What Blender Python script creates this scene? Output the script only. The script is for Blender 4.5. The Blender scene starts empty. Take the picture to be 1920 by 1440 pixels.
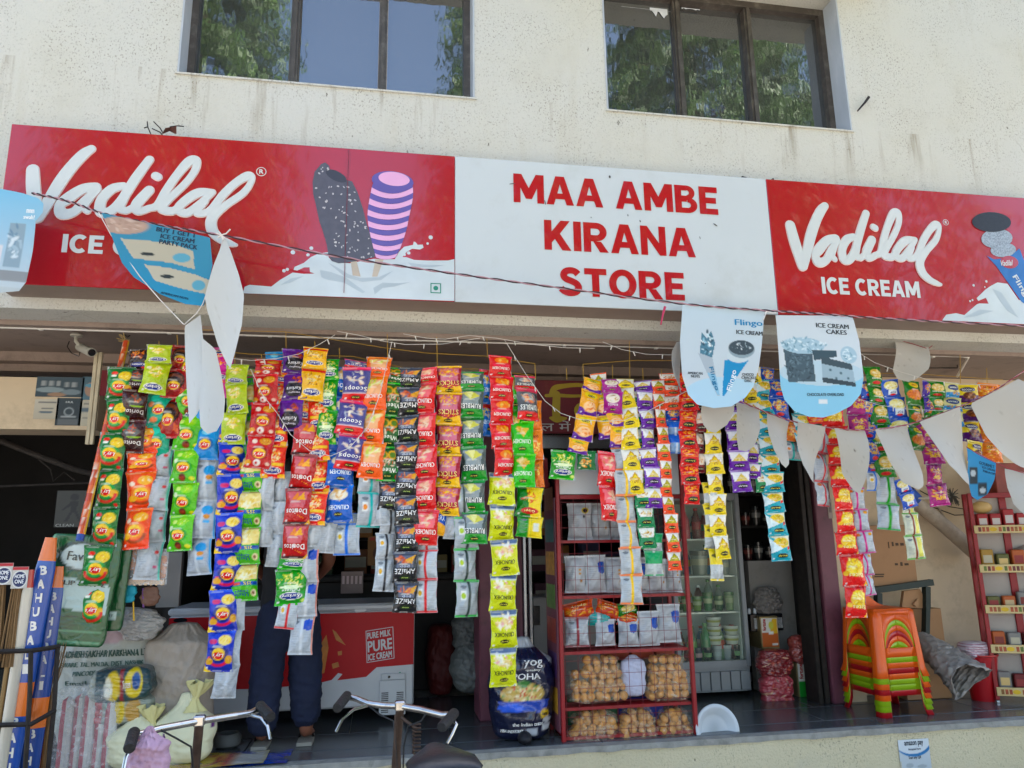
import bpy, math, random
import numpy as np
from mathutils import Vector, Matrix, Euler
random.seed(7); RNG = np.random.RandomState(7)
S = bpy.context.scene
COL = S.collection
R = math.radians
# ------------------------------------------------------------------ camera, sky, sun, exposure
FPX = 1400.0
YAW, PITCH, ROLL = R(9.949), R(12.007), R(-0.8405)
CAM = np.array([0.0, 0.0, 1.65])
_F = np.array([math.sin(YAW)*math.cos(PITCH), math.cos(YAW)*math.cos(PITCH), math.sin(PITCH)])
_r = np.array([math.cos(YAW), -math.sin(YAW), 0.0]); _u = np.cross(_r, _F)
_r, _u = _r*math.cos(ROLL)+_u*math.sin(ROLL), -_r*math.sin(ROLL)+_u*math.cos(ROLL)
cd = bpy.data.cameras.new('camera'); cam = bpy.data.objects.new('camera', cd); COL.objects.link(cam)
cd.sensor_width = 36.0; cd.lens = 36.0*FPX/1920.0; cd.clip_start = 0.05; cd.clip_end = 3000
mw = Matrix.Identity(4)
for i in range(3):
    mw[i][0] = _r[i]; mw[i][1] = _u[i]; mw[i][2] = -_F[i]; mw[i][3] = CAM[i]
cam.matrix_world = mw
S.camera = cam
SUN_EL, SUN_AZ = R(58), R(28)          # azimuth measured from +Y (behind the shop) towards +X
W = bpy.data.worlds.new('World'); S.world = W; W.use_nodes = True
nt = W.node_tree; nt.nodes.clear()
sk = nt.nodes.new('ShaderNodeTexSky'); sk.sky_type = 'NISHITA'; sk.sun_disc = False
sk.sun_elevation = SUN_EL; sk.sun_rotation = SUN_AZ; sk.dust_density = 2.5; sk.air_density = 1.0; sk.ozone_density = 0.6
bg = nt.nodes.new('ShaderNodeBackground'); bg.inputs[1].default_value = 0.15
wo = nt.nodes.new('ShaderNodeOutputWorld'); nt.links.new(sk.outputs[0], bg.inputs[0]); nt.links.new(bg.outputs[0], wo.inputs[0])
sl = bpy.data.lights.new('sun', 'SUN'); sl.energy = 4.0; sl.angle = R(0.53); sl.color = (1.0, 0.95, 0.87)
so = bpy.data.objects.new('sun', sl); COL.objects.link(so); so.location = (6, 8, 14)
sdir = Vector((math.sin(SUN_AZ)*math.cos(SUN_EL), math.cos(SUN_AZ)*math.cos(SUN_EL), math.sin(SUN_EL)))
so.rotation_euler = (-sdir).to_track_quat('-Z', 'Y').to_euler()
S.view_settings.view_transform = 'Standard'; S.view_settings.look = 'None'
S.view_settings.gamma = 1.0; S.view_settings.use_curve_mapping = False
S.view_settings.exposure = 2.2
S.cycles.max_bounces = 8; S.cycles.transparent_max_bounces = 24; S.cycles.use_denoising = True
S.cycles.sample_clamp_indirect = 8

# ------------------------------------------------------------------ picture <-> place helpers
def ray(x, y): return _F + _r*(x-960)/FPX - _u*(y-720)/FPX
def P(x, y, Y):                     # the point of the vertical plane at distance Y seen at photo position (x, y)
    d = ray(x, y); return Vector(CAM + d*(Y/d[1]))
def Zp(x, y, z):                    # the point of the horizontal plane at height z
    d = ray(x, y); return Vector(CAM + d*((z-CAM[2])/d[2]))
FLOOR = 0.45; CEIL = 3.0; YS = 4.2; YW = 4.44; YP = 4.70; YSTRIP = 4.62; YBACK = 5.55

def lin(h):
    if not isinstance(h, str): return tuple(h)
    h = h.lstrip('#'); v = [int(h[i:i+2], 16)/255 for i in (0, 2, 4)]
    return tuple(c/12.92 if c <= .04045 else ((c+.055)/1.055)**2.4 for c in v)

# ------------------------------------------------------------------ materials
MATS = {}
def mat(key, color='#888888', rough=.6, metal=0.0, spec=.5, var=.12, vscale=6.0, bump=0.0, bscale=60.0,
        dirt=None, dirt_amt=0.0, dscale=3.0, coat=0.0, alpha=1.0, trans=0.0, sss=0.0, stretch=(1, 1, 1), ior=1.45):
    if key in MATS: return MATS[key]
    m = bpy.data.materials.new(key); m.use_nodes = True; n = m.node_tree.nodes; l = m.node_tree.links
    b = n['Principled BSDF']; c = lin(color)
    b.inputs['Roughness'].default_value = rough; b.inputs['Metallic'].default_value = metal
    b.inputs['Specular IOR Level'].default_value = spec; b.inputs['Coat Weight'].default_value = coat
    b.inputs['Transmission Weight'].default_value = trans; b.inputs['Alpha'].default_value = alpha; b.inputs['IOR'].default_value = ior
    if sss: b.inputs['Subsurface Weight'].default_value = sss; b.inputs['Subsurface Radius'].default_value = (.02, .01, .005)
    tc = n.new('ShaderNodeTexCoord'); mp = n.new('ShaderNodeMapping'); mp.inputs['Scale'].default_value = stretch
    l.new(tc.outputs['Object'], mp.inputs['Vector'])
    no = n.new('ShaderNodeTexNoise'); no.inputs['Scale'].default_value = vscale; no.inputs['Detail'].default_value = 5
    l.new(mp.outputs[0], no.inputs['Vector'])
    mx = n.new('ShaderNodeMix'); mx.data_type = 'RGBA'
    mr = n.new('ShaderNodeMapRange'); mr.inputs['From Min'].default_value = .3; mr.inputs['From Max'].default_value = .7
    l.new(no.outputs['Fac'], mr.inputs['Value']); l.new(mr.outputs[0], mx.inputs['Factor'])
    mx.inputs['A'].default_value = (*[v*(1-var) for v in c], 1); mx.inputs['B'].default_value = (*[min(1, v*(1+var)) for v in c], 1)
    out = mx.outputs['Result']
    if dirt:
        n2 = n.new('ShaderNodeTexNoise'); n2.inputs['Scale'].default_value = dscale; n2.inputs['Detail'].default_value = 8; n2.inputs['Roughness'].default_value = .7
        l.new(mp.outputs[0], n2.inputs['Vector'])
        r2 = n.new('ShaderNodeMapRange'); r2.inputs['From Min'].default_value = .52; r2.inputs['From Max'].default_value = .72; r2.inputs['To Max'].default_value = dirt_amt
        l.new(n2.outputs['Fac'], r2.inputs['Value'])
        m2 = n.new('ShaderNodeMix'); m2.data_type = 'RGBA'; l.new(r2.outputs[0], m2.inputs['Factor']); l.new(out, m2.inputs['A'])
        m2.inputs['B'].default_value = (*lin(dirt), 1); out = m2.outputs['Result']
    l.new(out, b.inputs['Base Color'])
    if bump:
        n3 = n.new('ShaderNodeTexNoise'); n3.inputs['Scale'].default_value = bscale; n3.inputs['Detail'].default_value = 3
        l.new(mp.outputs[0], n3.inputs['Vector'])
        bp = n.new('ShaderNodeBump'); bp.inputs['Strength'].default_value = bump; bp.inputs['Distance'].default_value = .01
        l.new(n3.outputs['Fac'], bp.inputs['Height']); l.new(bp.outputs[0], b.inputs['Normal'])
    MATS[key] = m; return m
def print_mat(key, rough=.35, spec=.5, bump=.0, bscale=40, coat=0.0, translucent=0.0):
    """a surface whose printed colours are carried by the mesh colour attribute 'print'"""
    if key in MATS: return MATS[key]
    m = bpy.data.materials.new(key); m.use_nodes = True; n = m.node_tree.nodes; l = m.node_tree.links
    b = n['Principled BSDF']; b.inputs['Roughness'].default_value = rough; b.inputs['Specular IOR Level'].default_value = spec
    b.inputs['Coat Weight'].default_value = coat; b.inputs['Coat Roughness'].default_value = .15
    a = n.new('ShaderNodeAttribute'); a.attribute_name = 'print'; l.new(a.outputs['Color'], b.inputs['Base Color'])
    if bump:
        tc = n.new('ShaderNodeTexCoord'); oi = n.new('ShaderNodeObjectInfo'); ad = n.new('ShaderNodeVectorMath')
        ml = n.new('ShaderNodeVectorMath'); ml.operation = 'MULTIPLY_ADD'
        l.new(oi.outputs['Random'], ml.inputs[0]); ml.inputs[1].default_value = (7, 7, 7); l.new(tc.outputs['Object'], ml.inputs[2])
        n3 = n.new('ShaderNodeTexNoise'); n3.inputs['Scale'].default_value = bscale; n3.inputs['Detail'].default_value = 2.5; n3.inputs['Distortion'].default_value = .8
        l.new(ml.outputs[0], n3.inputs['Vector'])
        bp = n.new('ShaderNodeBump'); bp.inputs['Strength'].default_value = bump; bp.inputs['Distance'].default_value = .012
        l.new(n3.outputs['Fac'], bp.inputs['Height']); l.new(bp.outputs[0], b.inputs['Normal']); l.new(bp.outputs[0], b.inputs['Coat Normal'])
    if translucent:
        tr = n.new('ShaderNodeBsdfTranslucent'); l.new(a.outputs['Color'], tr.inputs[0]); ms = n.new('ShaderNodeMixShader')
        ms.inputs[0].default_value = translucent; l.new(b.outputs[0], ms.inputs[1]); l.new(tr.outputs[0], ms.inputs[2])
        l.new(ms.outputs[0], n['Material Output'].inputs['Surface'])
    MATS[key] = m; return m
def film_mat(key, tint='#ffffff', gloss=.12, rough=.12, opac=.12):
    """thin clear plastic film: mostly see-through, with a milky and a glossy share and crinkles"""
    if key in MATS: return MATS[key]
    m = bpy.data.materials.new(key); m.use_nodes = True; n = m.node_tree.nodes; l = m.node_tree.links
    b = n['Principled BSDF']; b.inputs['Base Color'].default_value = (*lin(tint), 1); b.inputs['Roughness'].default_value = rough
    tr = n.new('ShaderNodeBsdfTransparent'); ms = n.new('ShaderNodeMixShader')
    tc = n.new('ShaderNodeTexCoord'); no = n.new('ShaderNodeTexNoise'); no.inputs['Scale'].default_value = 28; no.inputs['Detail'].default_value = 3; no.inputs['Distortion'].default_value = 1.2
    l.new(tc.outputs['Object'], no.inputs['Vector'])
    mr = n.new('ShaderNodeMapRange'); mr.inputs['From Min'].default_value = .45; mr.inputs['From Max'].default_value = .75
    mr.inputs['To Min'].default_value = opac; mr.inputs['To Max'].default_value = min(1, opac+gloss*2.2); l.new(no.outputs['Fac'], mr.inputs['Value'])
    bp = n.new('ShaderNodeBump'); bp.inputs['Strength'].default_value = .8; bp.inputs['Distance'].default_value = .01; l.new(no.outputs['Fac'], bp.inputs['Height']); l.new(bp.outputs[0], b.inputs['Normal'])
    l.new(mr.outputs[0], ms.inputs[0]); l.new(tr.outputs[0], ms.inputs[1]); l.new(b.outputs[0], ms.inputs[2])
    l.new(ms.outputs[0], n['Material Output'].inputs['Surface'])
    MATS[key] = m; return m

# ------------------------------------------------------------------ objects
WL = {}                              # world location of each parent
def tag(o, label=None, cat=None, group=None, kind=None):
    if label: o['label'] = label
    if cat: o['category'] = cat
    if group: o['group'] = group
    if kind: o['kind'] = kind
    return o
def thing(name, label, cat, loc=(0, 0, 0), group=None, kind=None):
    o = bpy.data.objects.new(name, None); o.empty_display_size = .05; COL.objects.link(o)
    o.location = loc; WL[o.name] = Vector(loc); return tag(o, label, cat, group, kind)
class MB:
    def __init__(s): s.v = []; s.f = []; s.mi = []; s.c = []; s.cur = 0; s.col = None
    def add(s, vs, fs, m=None, col=None):
        k = len(s.v); s.v += [tuple(v) for v in vs]; s.f += [tuple(i+k for i in f) for f in fs]
        s.mi += [s.cur if m is None else m]*len(fs)
        c = lin(col) if col is not None else (s.col or (.5, .5, .5)); s.c += [c]*len(vs); return s
    def box(s, a, b, m=None, col=None):
        x0, x1 = sorted((a[0], b[0])); y0, y1 = sorted((a[1], b[1])); z0, z1 = sorted((a[2], b[2]))
        return s.add([(x0, y0, z0), (x1, y0, z0), (x1, y1, z0), (x0, y1, z0), (x0, y0, z1), (x1, y0, z1), (x1, y1, z1), (x0, y1, z1)],
              [(0, 3, 2, 1), (4, 5, 6, 7), (0, 1, 5, 4), (1, 2, 6, 5), (2, 3, 7, 6), (3, 0, 4, 7)], m, col)
    def bbox(s, a, b, bev=.01, m=None, col=None):          # box with chamfered edges
        x0, x1 = sorted((a[0], b[0])); y0, y1 = sorted((a[1], b[1])); z0, z1 = sorted((a[2], b[2])); d = min(bev, (x1-x0)*.45, (y1-y0)*.45, (z1-z0)*.45)
        c = [(x, y, z) for z in (z0, z1) for y in (y0, y1) for x in (x0, x1)]
        V = []
        for (x, y, z) in c:
            sx = d if x == x0 else -d; sy = d if y == y0 else -d; sz = d if z == z0 else -d
            V += [(x, y+sy, z+sz), (x+sx, y, z+sz), (x+sx, y+sy, z)]
        i = lambda k, a: k*3+a
        Fc = [(i(0,0), i(4,0), i(6,0), i(2,0)), (i(1,0), i(3,0), i(7,0), i(5,0)), (i(0,1), i(1,1), i(5,1), i(4,1)), (i(2,1), i(6,1), i(7,1), i(3,1)),
              (i(0,2), i(2,2), i(3,2), i(1,2)), (i(4,2), i(5,2), i(7,2), i(6,2))]
        for a, b2, p, q in ((0,1,1,2),(2,3,1,2),(4,5,1,2),(6,7,1,2),(0,2,0,2),(1,3,0,2),(4,6,0,2),(5,7,0,2),(0,4,0,1),(1,5,0,1),(2,6,0,1),(3,7,0,1)):
            Fc.append((i(a,p), i(b2,p), i(b2,q), i(a,q)))
        for k in range(8): Fc.append((i(k,0), i(k,1), i(k,2)))
        return s.add(V, Fc, m, col)
    def tube(s, pts, r, n=8, m=None, col=None, cap=True, flat=None):
        pts = [Vector(p) for p in pts]; k = len(pts); rs = r if hasattr(r, '__len__') else [r]*k
        V = []; Fc = []; prev = None
        for i, p in enumerate(pts):
            d = (pts[min(i+1, k-1)]-pts[max(i-1, 0)])
            d = d.normalized() if d.length > 1e-9 else Vector((0, 0, 1))
            if prev is None:
                a = d.cross(Vector((0, 0, 1)))
                if a.length < 1e-3: a = d.cross(Vector((1, 0, 0)))
            else: a = prev - d*prev.dot(d)
            a.normalize(); prev = a; b = d.cross(a)
            for j in range(n):
                t = 2*math.pi*j/n; V.append(p + a*math.cos(t)*rs[i] + b*math.sin(t)*rs[i]*(flat or 1))
        for i in range(k-1):
            for j in range(n): Fc.append((i*n+j, i*n+(j+1) % n, (i+1)*n+(j+1) % n, (i+1)*n+j))
        if cap: Fc.append(tuple(range(n-1, -1, -1))); Fc.append(tuple((k-1)*n+j for j in range(n)))
        return s.add(V, Fc, m, col)
    def lathe(s, c, prof, n=16, m=None, col=None, sy=1.0, cols=None):
        V = []; Fc = []; k = len(prof)
        for (r_, z) in prof:
            for j in range(n): t = 2*math.pi*j/n; V.append((c[0]+r_*math.cos(t), c[1]+r_*sy*math.sin(t), c[2]+z))
        for i in range(k-1):
            for j in range(n): Fc.append((i*n+j, i*n+(j+1) % n, (i+1)*n+(j+1) % n, (i+1)*n+j))
        Fc.append(tuple(range(n-1, -1, -1))); Fc.append(tuple((k-1)*n+j for j in range(n)))
        return s.add(V, Fc, m, col)
    def ball(s, c, r_, m=None, col=None, n=8, k=5, sc=(1, 1, 1), noise=0.0):
        V = [(c[0], c[1], c[2]-r_*sc[2])]; Fc = []
        for i in range(1, k):
            ph = -math.pi/2+math.pi*i/k
            for j in range(n):
                t = 2*math.pi*j/n; q = 1+random.uniform(-noise, noise)
                V.append((c[0]+r_*sc[0]*q*math.cos(ph)*math.cos(t), c[1]+r_*sc[1]*q*math.cos(ph)*math.sin(t), c[2]+r_*sc[2]*q*math.sin(ph)))
        V.append((c[0], c[1], c[2]+r_*sc[2])); e = len(V)-1
        for j in range(n):
            Fc.append((0, 1+(j+1) % n, 1+j)); Fc.append((e, 1+(k-2)*n+j, 1+(k-2)*n+(j+1) % n))
            for i in range(k-2): a = 1+i*n; Fc.append((a+j, a+(j+1) % n, a+n+(j+1) % n, a+n+j))
        return s.add(V, Fc, m, col)
    def quad(s, a, b, c, d, m=None, col=None): return s.add([a, b, c, d], [(0, 1, 2, 3)], m, col)
    def prism(s, poly, y0, y1, m=None, col=None):          # outline in (x, z), front face towards -Y at y0
        n = len(poly); A = sum(poly[i][0]*poly[(i+1) % n][1]-poly[(i+1) % n][0]*poly[i][1] for i in range(n))
        if A < 0: poly = poly[::-1]
        V = [(x, y0, z) for x, z in poly]+[(x, y1, z) for x, z in poly]
        Fc = [tuple(range(n)), tuple(range(2*n-1, n-1, -1))]+[(i, i+n, (i+1) % n+n, (i+1) % n) for i in range(n)]
        return s.add(V, Fc, m, col)
    def xform(s, M, start=0):
        for i in range(start, len(s.v)): s.v[i] = tuple(M @ Vector(s.v[i]))
        return s
    def mesh(s, name, mats, origin=(0, 0, 0), smooth=False, colors=False):
        me = bpy.data.meshes.new(name); o = Vector(origin)
        me.from_pydata([(v[0]-o[0], v[1]-o[1], v[2]-o[2]) for v in s.v], [], s.f)
        for m in (mats if isinstance(mats, (list, tuple)) else [mats]): me.materials.append(m)
        if me.polygons:
            me.polygons.foreach_set('material_index', s.mi)
            if smooth: me.polygons.foreach_set('use_smooth', [True]*len(s.f))
        if colors:
            at = me.color_attributes.new('print', 'FLOAT_COLOR', 'POINT')
            at.data.foreach_set('color', np.array([(*c[:3], 1.0) for c in s.c], dtype=np.float32).ravel())
        me.update()
        if smooth == 'auto': me.set_sharp_from_angle(angle=R(38))
        return me
    def build(s, name, mats, parent=None, smooth='auto', colors=False, origin=None):
        if parent is not None: origin = WL[parent.name]
        elif origin is None:
            a = np.array(s.v); origin = Vector(((a[:, 0].min()+a[:, 0].max())/2, (a[:, 1].min()+a[:, 1].max())/2, a[:, 2].min()))
        o = bpy.data.objects.new(name, s.mesh(name, mats, origin, smooth, colors)); COL.objects.link(o)
        if parent is not None: o.parent = parent; WL[o.name] = WL[parent.name]
        else: o.location = origin; WL[o.name] = Vector(origin)
        return o
def copy_tree(o, parent=None):
    c = o.copy(); COL.objects.link(c); c.parent = parent
    for ch in o.children: copy_tree(ch, c)
    return c
# ------------------------------------------------------------------ lettering
_TC = {}
def glyphs(text, bold=0.0, shear=0.0, space=1.0, res=3):
    """lettering as flat triangles, normalised: x 0..width (in cap heights), cap height 1"""
    key = (text, bold, shear, space, res)
    if key in _TC: return _TC[key]
    cu = bpy.data.curves.new('t', 'FONT'); cu.body = text; cu.resolution_u = res; cu.offset = bold; cu.shear = shear; cu.space_character = space; cu.fill_mode = 'FRONT'
    o = bpy.data.objects.new('t', cu); COL.objects.link(o)
    me = o.evaluated_get(bpy.context.evaluated_depsgraph_get()).to_mesh()
    v = np.array([(p.co.x, p.co.y) for p in me.vertices]) if len(me.vertices) else np.zeros((3, 2)); f = [tuple(p.vertices) for p in me.polygons]
    bpy.data.objects.remove(o); bpy.data.curves.remove(cu)
    v[:, 0] -= v[:, 0].min(); lo = 0.0 if text.upper() == text else v[:, 1].min(); lo = min(lo, v[:, 1].min()) if text.upper() == text else lo
    v[:, 1] -= lo; h = v[:, 1].max() or 1; v /= h
    _TC[key] = (v, f); return _TC[key]
def lay_text(mb, text, origin, ex, ez, width, height, m=None, col=None, bold=0.0, shear=0.0, space=1.0, res=3, fmap=None):
    """lettering fitted into width x height, lower left at origin, along unit vectors ex, ez"""
    v, f = glyphs(text, 0.0, shear, space, res); w = v[:, 0].max()
    o = Vector(origin); ex = Vector(ex); ez = Vector(ez); nrm = ex.cross(ez)
    if bold: o = o+ex*bold*height+ez*bold*height; width -= 2*bold*height; height *= 1-2*bold
    d = bold*height/(1-2*bold) if bold else 0
    offs = [(0, 0)] if not bold else ([(p_, q_) for p_ in (-1, -.5, 0, .5, 1) for q_ in (-.62, 0, .62)] if res > 3 else [(-.9, -.9), (.9, .9), (-.9, .9), (.9, -.9)])
    for k, (p, q) in enumerate(offs):
        oo = o+ex*p*d+ez*q*d+nrm*(.00002*k if not fmap else 0)
        mb.add([oo+ex*(a/w*width)+ez*(b*height) for a, b in v], f, m, col)
    return mb
def _arc(cx, cy, ro, ri, a0, a1, n=14):
    out = []
    for i in range(n):
        t0, t1 = R(a0+(a1-a0)*i/n), R(a0+(a1-a0)*(i+1)/n)
        out.append([(cx+ri[0]*math.cos(t0), cy+ri[1]*math.sin(t0)), (cx+ro[0]*math.cos(t0), cy+ro[1]*math.sin(t0)), (cx+ro[0]*math.cos(t1), cy+ro[1]*math.sin(t1)), (cx+ri[0]*math.cos(t1), cy+ri[1]*math.sin(t1))])
    return out
def _mir(p, w): return [(w-x, y) for x, y in p][::-1]
def _bx(x0, y0, x1, y1): return [(x0, y0), (x1, y0), (x1, y1), (x0, y1)]
def _rib(pts, h):
    q = []
    for i in range(len(pts)-1):
        p0, p1, p2, p3 = pts[max(i-1, 0)], pts[i], pts[i+1], pts[min(i+2, len(pts)-1)]
        for t in (0, .25, .5, .75): q.append(tuple(.5*(2*b+(-a+c)*t+(2*a-5*b+4*c-d)*t*t+(-a+3*b-3*c+d)*t**3) for a, b, c, d in zip(p0, p1, p2, p3)))
    q.append(pts[-1]); L = []
    for i in range(len(q)):
        a, b = q[max(i-1, 0)], q[min(i+1, len(q)-1)]; d = math.hypot(b[0]-a[0], b[1]-a[1]); nx, ny = -(b[1]-a[1])/d*h, (b[0]-a[0])/d*h; L.append(((q[i][0]+nx, q[i][1]+ny*.92), (q[i][0]-nx, q[i][1]-ny*.92)))
    return [[L[i][0], L[i][1], L[i+1][1], L[i+1][0]] for i in range(len(L)-1)]
_Al = [(0, 0), (.34, 1), (.5, 1), (.5, .72), (.405, .40), (.5, .40), (.5, .20), (.335, .20), (.27, 0)]; _Ml = [(0, 0), (0, 1), (.29, 1), (.55, .52), (.55, .14), (.44, .14), (.25, .52), (.25, 0)]
BLOCK = {'A': (1.0, [_Al, _mir(_Al, 1.0)]), 'M': (1.1, [_Ml, _mir(_Ml, 1.1)]), 'I': (.27, [_bx(0, 0, .27, 1)]), 'E': (.72, [[(0, 0), (0, 1), (.72, 1), (.72, .79), (.26, .79), (.26, .61), (.66, .61), (.66, .40), (.26, .40), (.26, .21), (.72, .21), (.72, 0)]]),
 'K': (.94, [[(0, 0), (0, 1), (.26, 1), (.26, .62), (.58, 1), (.91, 1), (.55, .56), (.94, 0), (.62, 0), (.37, .37), (.26, .25), (.26, 0)]]), 'N': (.92, [[(0, 0), (0, 1), (.25, 1), (.67, .42), (.67, 1), (.92, 1), (.92, 0), (.68, 0), (.25, .60), (.25, 0)]]), 'T': (.80, [[(.27, 0), (.27, .78), (0, .78), (0, 1), (.8, 1), (.8, .78), (.53, .78), (.53, 0)]]),
 'O': (1.0, _arc(.5, .5, (.5, .515), (.235, .29), 0, 360, 36)), 'C': (.86, _arc(.48, .5, (.48, .515), (.22, .29), 48, 312, 30)),
 'R': (.88, [_bx(0, 0, .26, 1), _bx(.26, .795, .46, 1), _bx(.26, .36, .46, .575), [(.34, .36), (.62, .36), (.88, 0), (.57, 0)]]+_arc(.46, .685, (.37, .315), (.12, .11), -90, 90)), 
 'B': (.86, [_bx(0, 0, .26, 1), _bx(.26, .81, .46, 1), _bx(.26, .40, .46, .625), _bx(.26, 0, .48, .19)]+_arc(.46, .735, (.32, .265), (.10, .09), -90, 90)+_arc(.48, .285, (.38, .285), (.13, .10), -90, 90)),
 'S': (.80, _rib([(.66, .77), (.56, .86), (.40, .895), (.22, .85), (.145, .72), (.22, .60), (.42, .52), (.60, .43), (.665, .29), (.58, .15), (.38, .10), (.19, .14), (.04, .25)], .125)), ' ': (.30, [])}
def block_text(mb, text, origin, width, height, gap=.085):
    """heavy sans capitals fitted to width x height in the sign plane"""
    tot = sum(BLOCK[c][0] for c in text)+gap*(len(text)-1); kx = width/tot; x = origin[0]; k = 0
    for c in text:
        w, ps = BLOCK[c]
        for p in ps:
            a_ = sum(p[i][0]*p[(i+1) % len(p)][1]-p[(i+1) % len(p)][0]*p[i][1] for i in range(len(p))); p = p if a_ > 0 else p[::-1]
            mb.add([(x+u*kx, origin[1]-.000012*k, origin[2]+v*height) for u, v in p], [tuple(range(len(p)))]); k += 1
        x += (w+gap)*kx
    return mb
def strokes(mb, paths, y, dy=.0003, m=None, col=None, grow=0.0, n=14):
    """brush strokes in the (x, z) plane: each path is a list of (x, z, r); every piece sits a hair in front of the last"""
    k = 0
    for p in paths:
        q = []
        for i in range(len(p)-1):                       # smooth between the given points
            p0 = p[max(i-1, 0)]; p1 = p[i]; p2 = p[i+1]; p3 = p[min(i+2, len(p)-1)]
            for t in np.linspace(0, 1, 7)[:-1]:
                q.append(tuple(.5*((2*b)+(-a+c)*t+(2*a-5*b+4*c-d)*t*t+(-a+3*b-3*c+d)*t**3) for a, b, c, d in zip(p0, p1, p2, p3)))
        q.append(p[-1])
        for i, (x, z, r_) in enumerate(q):
            yy = y-dy*k; k += 1; r_ = r_+grow
            mb.add([(x+r_*math.cos(2*math.pi*j/n), yy, z+r_*math.sin(2*math.pi*j/n)) for j in range(n)], [tuple(range(n))], m, col)
            if i+1 < len(q):
                x2, z2, r2 = q[i+1]; r2 += grow; d = Vector((x2-x, z2-z)); 
                if d.length < 1e-9: continue
                d.normalize(); yy = y-dy*k; k += 1
                mb.add([(x-d.y*r_, yy, z+d.x*r_), (x+d.y*r_, yy, z-d.x*r_), (x2+d.y*r2, yy, z2-d.x*r2), (x2-d.y*r2, yy, z2+d.x*r2)], [(0, 1, 2, 3)], m, col)
    return mb
def disc(mb, c, rx, rz, y, m=None, col=None, n=24, rot=0.0):
    cs, sn = math.cos(rot), math.sin(rot)
    pts = [(rx*math.cos(2*math.pi*j/n), rz*math.sin(2*math.pi*j/n)) for j in range(n)]
    mb.add([(c[0]+a*cs-b*sn, y, c[1]+a*sn+b*cs) for a, b in pts], [tuple(range(n))], m, col); return mb
# ================================================================== SETTING
def stucco(key, base, base2, streaks=True):
    m = bpy.data.materials.new(key); m.use_nodes = True; n = m.node_tree.nodes; l = m.node_tree.links
    b = n['Principled BSDF']; b.inputs['Roughness'].default_value = .9; b.inputs['Specular IOR Level'].default_value = .2
    g = n.new('ShaderNodeNewGeometry')
    def noise(scale, detail=4, stretch=(1, 1, 1), rough=.6, dist=0):
        mp = n.new('ShaderNodeMapping'); mp.inputs['Scale'].default_value = stretch; l.new(g.outputs['Position'], mp.inputs['Vector'])
        t = n.new('ShaderNodeTexNoise'); t.inputs['Scale'].default_value = scale; t.inputs['Detail'].default_value = detail; t.inputs['Roughness'].default_value = rough; t.inputs['Distortion'].default_value = dist
        l.new(mp.outputs[0], t.inputs['Vector']); return t.outputs['Fac']
    def rng(v, a, b2, c=0., d=1.):
        t = n.new('ShaderNodeMapRange'); t.inputs['From Min'].default_value = a; t.inputs['From Max'].default_value = b2; t.inputs['To Min'].default_value = c; t.inputs['To Max'].default_value = d
        l.new(v, t.inputs['Value']); return t.outputs[0]
    def mul(a, b2):
        t = n.new('ShaderNodeMath'); t.operation = 'MULTIPLY'; l.new(a, t.inputs[0]); l.new(b2, t.inputs[1]); return t.outputs[0]
    def mix(f, a, hexb):
        t = n.new('ShaderNodeMix'); t.data_type = 'RGBA'; l.new(f, t.inputs['Factor'])
        if isinstance(a, str): t.inputs['A'].default_value = (*lin(a), 1)
        else: l.new(a, t.inputs['A'])
        t.inputs['B'].default_value = (*lin(hexb), 1); return t.outputs['Result']
    c = mix(rng(noise(.55, 3), .35, .65), base, base2)
    c = mix(mul(rng(noise(2.2, 6, rough=.7), .52, .75, 0, .45), rng(noise(9, 5), .3, .7)), c, '#a9a699')
    # dark pits and specks in the rough cast
    sp = rng(noise(95, 2, (1, 1, .7)), .56, .68, 0, .6); pt = rng(noise(3.1, 4, rough=.65), .36, .60)
    c = mix(mul(sp, pt), c, '#6f6a5c')
    sp2 = rng(noise(21, 3, (1, 1, .55)), .715, .75, 0, .8)
    c = mix(sp2, c, '#4c473e')
    # hairline cracks
    ck = n.new('ShaderNodeTexVoronoi'); ck.feature = 'DISTANCE_TO_EDGE'; ck.inputs['Scale'].default_value = .9
    wm = n.new('ShaderNodeMapping'); l.new(g.outputs['Position'], wm.inputs['Vector']); wn = n.new('ShaderNodeTexNoise'); wn.inputs['Scale'].default_value = 3; wn.inputs['Detail'].default_value = 5
    l.new(wm.outputs[0], wn.inputs['Vector']); va = n.new('ShaderNodeVectorMath'); va.operation = 'MULTIPLY_ADD'; l.new(wn.outputs['Color'], va.inputs[0]); va.inputs[1].default_value = (.22, .22, .22); l.new(wm.outputs[0], va.inputs[2])
    l.new(va.outputs[0], ck.inputs['Vector'])
    c = mix(mul(rng(ck.outputs['Distance'], .0, .004, .38, 0.), rng(noise(1.3, 2), .52, .62)), c, '#7d776a')
    if streaks:
        sx = n.new('ShaderNodeSeparateXYZ'); l.new(g.outputs['Position'], sx.inputs[0])
        st = rng(noise(9, 4, (1, 1, .07), rough=.7), .55, .72); band = rng(sx.outputs['Z'], 3.95, 4.56); b3 = n.new('ShaderNodeMath'); b3.operation = 'LESS_THAN'; l.new(sx.outputs['Z'], b3.inputs[0]); b3.inputs[1].default_value = 4.57
        c = mix(mul(mul(mul(st, band), b3.outputs[0]), rng(noise(1.7, 3), .4, .6, .1, .75)), c, '#77664a')
        st2 = rng(noise(5, 5, (1, 1, .12), rough=.7), .58, .76, 0, .28)
        c = mix(st2, c, '#b0a994')
    l.new(c, b.inputs['Base Color'])
    bp = n.new('ShaderNodeBump'); bp.inputs['Strength'].default_value = .6; bp.inputs['Distance'].default_value = .014
    l.new(noise(70, 4, rough=.6), bp.inputs['Height']); l.new(bp.outputs[0], b.inputs['Normal'])
    MATS[key] = m; return m
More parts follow.
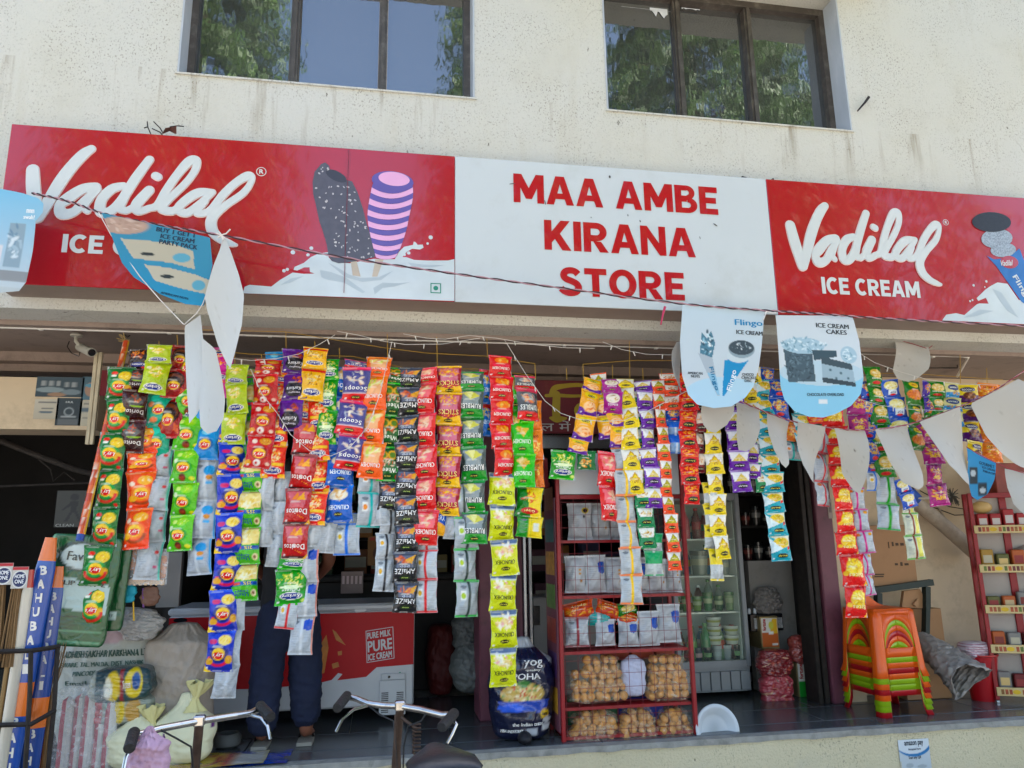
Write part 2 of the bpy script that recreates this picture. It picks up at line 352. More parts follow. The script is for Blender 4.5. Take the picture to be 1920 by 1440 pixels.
M_wall = stucco('roughcast', '#c3c4bf', '#c4c3b8')
M_plinth = stucco('plinth_plaster', '#c6b998', '#cdc1a2', streaks=False)
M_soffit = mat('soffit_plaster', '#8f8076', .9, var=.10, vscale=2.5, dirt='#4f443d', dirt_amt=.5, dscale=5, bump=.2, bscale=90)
M_conc = mat('worn_concrete', '#8d8a82', .85, var=.18, vscale=14, dirt='#5c5850', dirt_amt=.7, dscale=9, bump=.4, bscale=90)
M_street = mat('street_asphalt', '#a89e90', .95, var=.2, vscale=3, dirt='#b0a48e', dirt_amt=.5, dscale=1.2, bump=.5, bscale=80)
M_stone = mat('polished_kota_stone', '#4c4e51', .22, var=.10, vscale=5, dirt='#77746c', dirt_amt=.35, dscale=7, spec=.5)
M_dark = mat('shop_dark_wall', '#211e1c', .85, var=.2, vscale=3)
M_beige = mat('beige_distemper', '#c7b294', .85, var=.08, vscale=2, dirt='#8d7c66', dirt_amt=.5, dscale=3.5)
M_gray = mat('grey_distemper', '#8c8882', .8, var=.1, vscale=3, dirt='#5b5650', dirt_amt=.5, dscale=5)
M_mauve = mat('mauve_oil_paint', '#6b3a47', .5, var=.12, vscale=5, dirt='#3f2a2e', dirt_amt=.6, dscale=9)
M_steel = mat('steel', '#b9bcc0', .25, metal=1, var=.05)
M_rust = mat('rusty_iron', '#2d2723', .7, metal=.3, var=.3, vscale=20)
M_white = mat('white_pvc', '#d8d6cf', .45, var=.06)
M_alu = mat('brown_anodised_frame', '#57504a', .4, metal=.5, var=.15, vscale=12, dirt='#8a8378', dirt_amt=.5, dscale=12)

g = MB(); g.quad((-150, -150, 0), (150, -150, 0), (150, 150, 0), (-150, 150, 0)); tag(g.build('street_ground', M_street, smooth=False), kind='structure')
fl = MB(); fl.box((-6, 4.762, .30), (9, 10.2, .437)); floor = tag(fl.build('veranda_floor', M_conc, smooth=False), kind='structure')
# stone slabs of the veranda, laid in rows parallel to the edge
for y0, y1, st in ((4.764, 4.945, 1.9), (4.957, 5.34, 1.25), (5.352, 6.4, 1.1)):
    x = -4.9+st*.3
    while x < 6.5:
        s = MB(); s.bbox((x, y0, .43), (x+st-.006, y1, FLOOR), .003); s.build('slab', M_stone, floor, smooth=False); x += st
pl = thing('plinth_wall', 'stained cream plaster plinth along the front of the shop', 'plinth', (1.5, 4.7, 0))
s = MB(); s.box((-6, 4.698, 0), (9, 4.76, .414)); s.build('face', M_plinth, pl, smooth=False)
# worn concrete nosing with an uneven edge
s = MB(); N = 160; V = []; rr = np.random.RandomState(3)
for i in range(N+1):
    x = -6+15*i/N; j = rr.uniform(-.006, .006)
    V += [(x, 4.686+j, .416+rr.uniform(-.008, .003)), (x, 4.692+j*.6, .446), (x, 4.758, FLOOR-.001), (x, 4.758, .416)]
s.add(V, [(4*i+a, 4*i+4+a, 4*i+4+(a+1) % 4, 4*i+(a+1) % 4) for i in range(N) for a in range(4)]); s.build('nosing', M_conc, pl)

# ---- the building: upper storey, soffit, windows
bd = thing('shop_building', 'cream roughcast building with two dark windows above the shop sign', 'building', (1.3, 6, 0))
W1 = (-1.315, .556, 4.55, 5.685); W2 = (1.468, 3.325, 4.55, 5.685)
s = MB(); YB = YW+.24
for x0, x1, z0, z1 in ((-7, 10, 2.985, 4.55), (-7, W1[0], 4.55, 8.2), (W1[1], W2[0], 4.55, 8.2), (W2[1], 10, 4.55, 8.2), (W1[0], W1[1], W1[3], 8.2), (W2[0], W2[1], W2[3], 8.2)):
    s.box((x0, YW, z0), (x1, YB, z1))
s.build('upper_wall', M_wall, bd, smooth=False)
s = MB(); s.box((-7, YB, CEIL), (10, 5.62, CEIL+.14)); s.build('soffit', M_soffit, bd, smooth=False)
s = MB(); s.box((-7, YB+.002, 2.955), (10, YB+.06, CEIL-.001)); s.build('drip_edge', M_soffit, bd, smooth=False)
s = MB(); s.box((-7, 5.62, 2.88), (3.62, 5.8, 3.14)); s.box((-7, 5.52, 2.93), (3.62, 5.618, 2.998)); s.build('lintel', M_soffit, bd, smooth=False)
s = MB(); s.box((-7, 4.6, 8.2), (10, 12, 8.4)); s.build('roof_slab', M_conc, bd, smooth=False)
s = MB(); s.box((-1.6, YW-.2, 5.73), (3.6, YW-.002, 5.79)); s.build('sunshade', M_wall, bd, smooth=False)
# shop room behind: side walls, back wall, ceiling
s = MB()
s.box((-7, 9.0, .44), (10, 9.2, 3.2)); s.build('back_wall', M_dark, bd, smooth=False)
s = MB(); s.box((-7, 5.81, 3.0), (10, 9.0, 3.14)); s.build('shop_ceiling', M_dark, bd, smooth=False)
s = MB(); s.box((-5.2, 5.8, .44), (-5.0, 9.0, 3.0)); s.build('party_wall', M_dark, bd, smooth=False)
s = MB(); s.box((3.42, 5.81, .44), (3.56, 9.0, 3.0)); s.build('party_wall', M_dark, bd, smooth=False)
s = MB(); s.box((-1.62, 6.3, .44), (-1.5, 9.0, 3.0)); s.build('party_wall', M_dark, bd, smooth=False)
s = MB(); s.box((3.62, 5.63, .44), (10, 5.79, 2.999)); s.build('end_wall', M_beige, bd, smooth=False)
# glass with a faint tint that mirrors the street trees and the sky
mg = bpy.data.materials.new('tinted_mirror_glass'); mg.use_nodes = True; q = mg.node_tree.nodes['Principled BSDF']
q.inputs['Base Color'].default_value = (.205, .212, .215, 1); q.inputs['Metallic'].default_value = .84; q.inputs['Roughness'].default_value = .03
nn = mg.node_tree.nodes.new('ShaderNodeTexNoise'); nn.inputs['Scale'].default_value = 5.5; nb = mg.node_tree.nodes.new('ShaderNodeBump'); nb.inputs['Strength'].default_value = .06; nb.inputs['Distance'].default_value = .02
mg.node_tree.links.new(nn.outputs['Fac'], nb.inputs['Height']); mg.node_tree.links.new(nb.outputs[0], q.inputs['Normal'])
M_film = mat('torn_film', '#c9ccd0', .6)
M_jamb = mat('painted_reveal', '#a8b0b8', .5, var=.08, vscale=8, dirt='#d8d8d8', dirt_amt=.4, dscale=9, stretch=(1, 1, .3))
for wi, (Wn, muls, lab) in enumerate(((W1, (P(553, 100, 4.66).x, P(718, 100, 4.66).x), 'window with sky and leaves mirrored in three panes'), (W2, (P(1270, 120, 4.66).x, P(1403, 120, 4.66).x), 'dark window mirroring dense foliage, torn film at its top'))):
    x0, x1, z0, z1 = Wn; w = MB(); e = .002; fy0, fy1 = 4.60, 4.70
    t = .055
    w.box((x0+e, fy0, z0+e), (x0+t, fy1, z1-e)); w.box((x1-t, fy0, z0+e), (x1-e, fy1, z1-e)); w.box((x0+t, fy0, z0+e), (x1-t, fy1, z0+.03)); w.box((x0+t, fy0, z1-t), (x1-t, fy1, z1-e))
    win = w.build('window', M_alu, bd, smooth=False); win['label'] = lab
    for mxx in muls:
        w = MB(); w.box((mxx-.028, fy0+.012, z0+.031), (mxx+.028, fy1-.012, z1-t-.001)); w.box((mxx-.012, fy0, z0+.031), (mxx+.012, fy0+.0118, z1-t-.001)); w.build('mullion', M_alu, win, smooth=False)
    xs = [x0+t, muls[0], muls[1], x1-t]
    for k in range(3):
        w = MB(); yy = fy0+.05+(.016 if k == 1 else 0); w.box((xs[k]+.03*(k > 0), yy, z0+.032), (xs[k+1]-.03*(k < 2), yy+.006, z1-t-.002)); w.build('pane', mg, win, smooth=False)
    w = MB()                                           # painted reveals
    w.box((x0+.001, YW-.003, z0+.001), (x0+.012, fy0-.001, z1-.001)); w.build('reveal', M_jamb, win, smooth=False); w = MB(); w.box((x1-.012, YW-.003, z0+.001), (x1-.001, fy0-.001, z1-.001)); w.build('reveal', M_jamb, win, smooth=False)
    w = MB(); w.box((x0-.01, YW-.012, z0-.012), (x1+.01, fy0-.001, z0-.0005)); w.build('sill', M_wall, win, smooth=False)
    if wi == 1:                                        # torn remains of sun film on the glass
        for (a, b, c2, d2) in ((1165, 12, 1258, 22), (1218, 14, 1252, 32), (1278, 14, 1312, 20)):
            A = P(a, b, fy0+.045); B = P(c2, d2, fy0+.045); w = MB(); n_ = 9; up = [(A.x+(B.x-A.x)*i/n_, A.z) for i in range(n_+1)]; lo = [(A.x+(B.x-A.x)*i/n_, A.z-(A.z-B.z)*random.uniform(.3, 1.3)) for i in range(n_+1)]
            w.prism(up+lo[::-1], fy0+.044, fy0+.0445); w.build('torn_film', M_film, win, smooth=False)
# sun-lit neem-like trees across the street (seen mirrored in the windows and the sign)
M_leaf = mat('drooping_leaf', '#4d6a2c', .45, var=.45, vscale=1.2, spec=.4); M_bark = mat('bark', '#5b4c3d', .9, var=.3, vscale=8)
def droopy_tree(x, y, h, r0, z0, n, label, seed):
    rr = np.random.RandomState(seed); t = thing('mast_tree', label, 'tree', (x, y, 0), 'trees across the street')
    w = MB(); w.tube([(x, y, 0), (x+.1, y, h*.4), (x-.05, y+.05, h*.75), (x, y, h)], [.2, .16, .1, .03], 8)
    for k in range(14):
        z = z0+(h-z0)*(k+.5)/14*.95; a = k*2.4; L = r0*rr.uniform(.6, 1)
        w.tube([(x, y, z), (x+math.cos(a)*L*.5, y+math.sin(a)*L*.5, z+.15), (x+math.cos(a)*L, y+math.sin(a)*L, z-.25)], [.05, .035, .012], 5)
    w.build('trunk', M_bark, t)
    V = []; F = []
    ncl = n//26
    for c in range(ncl):
        s_ = rr.rand(); z = z0+(h-z0)*s_; a = rr.rand()*6.283; R_ = r0*(1-.55*s_**2)*math.sqrt(rr.uniform(.15, 1))*rr.uniform(.75, 1.15)
        cx, cy = x+R_*math.cos(a), y+R_*math.sin(a); da = a+rr.uniform(-.8, .8)
        for k in range(26):
            u = k/26; px_, py_, pz_ = cx+math.cos(da)*.55*u+rr.uniform(-.05, .05), cy+math.sin(da)*.55*u+rr.uniform(-.05, .05), z-.55*u*u+rr.uniform(-.06, .06)
            b = rr.rand()*6.283; L = rr.uniform(.16, .30); wd = L*.085
            d = Vector((math.cos(b)*.55, math.sin(b)*.55, -.85)).normalized(); sd = d.cross(Vector((math.cos(b+1), math.sin(b+1), .3))).normalized()*wd; p = Vector((px_, py_, pz_)); q_ = p+d*L; mm = p+d*L*.45
            i = len(V); V += [p, mm+sd, q_, mm-sd]; F.append((i, i+1, i+2, i+3))
    w = MB(); w.add(V, F); w.build('crown', M_leaf, t, smooth=False)
droopy_tree(-3.6, -4.2, 14.5, 1.9, 4.5, 42000, 'tall drooping tree across the street, mirrored in the left window', 1)
droopy_tree(2.6, -4.6, 15, 1.75, 4.5, 42000, 'drooping tree across the street between the other two', 2)
droopy_tree(6.4, -4.0, 15, 2.3, 4.0, 55000, 'widest drooping tree across the street, mirrored in the right window', 3)
droopy_tree(9.6, -4.4, 15, 2.3, 4.0, 26000, 'drooping tree across the street at the far right', 4)

# ================================================================== SIGNBOARD
sgx0, sgx1, sz0, sz1 = -2.085, 4.95, 3.05, 3.985
xa, xb = P(853, 430, YS).x, P(1448, 465, YS).x
sg = thing('signboard', 'long shop signboard with red ends and a white middle panel', 'signboard', (1.4, YS, sz0))
M_signred = mat('sign_red_vinyl', '#a20c1c', .16, var=.05, vscale=2, spec=.6, coat=.6, bump=.04, bscale=2.2, dirt='#a8383c', dirt_amt=.12, dscale=1.6); M_signwht = mat('sign_white_vinyl', '#bcc4c8', .22, var=.02, vscale=2, spec=.5, coat=.3, dirt='#a9adab', dirt_amt=.45, dscale=2.4, bump=.05, bscale=2.2)
M_signlet = mat('sign_letter_white', '#c2c8c9', .2, var=.02, coat=.3); M_edge = mat('letter_edge_pink', '#ecc9c6', .25, var=.02)
M_signtxt = mat('sign_letter_red', '#a80c1a', .18, var=.03, coat=.5); M_box = mat('sign_box_sheet', '#8a7a70', .6, var=.15, vscale=3, dirt='#5b4e47', dirt_amt=.5)
s = MB(); s.box((sgx0+.004, YS+.012, sz0), (sgx1-.004, YW-.004, sz1-.006)); s.build('box', M_box, sg, smooth=False)
def panel(x0, x1, m, lab):
    s = MB(); s.bbox((x0, YS, sz0-.004), (x1, YS+.011, sz1), .003); o = s.build('panel', m, sg, smooth=False); o['label'] = lab; return o
p1 = panel(sgx0, xa-.001, M_signred, 'red panel with white script logo and two ice-cream bars'); p2 = panel(xa+.001, xb-.001, M_signwht, 'white panel with the shop name in red capitals'); p3 = panel(xb+.001, sgx1, M_signred, 'red panel with white script logo and a cone')
def sp(x, y): v = P(x, y, YS); return (v.x, v.z)
PXM = (P(1100, 450, YS)-P(1000, 450, YS)).length/100
# shop name
s = MB()
for txt, (l, b0), (r_, t0), in (('MAA AMBE', (963, 379), (1343, 352)), ('KIRANA', (1021, 468), (1301, 429)), ('STORE', (1050, 554), (1281, 512))):
    x0, zb = sp(l, b0); x1, zt = sp(r_, t0); block_text(s, txt, (x0, YS-.0022, zb), x1-x0, zt-zb); s.build('lettering', M_signtxt, p2, smooth=False); s = MB()
LOGO = [[(235,395,38),(262,500,42),(300,620,40),(322,690,36)], [(330,690,32),(352,600,36),(385,460,40),(420,360,38),(455,290,36),(485,255,28)],
 [(560,492,34),(500,505,34),(440,570,38),(415,610,30),(438,660,38),(490,648,30),(528,580,30),(572,505,26)], [(545,560,28),(532,610,26),(556,640,20)],
 [(690,478,26),(640,500,32),(607,570,32),(620,640,34),(662,640,32),(702,570,30),(740,430,32),(780,310,28)], [(715,540,28),(705,610,30),(740,632,22)], [(740,632,22),(770,610,24)],
 [(822,500,32),(782,590,34),(800,632,26),(850,610,24)], [(832,408,26),(846,416,26)], [(850,610,22),(885,590,28),(905,500,28),(935,400,28),(975,312,32),(1008,308,28),(1015,370,24),(985,455,24),(925,560,26),(908,610,30),(960,625,28),(990,600,24)],
 [(1130,500,22),(1060,508,32),(1003,570,30),(990,615,28),(1038,632,28),(1088,570,24),(1128,505,22)], [(1105,555,26),(1082,620,28),(1110,635,24),(1150,605,26),(1190,505,28),(1240,425,28),(1284,392,32),(1303,425,20),(1280,500,24),(1212,580,26),(1166,655,34),(1180,730,34),(1230,785,28),(1290,815,20),(1318,822,9)]]
def lr(x, y): return sp(1420+x/3.84, 320+y/3.84)
LR = [[(*lr(x, y), r_/3.84*PXM) for x, y, r_ in p] for p in LOGO]
src = [lr(235, 395), lr(1290, 385), lr(1318, 822), lr(485, 250)]; dst = [sp(62, 322), sp(470, 331), sp(443, 459), sp(172, 275)]
A = np.array([[x, z, 1] for x, z in src]); Bm = np.linalg.lstsq(A, np.array(dst), rcond=None)[0]; kk = math.sqrt(abs(np.linalg.det(Bm[:2])))
LL = [[(*(np.array([x, z, 1]) @ Bm), r_*kk*.93) for x, z, r_ in p] for p in LR]
for paths, pan in ((LL, p1), (LR, p3)):
    s = MB(); strokes(s, paths, YS-.0012, .000004, m=0, grow=.0035); strokes(s, paths, YS-.0064, .000004, m=1); s.build('script_logo', [M_edge, M_signlet], pan, smooth=False)
s = MB()
for txt, l, b0, r_, t0 in (('ICE CREAM', 115, 473, 300, 450), ('ICE CREAM', 1542, 550.5, 1722, 530)):
    x0, zb = sp(l, b0); x1, zt = sp(r_, t0); block_text(s, txt, (x0, YS-.0022, zb), x1-x0 if l > 900 else sp(392, 480)[0]-x0, zt-zb+.006)
    (s.build('lettering', M_signlet, p3 if l > 900 else p1, smooth=False)); s = MB()
for (cx, cy, rr_), pan in (((490, 322, 8.5), p1), ((1773, 417, 6.5), p3)):
    c = sp(cx, cy); s = MB(); disc(s, c, rr_*PXM, rr_*PXM, YS-.0012, m=0); disc(s, c, rr_*PXM*.84, rr_*PXM*.84, YS-.0018, m=1)
    lay_text(s, 'R', (c[0]-rr_*PXM*.4, YS-.0024, c[1]-rr_*PXM*.5), (1, 0, 0), (0, 0, 1), rr_*PXM*.85, rr_*PXM, m=0, bold=.04); s.build('registered_mark', [M_signlet, M_signred], pan, smooth=False)
M_milk = mat('milk_print', '#bcc6ca', .25, var=.05, vscale=7, coat=.3); M_choc = mat('choc_print', '#4d4a54', .3, var=.12, vscale=25, coat=.3); M_chocd = mat('choc_hole', '#35323b', .3, var=.1, coat=.3)
M_nut = mat('nut_print', '#b9b4b8', .4); M_pink = mat('pink_print', '#d79ec6', .25, coat=.3, var=.03); M_purp = mat('purple_print', '#5a4a94', .25, coat=.3, var=.03); M_stick = mat('stick_print', '#b5a99a', .4)
M_milkd = mat('milk_fold', '#a3b0b8', .3, var=.05); M_teal = mat('teal_print', '#1d7f6a', .4)
def l4(x, y): return sp(440+x/4, 260+y/4)
def poly(pts, y, m, name, parent, f=l4):
    s = MB(); s.prism([f(*p) for p in pts], y, y+.0004); return s.build(name, m, parent, smooth=False)
poly([(60,1160),(75,1112),(110,1097),(275,1110),(340,1060),(435,1005),(520,1015),(600,1012),(565,1000),(562,965),(520,966),(470,990),(442,985),(450,962),(520,932),(570,890),(630,862),(700,852),(705,890),(730,920),(860,935),(1040,902),(1200,905),(1232,850),(1270,812),(1338,797),(1343,772),(1358,778),(1372,797),(1410,795),(1416,818),(1390,832),(1330,826),(1290,850),(1258,888),(1290,890),(1345,910),(1450,915),(1600,914),(1648,904),(1648,1218)], YS-.0012, M_milk, 'milk_splash', p1)
for pts in ([(640,985),(720,1000),(830,1040),(980,1150),(960,1160),(820,1080),(700,1060),(650,1040)], [(1040,1120),(1110,1080),(1230,1085),(1320,1075),(1200,1110),(1110,1120),(1050,1170)], [(700,930),(760,960),(860,1020),(940,1045),(1080,1040),(1190,990),(1100,1060),(960,1075),(830,1040)], [(340,1100),(420,1050),(520,1030),(420,1080)], [(1300,930),(1420,945),(1570,950),(1480,965),(1330,960)]):
    poly(pts, YS-.0018, M_milkd, 'milk_fold', p1)
poly([(870,925),(915,920),(945,1035),(885,1027)], YS-.0020, M_stick, 'stick', p1); poly([(1055,905),(1118,905),(1070,1035),(1030,1035)], YS-.0020, M_stick, 'stick', p1)
BAR = [(585,330),(600,250),(650,192),(680,180),(708,205),(716,236),(760,240),(830,312),(880,322),(920,400),(960,520),(990,640),(1030,760),(1055,840),(1050,890),(960,910),(850,930),(780,936),(730,920),(705,880),(690,790),(660,690),(635,620),(610,500),(590,420)]
bar = poly(BAR, YS-.0032, M_choc, 'chocolate_bar', p1)
s = MB(); c = l4(762, 282); disc(s, c, 78/4*PXM, 36/4*PXM, YS-.0042, rot=-.45); s.build('bite', M_chocd, p1, smooth=False)
rr = np.random.RandomState(5); s = MB(); k = 0
while k < 75:
    yy = rr.uniform(210, 915); xl = np.interp(yy, [190, 330, 500, 620, 790, 920], [650, 590, 612, 640, 692, 740]); xr = np.interp(yy, [190, 320, 400, 520, 640, 760, 900], [700, 880, 915, 955, 985, 1025, 1045]); xx = rr.uniform(xl+8, xr-8)
    if (xx-762)**2/95**2+(yy-282)**2/55**2 < 1: continue
    c = l4(xx, yy); disc(s, c, rr.uniform(5, 11)/4*PXM, rr.uniform(3.5, 7)/4*PXM, YS-.0044-.000003*k, n=6, rot=rr.uniform(0, 3)); k += 1
s.build('nut_pieces', M_nut, p1, smooth=False)['kind'] = 'stuff'
L_ = [(1050,300),(1030,360),(1010,460),(995,560),(1000,640),(1020,740),(1040,820),(1060,895)]; R_ = [(1320,310),(1340,380),(1335,460),(1310,580),(1290,680),(1265,760),(1235,840),(1205,895)]
xl = lambda y: np.interp(y, [p[1] for p in L_], [p[0] for p in L_]); xr = lambda y: np.interp(y, [p[1] for p in R_], [p[0] for p in R_])
def band(y0, y1, sag, m, yy):
    pts = []
    for t in np.linspace(0, 1, 13): x = xl(y0)+(xr(y0)-xl(y0))*t; pts.append((x, y0+sag*(1-(2*t-1)**2)))
    for t in np.linspace(1, 0, 13): x = xl(y1)+(xr(y1)-xl(y1))*t; pts.append((x, y1+sag*(1-(2*t-1)**2)))
    poly(pts, yy, m, 'candy_stripe', p1)
edges = [320, 368, 408, 450, 492, 534, 576, 618, 660, 702, 744, 786, 826, 862, 892]
for k in range(len(edges)-1): band(edges[k], edges[k+1], 48-2.4*k, M_pink if k % 2 else M_purp, YS-.0050)
s = MB(); c = l4(1185, 322); disc(s, c, 147/4*PXM, 76/4*PXM, YS-.0056, rot=-.05); s.build('candy_top_rim', M_purp, p1, smooth=False)
s = MB(); c = l4(1196, 305); disc(s, c, 110/4*PXM, 54/4*PXM, YS-.0060, rot=-.05); s.build('candy_top', M_pink, p1, smooth=False)
for x, y, r_ in ((437,853,15),(550,872,11),(395,981,11),(370,991,12),(1470,741,15),(1447,787,9),(1305,858,12),(1275,872,8),(575,822,13)):
    s = MB(); disc(s, l4(x, y), r_/4*PXM, r_/4*PXM, YS-.0014, n=14); s.build('milk_drop', M_milk, p1, smooth=False)
s = MB(); a = l4(1468, 1158); b = l4(1548, 1082); w_ = b[0]-a[0]; e = w_*.09
for q0, q1 in (((0, 0), (w_, e)), ((0, w_-e), (w_, w_)), ((0, e), (e, w_-e)), ((w_-e, e), (w_, w_-e))): s.box((a[0]+q0[0], YS-.0022, a[1]+q0[1]), (a[0]+q1[0], YS-.002, a[1]+q1[1]))
disc(s, (a[0]+w_/2, a[1]+w_/2), w_*.23, w_*.23, YS-.0022); s.build('veg_mark', M_teal, p1, smooth=False)
# right end: cone picture and splash
M_blk = mat('cookie_print', '#24242a', .35, var=.3, vscale=90); M_ice = mat('ice_print', '#8d99a6', .35, var=.45, vscale=120); M_blue = mat('cone_blue_print', '#1c63a8', .25, var=.1, vscale=9, coat=.3)
def ls(x, y): return sp(1420+x/3.84, 320+y/3.84)
poly([(1330,1078),(1360,1037),(1430,1027),(1490,1040),(1580,962),(1600,956),(1665,958),(1645,915),(1590,938),(1578,918),(1640,858),(1680,830),(1728,805),(1800,815),(1880,930),(1990,960),(2060,1000),(2060,1112)], YS-.0012, M_milk, 'milk_splash', p3, ls)
poly([(1690,850),(1760,880),(1830,990),(1880,1060),(1800,1010),(1740,930)], YS-.0018, M_milkd, 'milk_fold', p3, ls); poly([(1480,1060),(1600,1000),(1700,1010),(1560,1050)], YS-.0018, M_milkd, 'milk_fold', p3, ls)
poly([(1648,612),(1700,640),(1800,630),(1885,560),(1960,760),(2010,930),(1990,1000),(1900,945),(1720,690)], YS-.0030, M_blue, 'cone_wrapper', p3, ls)
for (x, y, a_, b_, ro, m, yy) in ((1768,572,118,58,.18,M_ice,.0036),(1722,490,145,80,.2,M_ice,.0042),(1812,660,80,52,.1,M_signred,.0044),(1683,372,178,84,.1,M_blk,.0050)):
    s = MB(); disc(s, ls(x, y), a_/3.84*PXM, b_/3.84*PXM, YS-yy, rot=ro); s.build('cone_topping' if m is not M_signred else 'cone_label', m, p3, smooth=False)
s = MB(); c = ls(1752, 688); lay_text(s, 'Vadilal', (c[0], YS-.0050, c[1]), (1, 0, .1), (0, 0, 1), 110/3.84*PXM, 46/3.84*PXM, bold=.02, shear=.3); c = ls(1822, 770); d = Vector(ls(1940, 960))-Vector(c); dl = d.length; d.normalize()
lay_text(s, 'Flingo', (c[0], YS-.0050, c[1]), (d[0], 0, d[1]), (-d[1], 0, d[0]), dl, 62/3.84*PXM, bold=.03); s.build('lettering', M_signlet, p3, smooth=False)
for x, y, r_ in ((1556,826,10),(1648,798,10),(1637,838,6),(1548,932,8),(1531,940,8)):
    s = MB(); disc(s, ls(x, y), r_/3.84*PXM, r_/3.84*PXM, YS-.0014, n=12); s.build('milk_drop', M_milk, p3, smooth=False)
s = MB(); a = sp(654, 281); b = sp(659, 556); s.box((a[0]-.0012, YS-.0066, b[1]+.02), (a[0]+.0012, YS-.0004, a[1])); s.build('vinyl_seam', mat('seam_dark', '#7a2030', .5), p1, smooth=False)
for k, (x, y, w_, h_, ro) in enumerate(((1143,332,2,3,0),(1200,415,1.2,2.4,.3),(1177,404,.8,2.4,0),(1341,422,5,1.4,-.6),(1108,408,.8,1.6,0),(1022,380,1,5,.2),(1312,446,.7,3,.2),(1322,532,.8,.8,0),(960,345,6,1,.2))):
    s = MB(); c = sp(x, y); disc(s, c, w_*PXM, h_*PXM, YS-.0036, n=8, rot=ro); s.build('scuff_mark', mat('scuff', '#4c4a4a', .8), p2, smooth=False)
# hanging torn cable stubs and dry twigs on the sign top
def wire(name, pts, r_, m, label=None, cat=None, n=6, parent=None, group=None):
    s = MB(); s.tube(pts, r_, n); o = s.build(name, m, parent); 
    return tag(o, label, cat, group) if label else o
tw = thing('dry_twigs', 'dry twigs and a curled brown leaf caught on the sign top', 'twigs', P(290, 250, 4.3))
for pts in ([(283,252),(277,238),(276,228)], [(285,241),(300,248),(305,254)], [(276,238),(270,240)], [(288,228),(300,240),(306,250)], [(318,238),(332,236),(345,237)]):
    s = MB(); s.tube([P(x, y, 4.3) for x, y in pts], .0035, 5); s.build('twig', M_rust, tw)
s = MB(); s.add([P(303, 252, 4.29), P(310, 240, 4.27), P(322, 238, 4.26), P(330, 252, 4.3), P(318, 246, 4.31)], [(0, 1, 2, 4), (4, 2, 3)]); s.add([P(318, 240, 4.28), P(331, 236, 4.26), P(331, 252, 4.29), P(325, 246, 4.3)], [(0, 1, 2, 3)]); s.build('leaf', mat('dry_leaf', '#5b3a33', .8, var=.3, vscale=30), tw)
for lab, pts in (('small black cable stub above the middle of the sign', [(1385,342),(1392,332),(1400,336),(1408,339)]), ('black cable clip on the wall right of the right window', [(1608,208),(1622,192),(1629,182)]), ('bent cable end at the join of the sign panels', [(1440,342),(1450,336),(1444,340)])):
    s = MB(); s.tube([P(x, y, YW-.03) for x, y in pts], [.006, .009, .011, .006][:len(pts)], 6); tag(s.build('cable_stub', M_rust), lab, 'cable')
# conduit under the beam
cp = thing('conduit_pipe', 'white conduit pipe clipped along the edge of the soffit', 'pipe', (1, 4.72, 2.93))
s = MB(); s.tube([(-4, 4.755, 2.962), (-.5, 4.755, 2.958), (1.6, 4.757, 2.962), (4.25, 4.755, 2.966), (4.32, 4.78, 2.966), (4.75, 5.4, 2.966)], .011, 8); s.build('pipe', M_white, cp)
for x in (-2.05, -1.32, -.72, -.02, .55, 1.2, 1.85, 2.6, 3.3, 4.0): s = MB(); s.bbox((x-.012, 4.742, 2.945), (x+.012, 4.772, 2.985), .003); s.build('clip', M_white, cp)
# ================================================================== SNACK PACKETS
PW, PH = .147, .200                  # nominal packet, metres
NU, NV = 26, 38
M_pack = print_mat('printed_foil', rough=.22, spec=.36, bump=1.0, bscale=22, coat=.2)
def px_noise(a, b, s): return math.sin(a*12.9+s*3.1)*math.cos(b*9.7-s*1.7)
def pack_surface(u, v, seed):
    """front bulge (towards -Y) and sideways position of a packet at u, v in 0..1 (v up)"""
    s = (v-.055)/.89; s = min(max(s, 0), 1); pv = math.sin(math.pi*s)**.55 if 0 < s < 1 else 0
    c = 2*u-1; pu = max(0, 1-abs(c)**2.6)
    b = pv*pu*.034
    cr = math.exp(-(min(v, 1-v))*7)*(.0026*math.sin(u*27+seed*2.3)+.0018*math.sin(u*49+seed))*(1 if 0 < s < 1 else .35)
    b += cr + pv*.0030*math.sin(u*7+v*9+seed*1.7) + pv*.0020*math.sin(u*17-v*13+seed)
    hw = .5*(1-.10*pv*(1+.15*math.sin(v*14+seed)))
    return c*hw, b
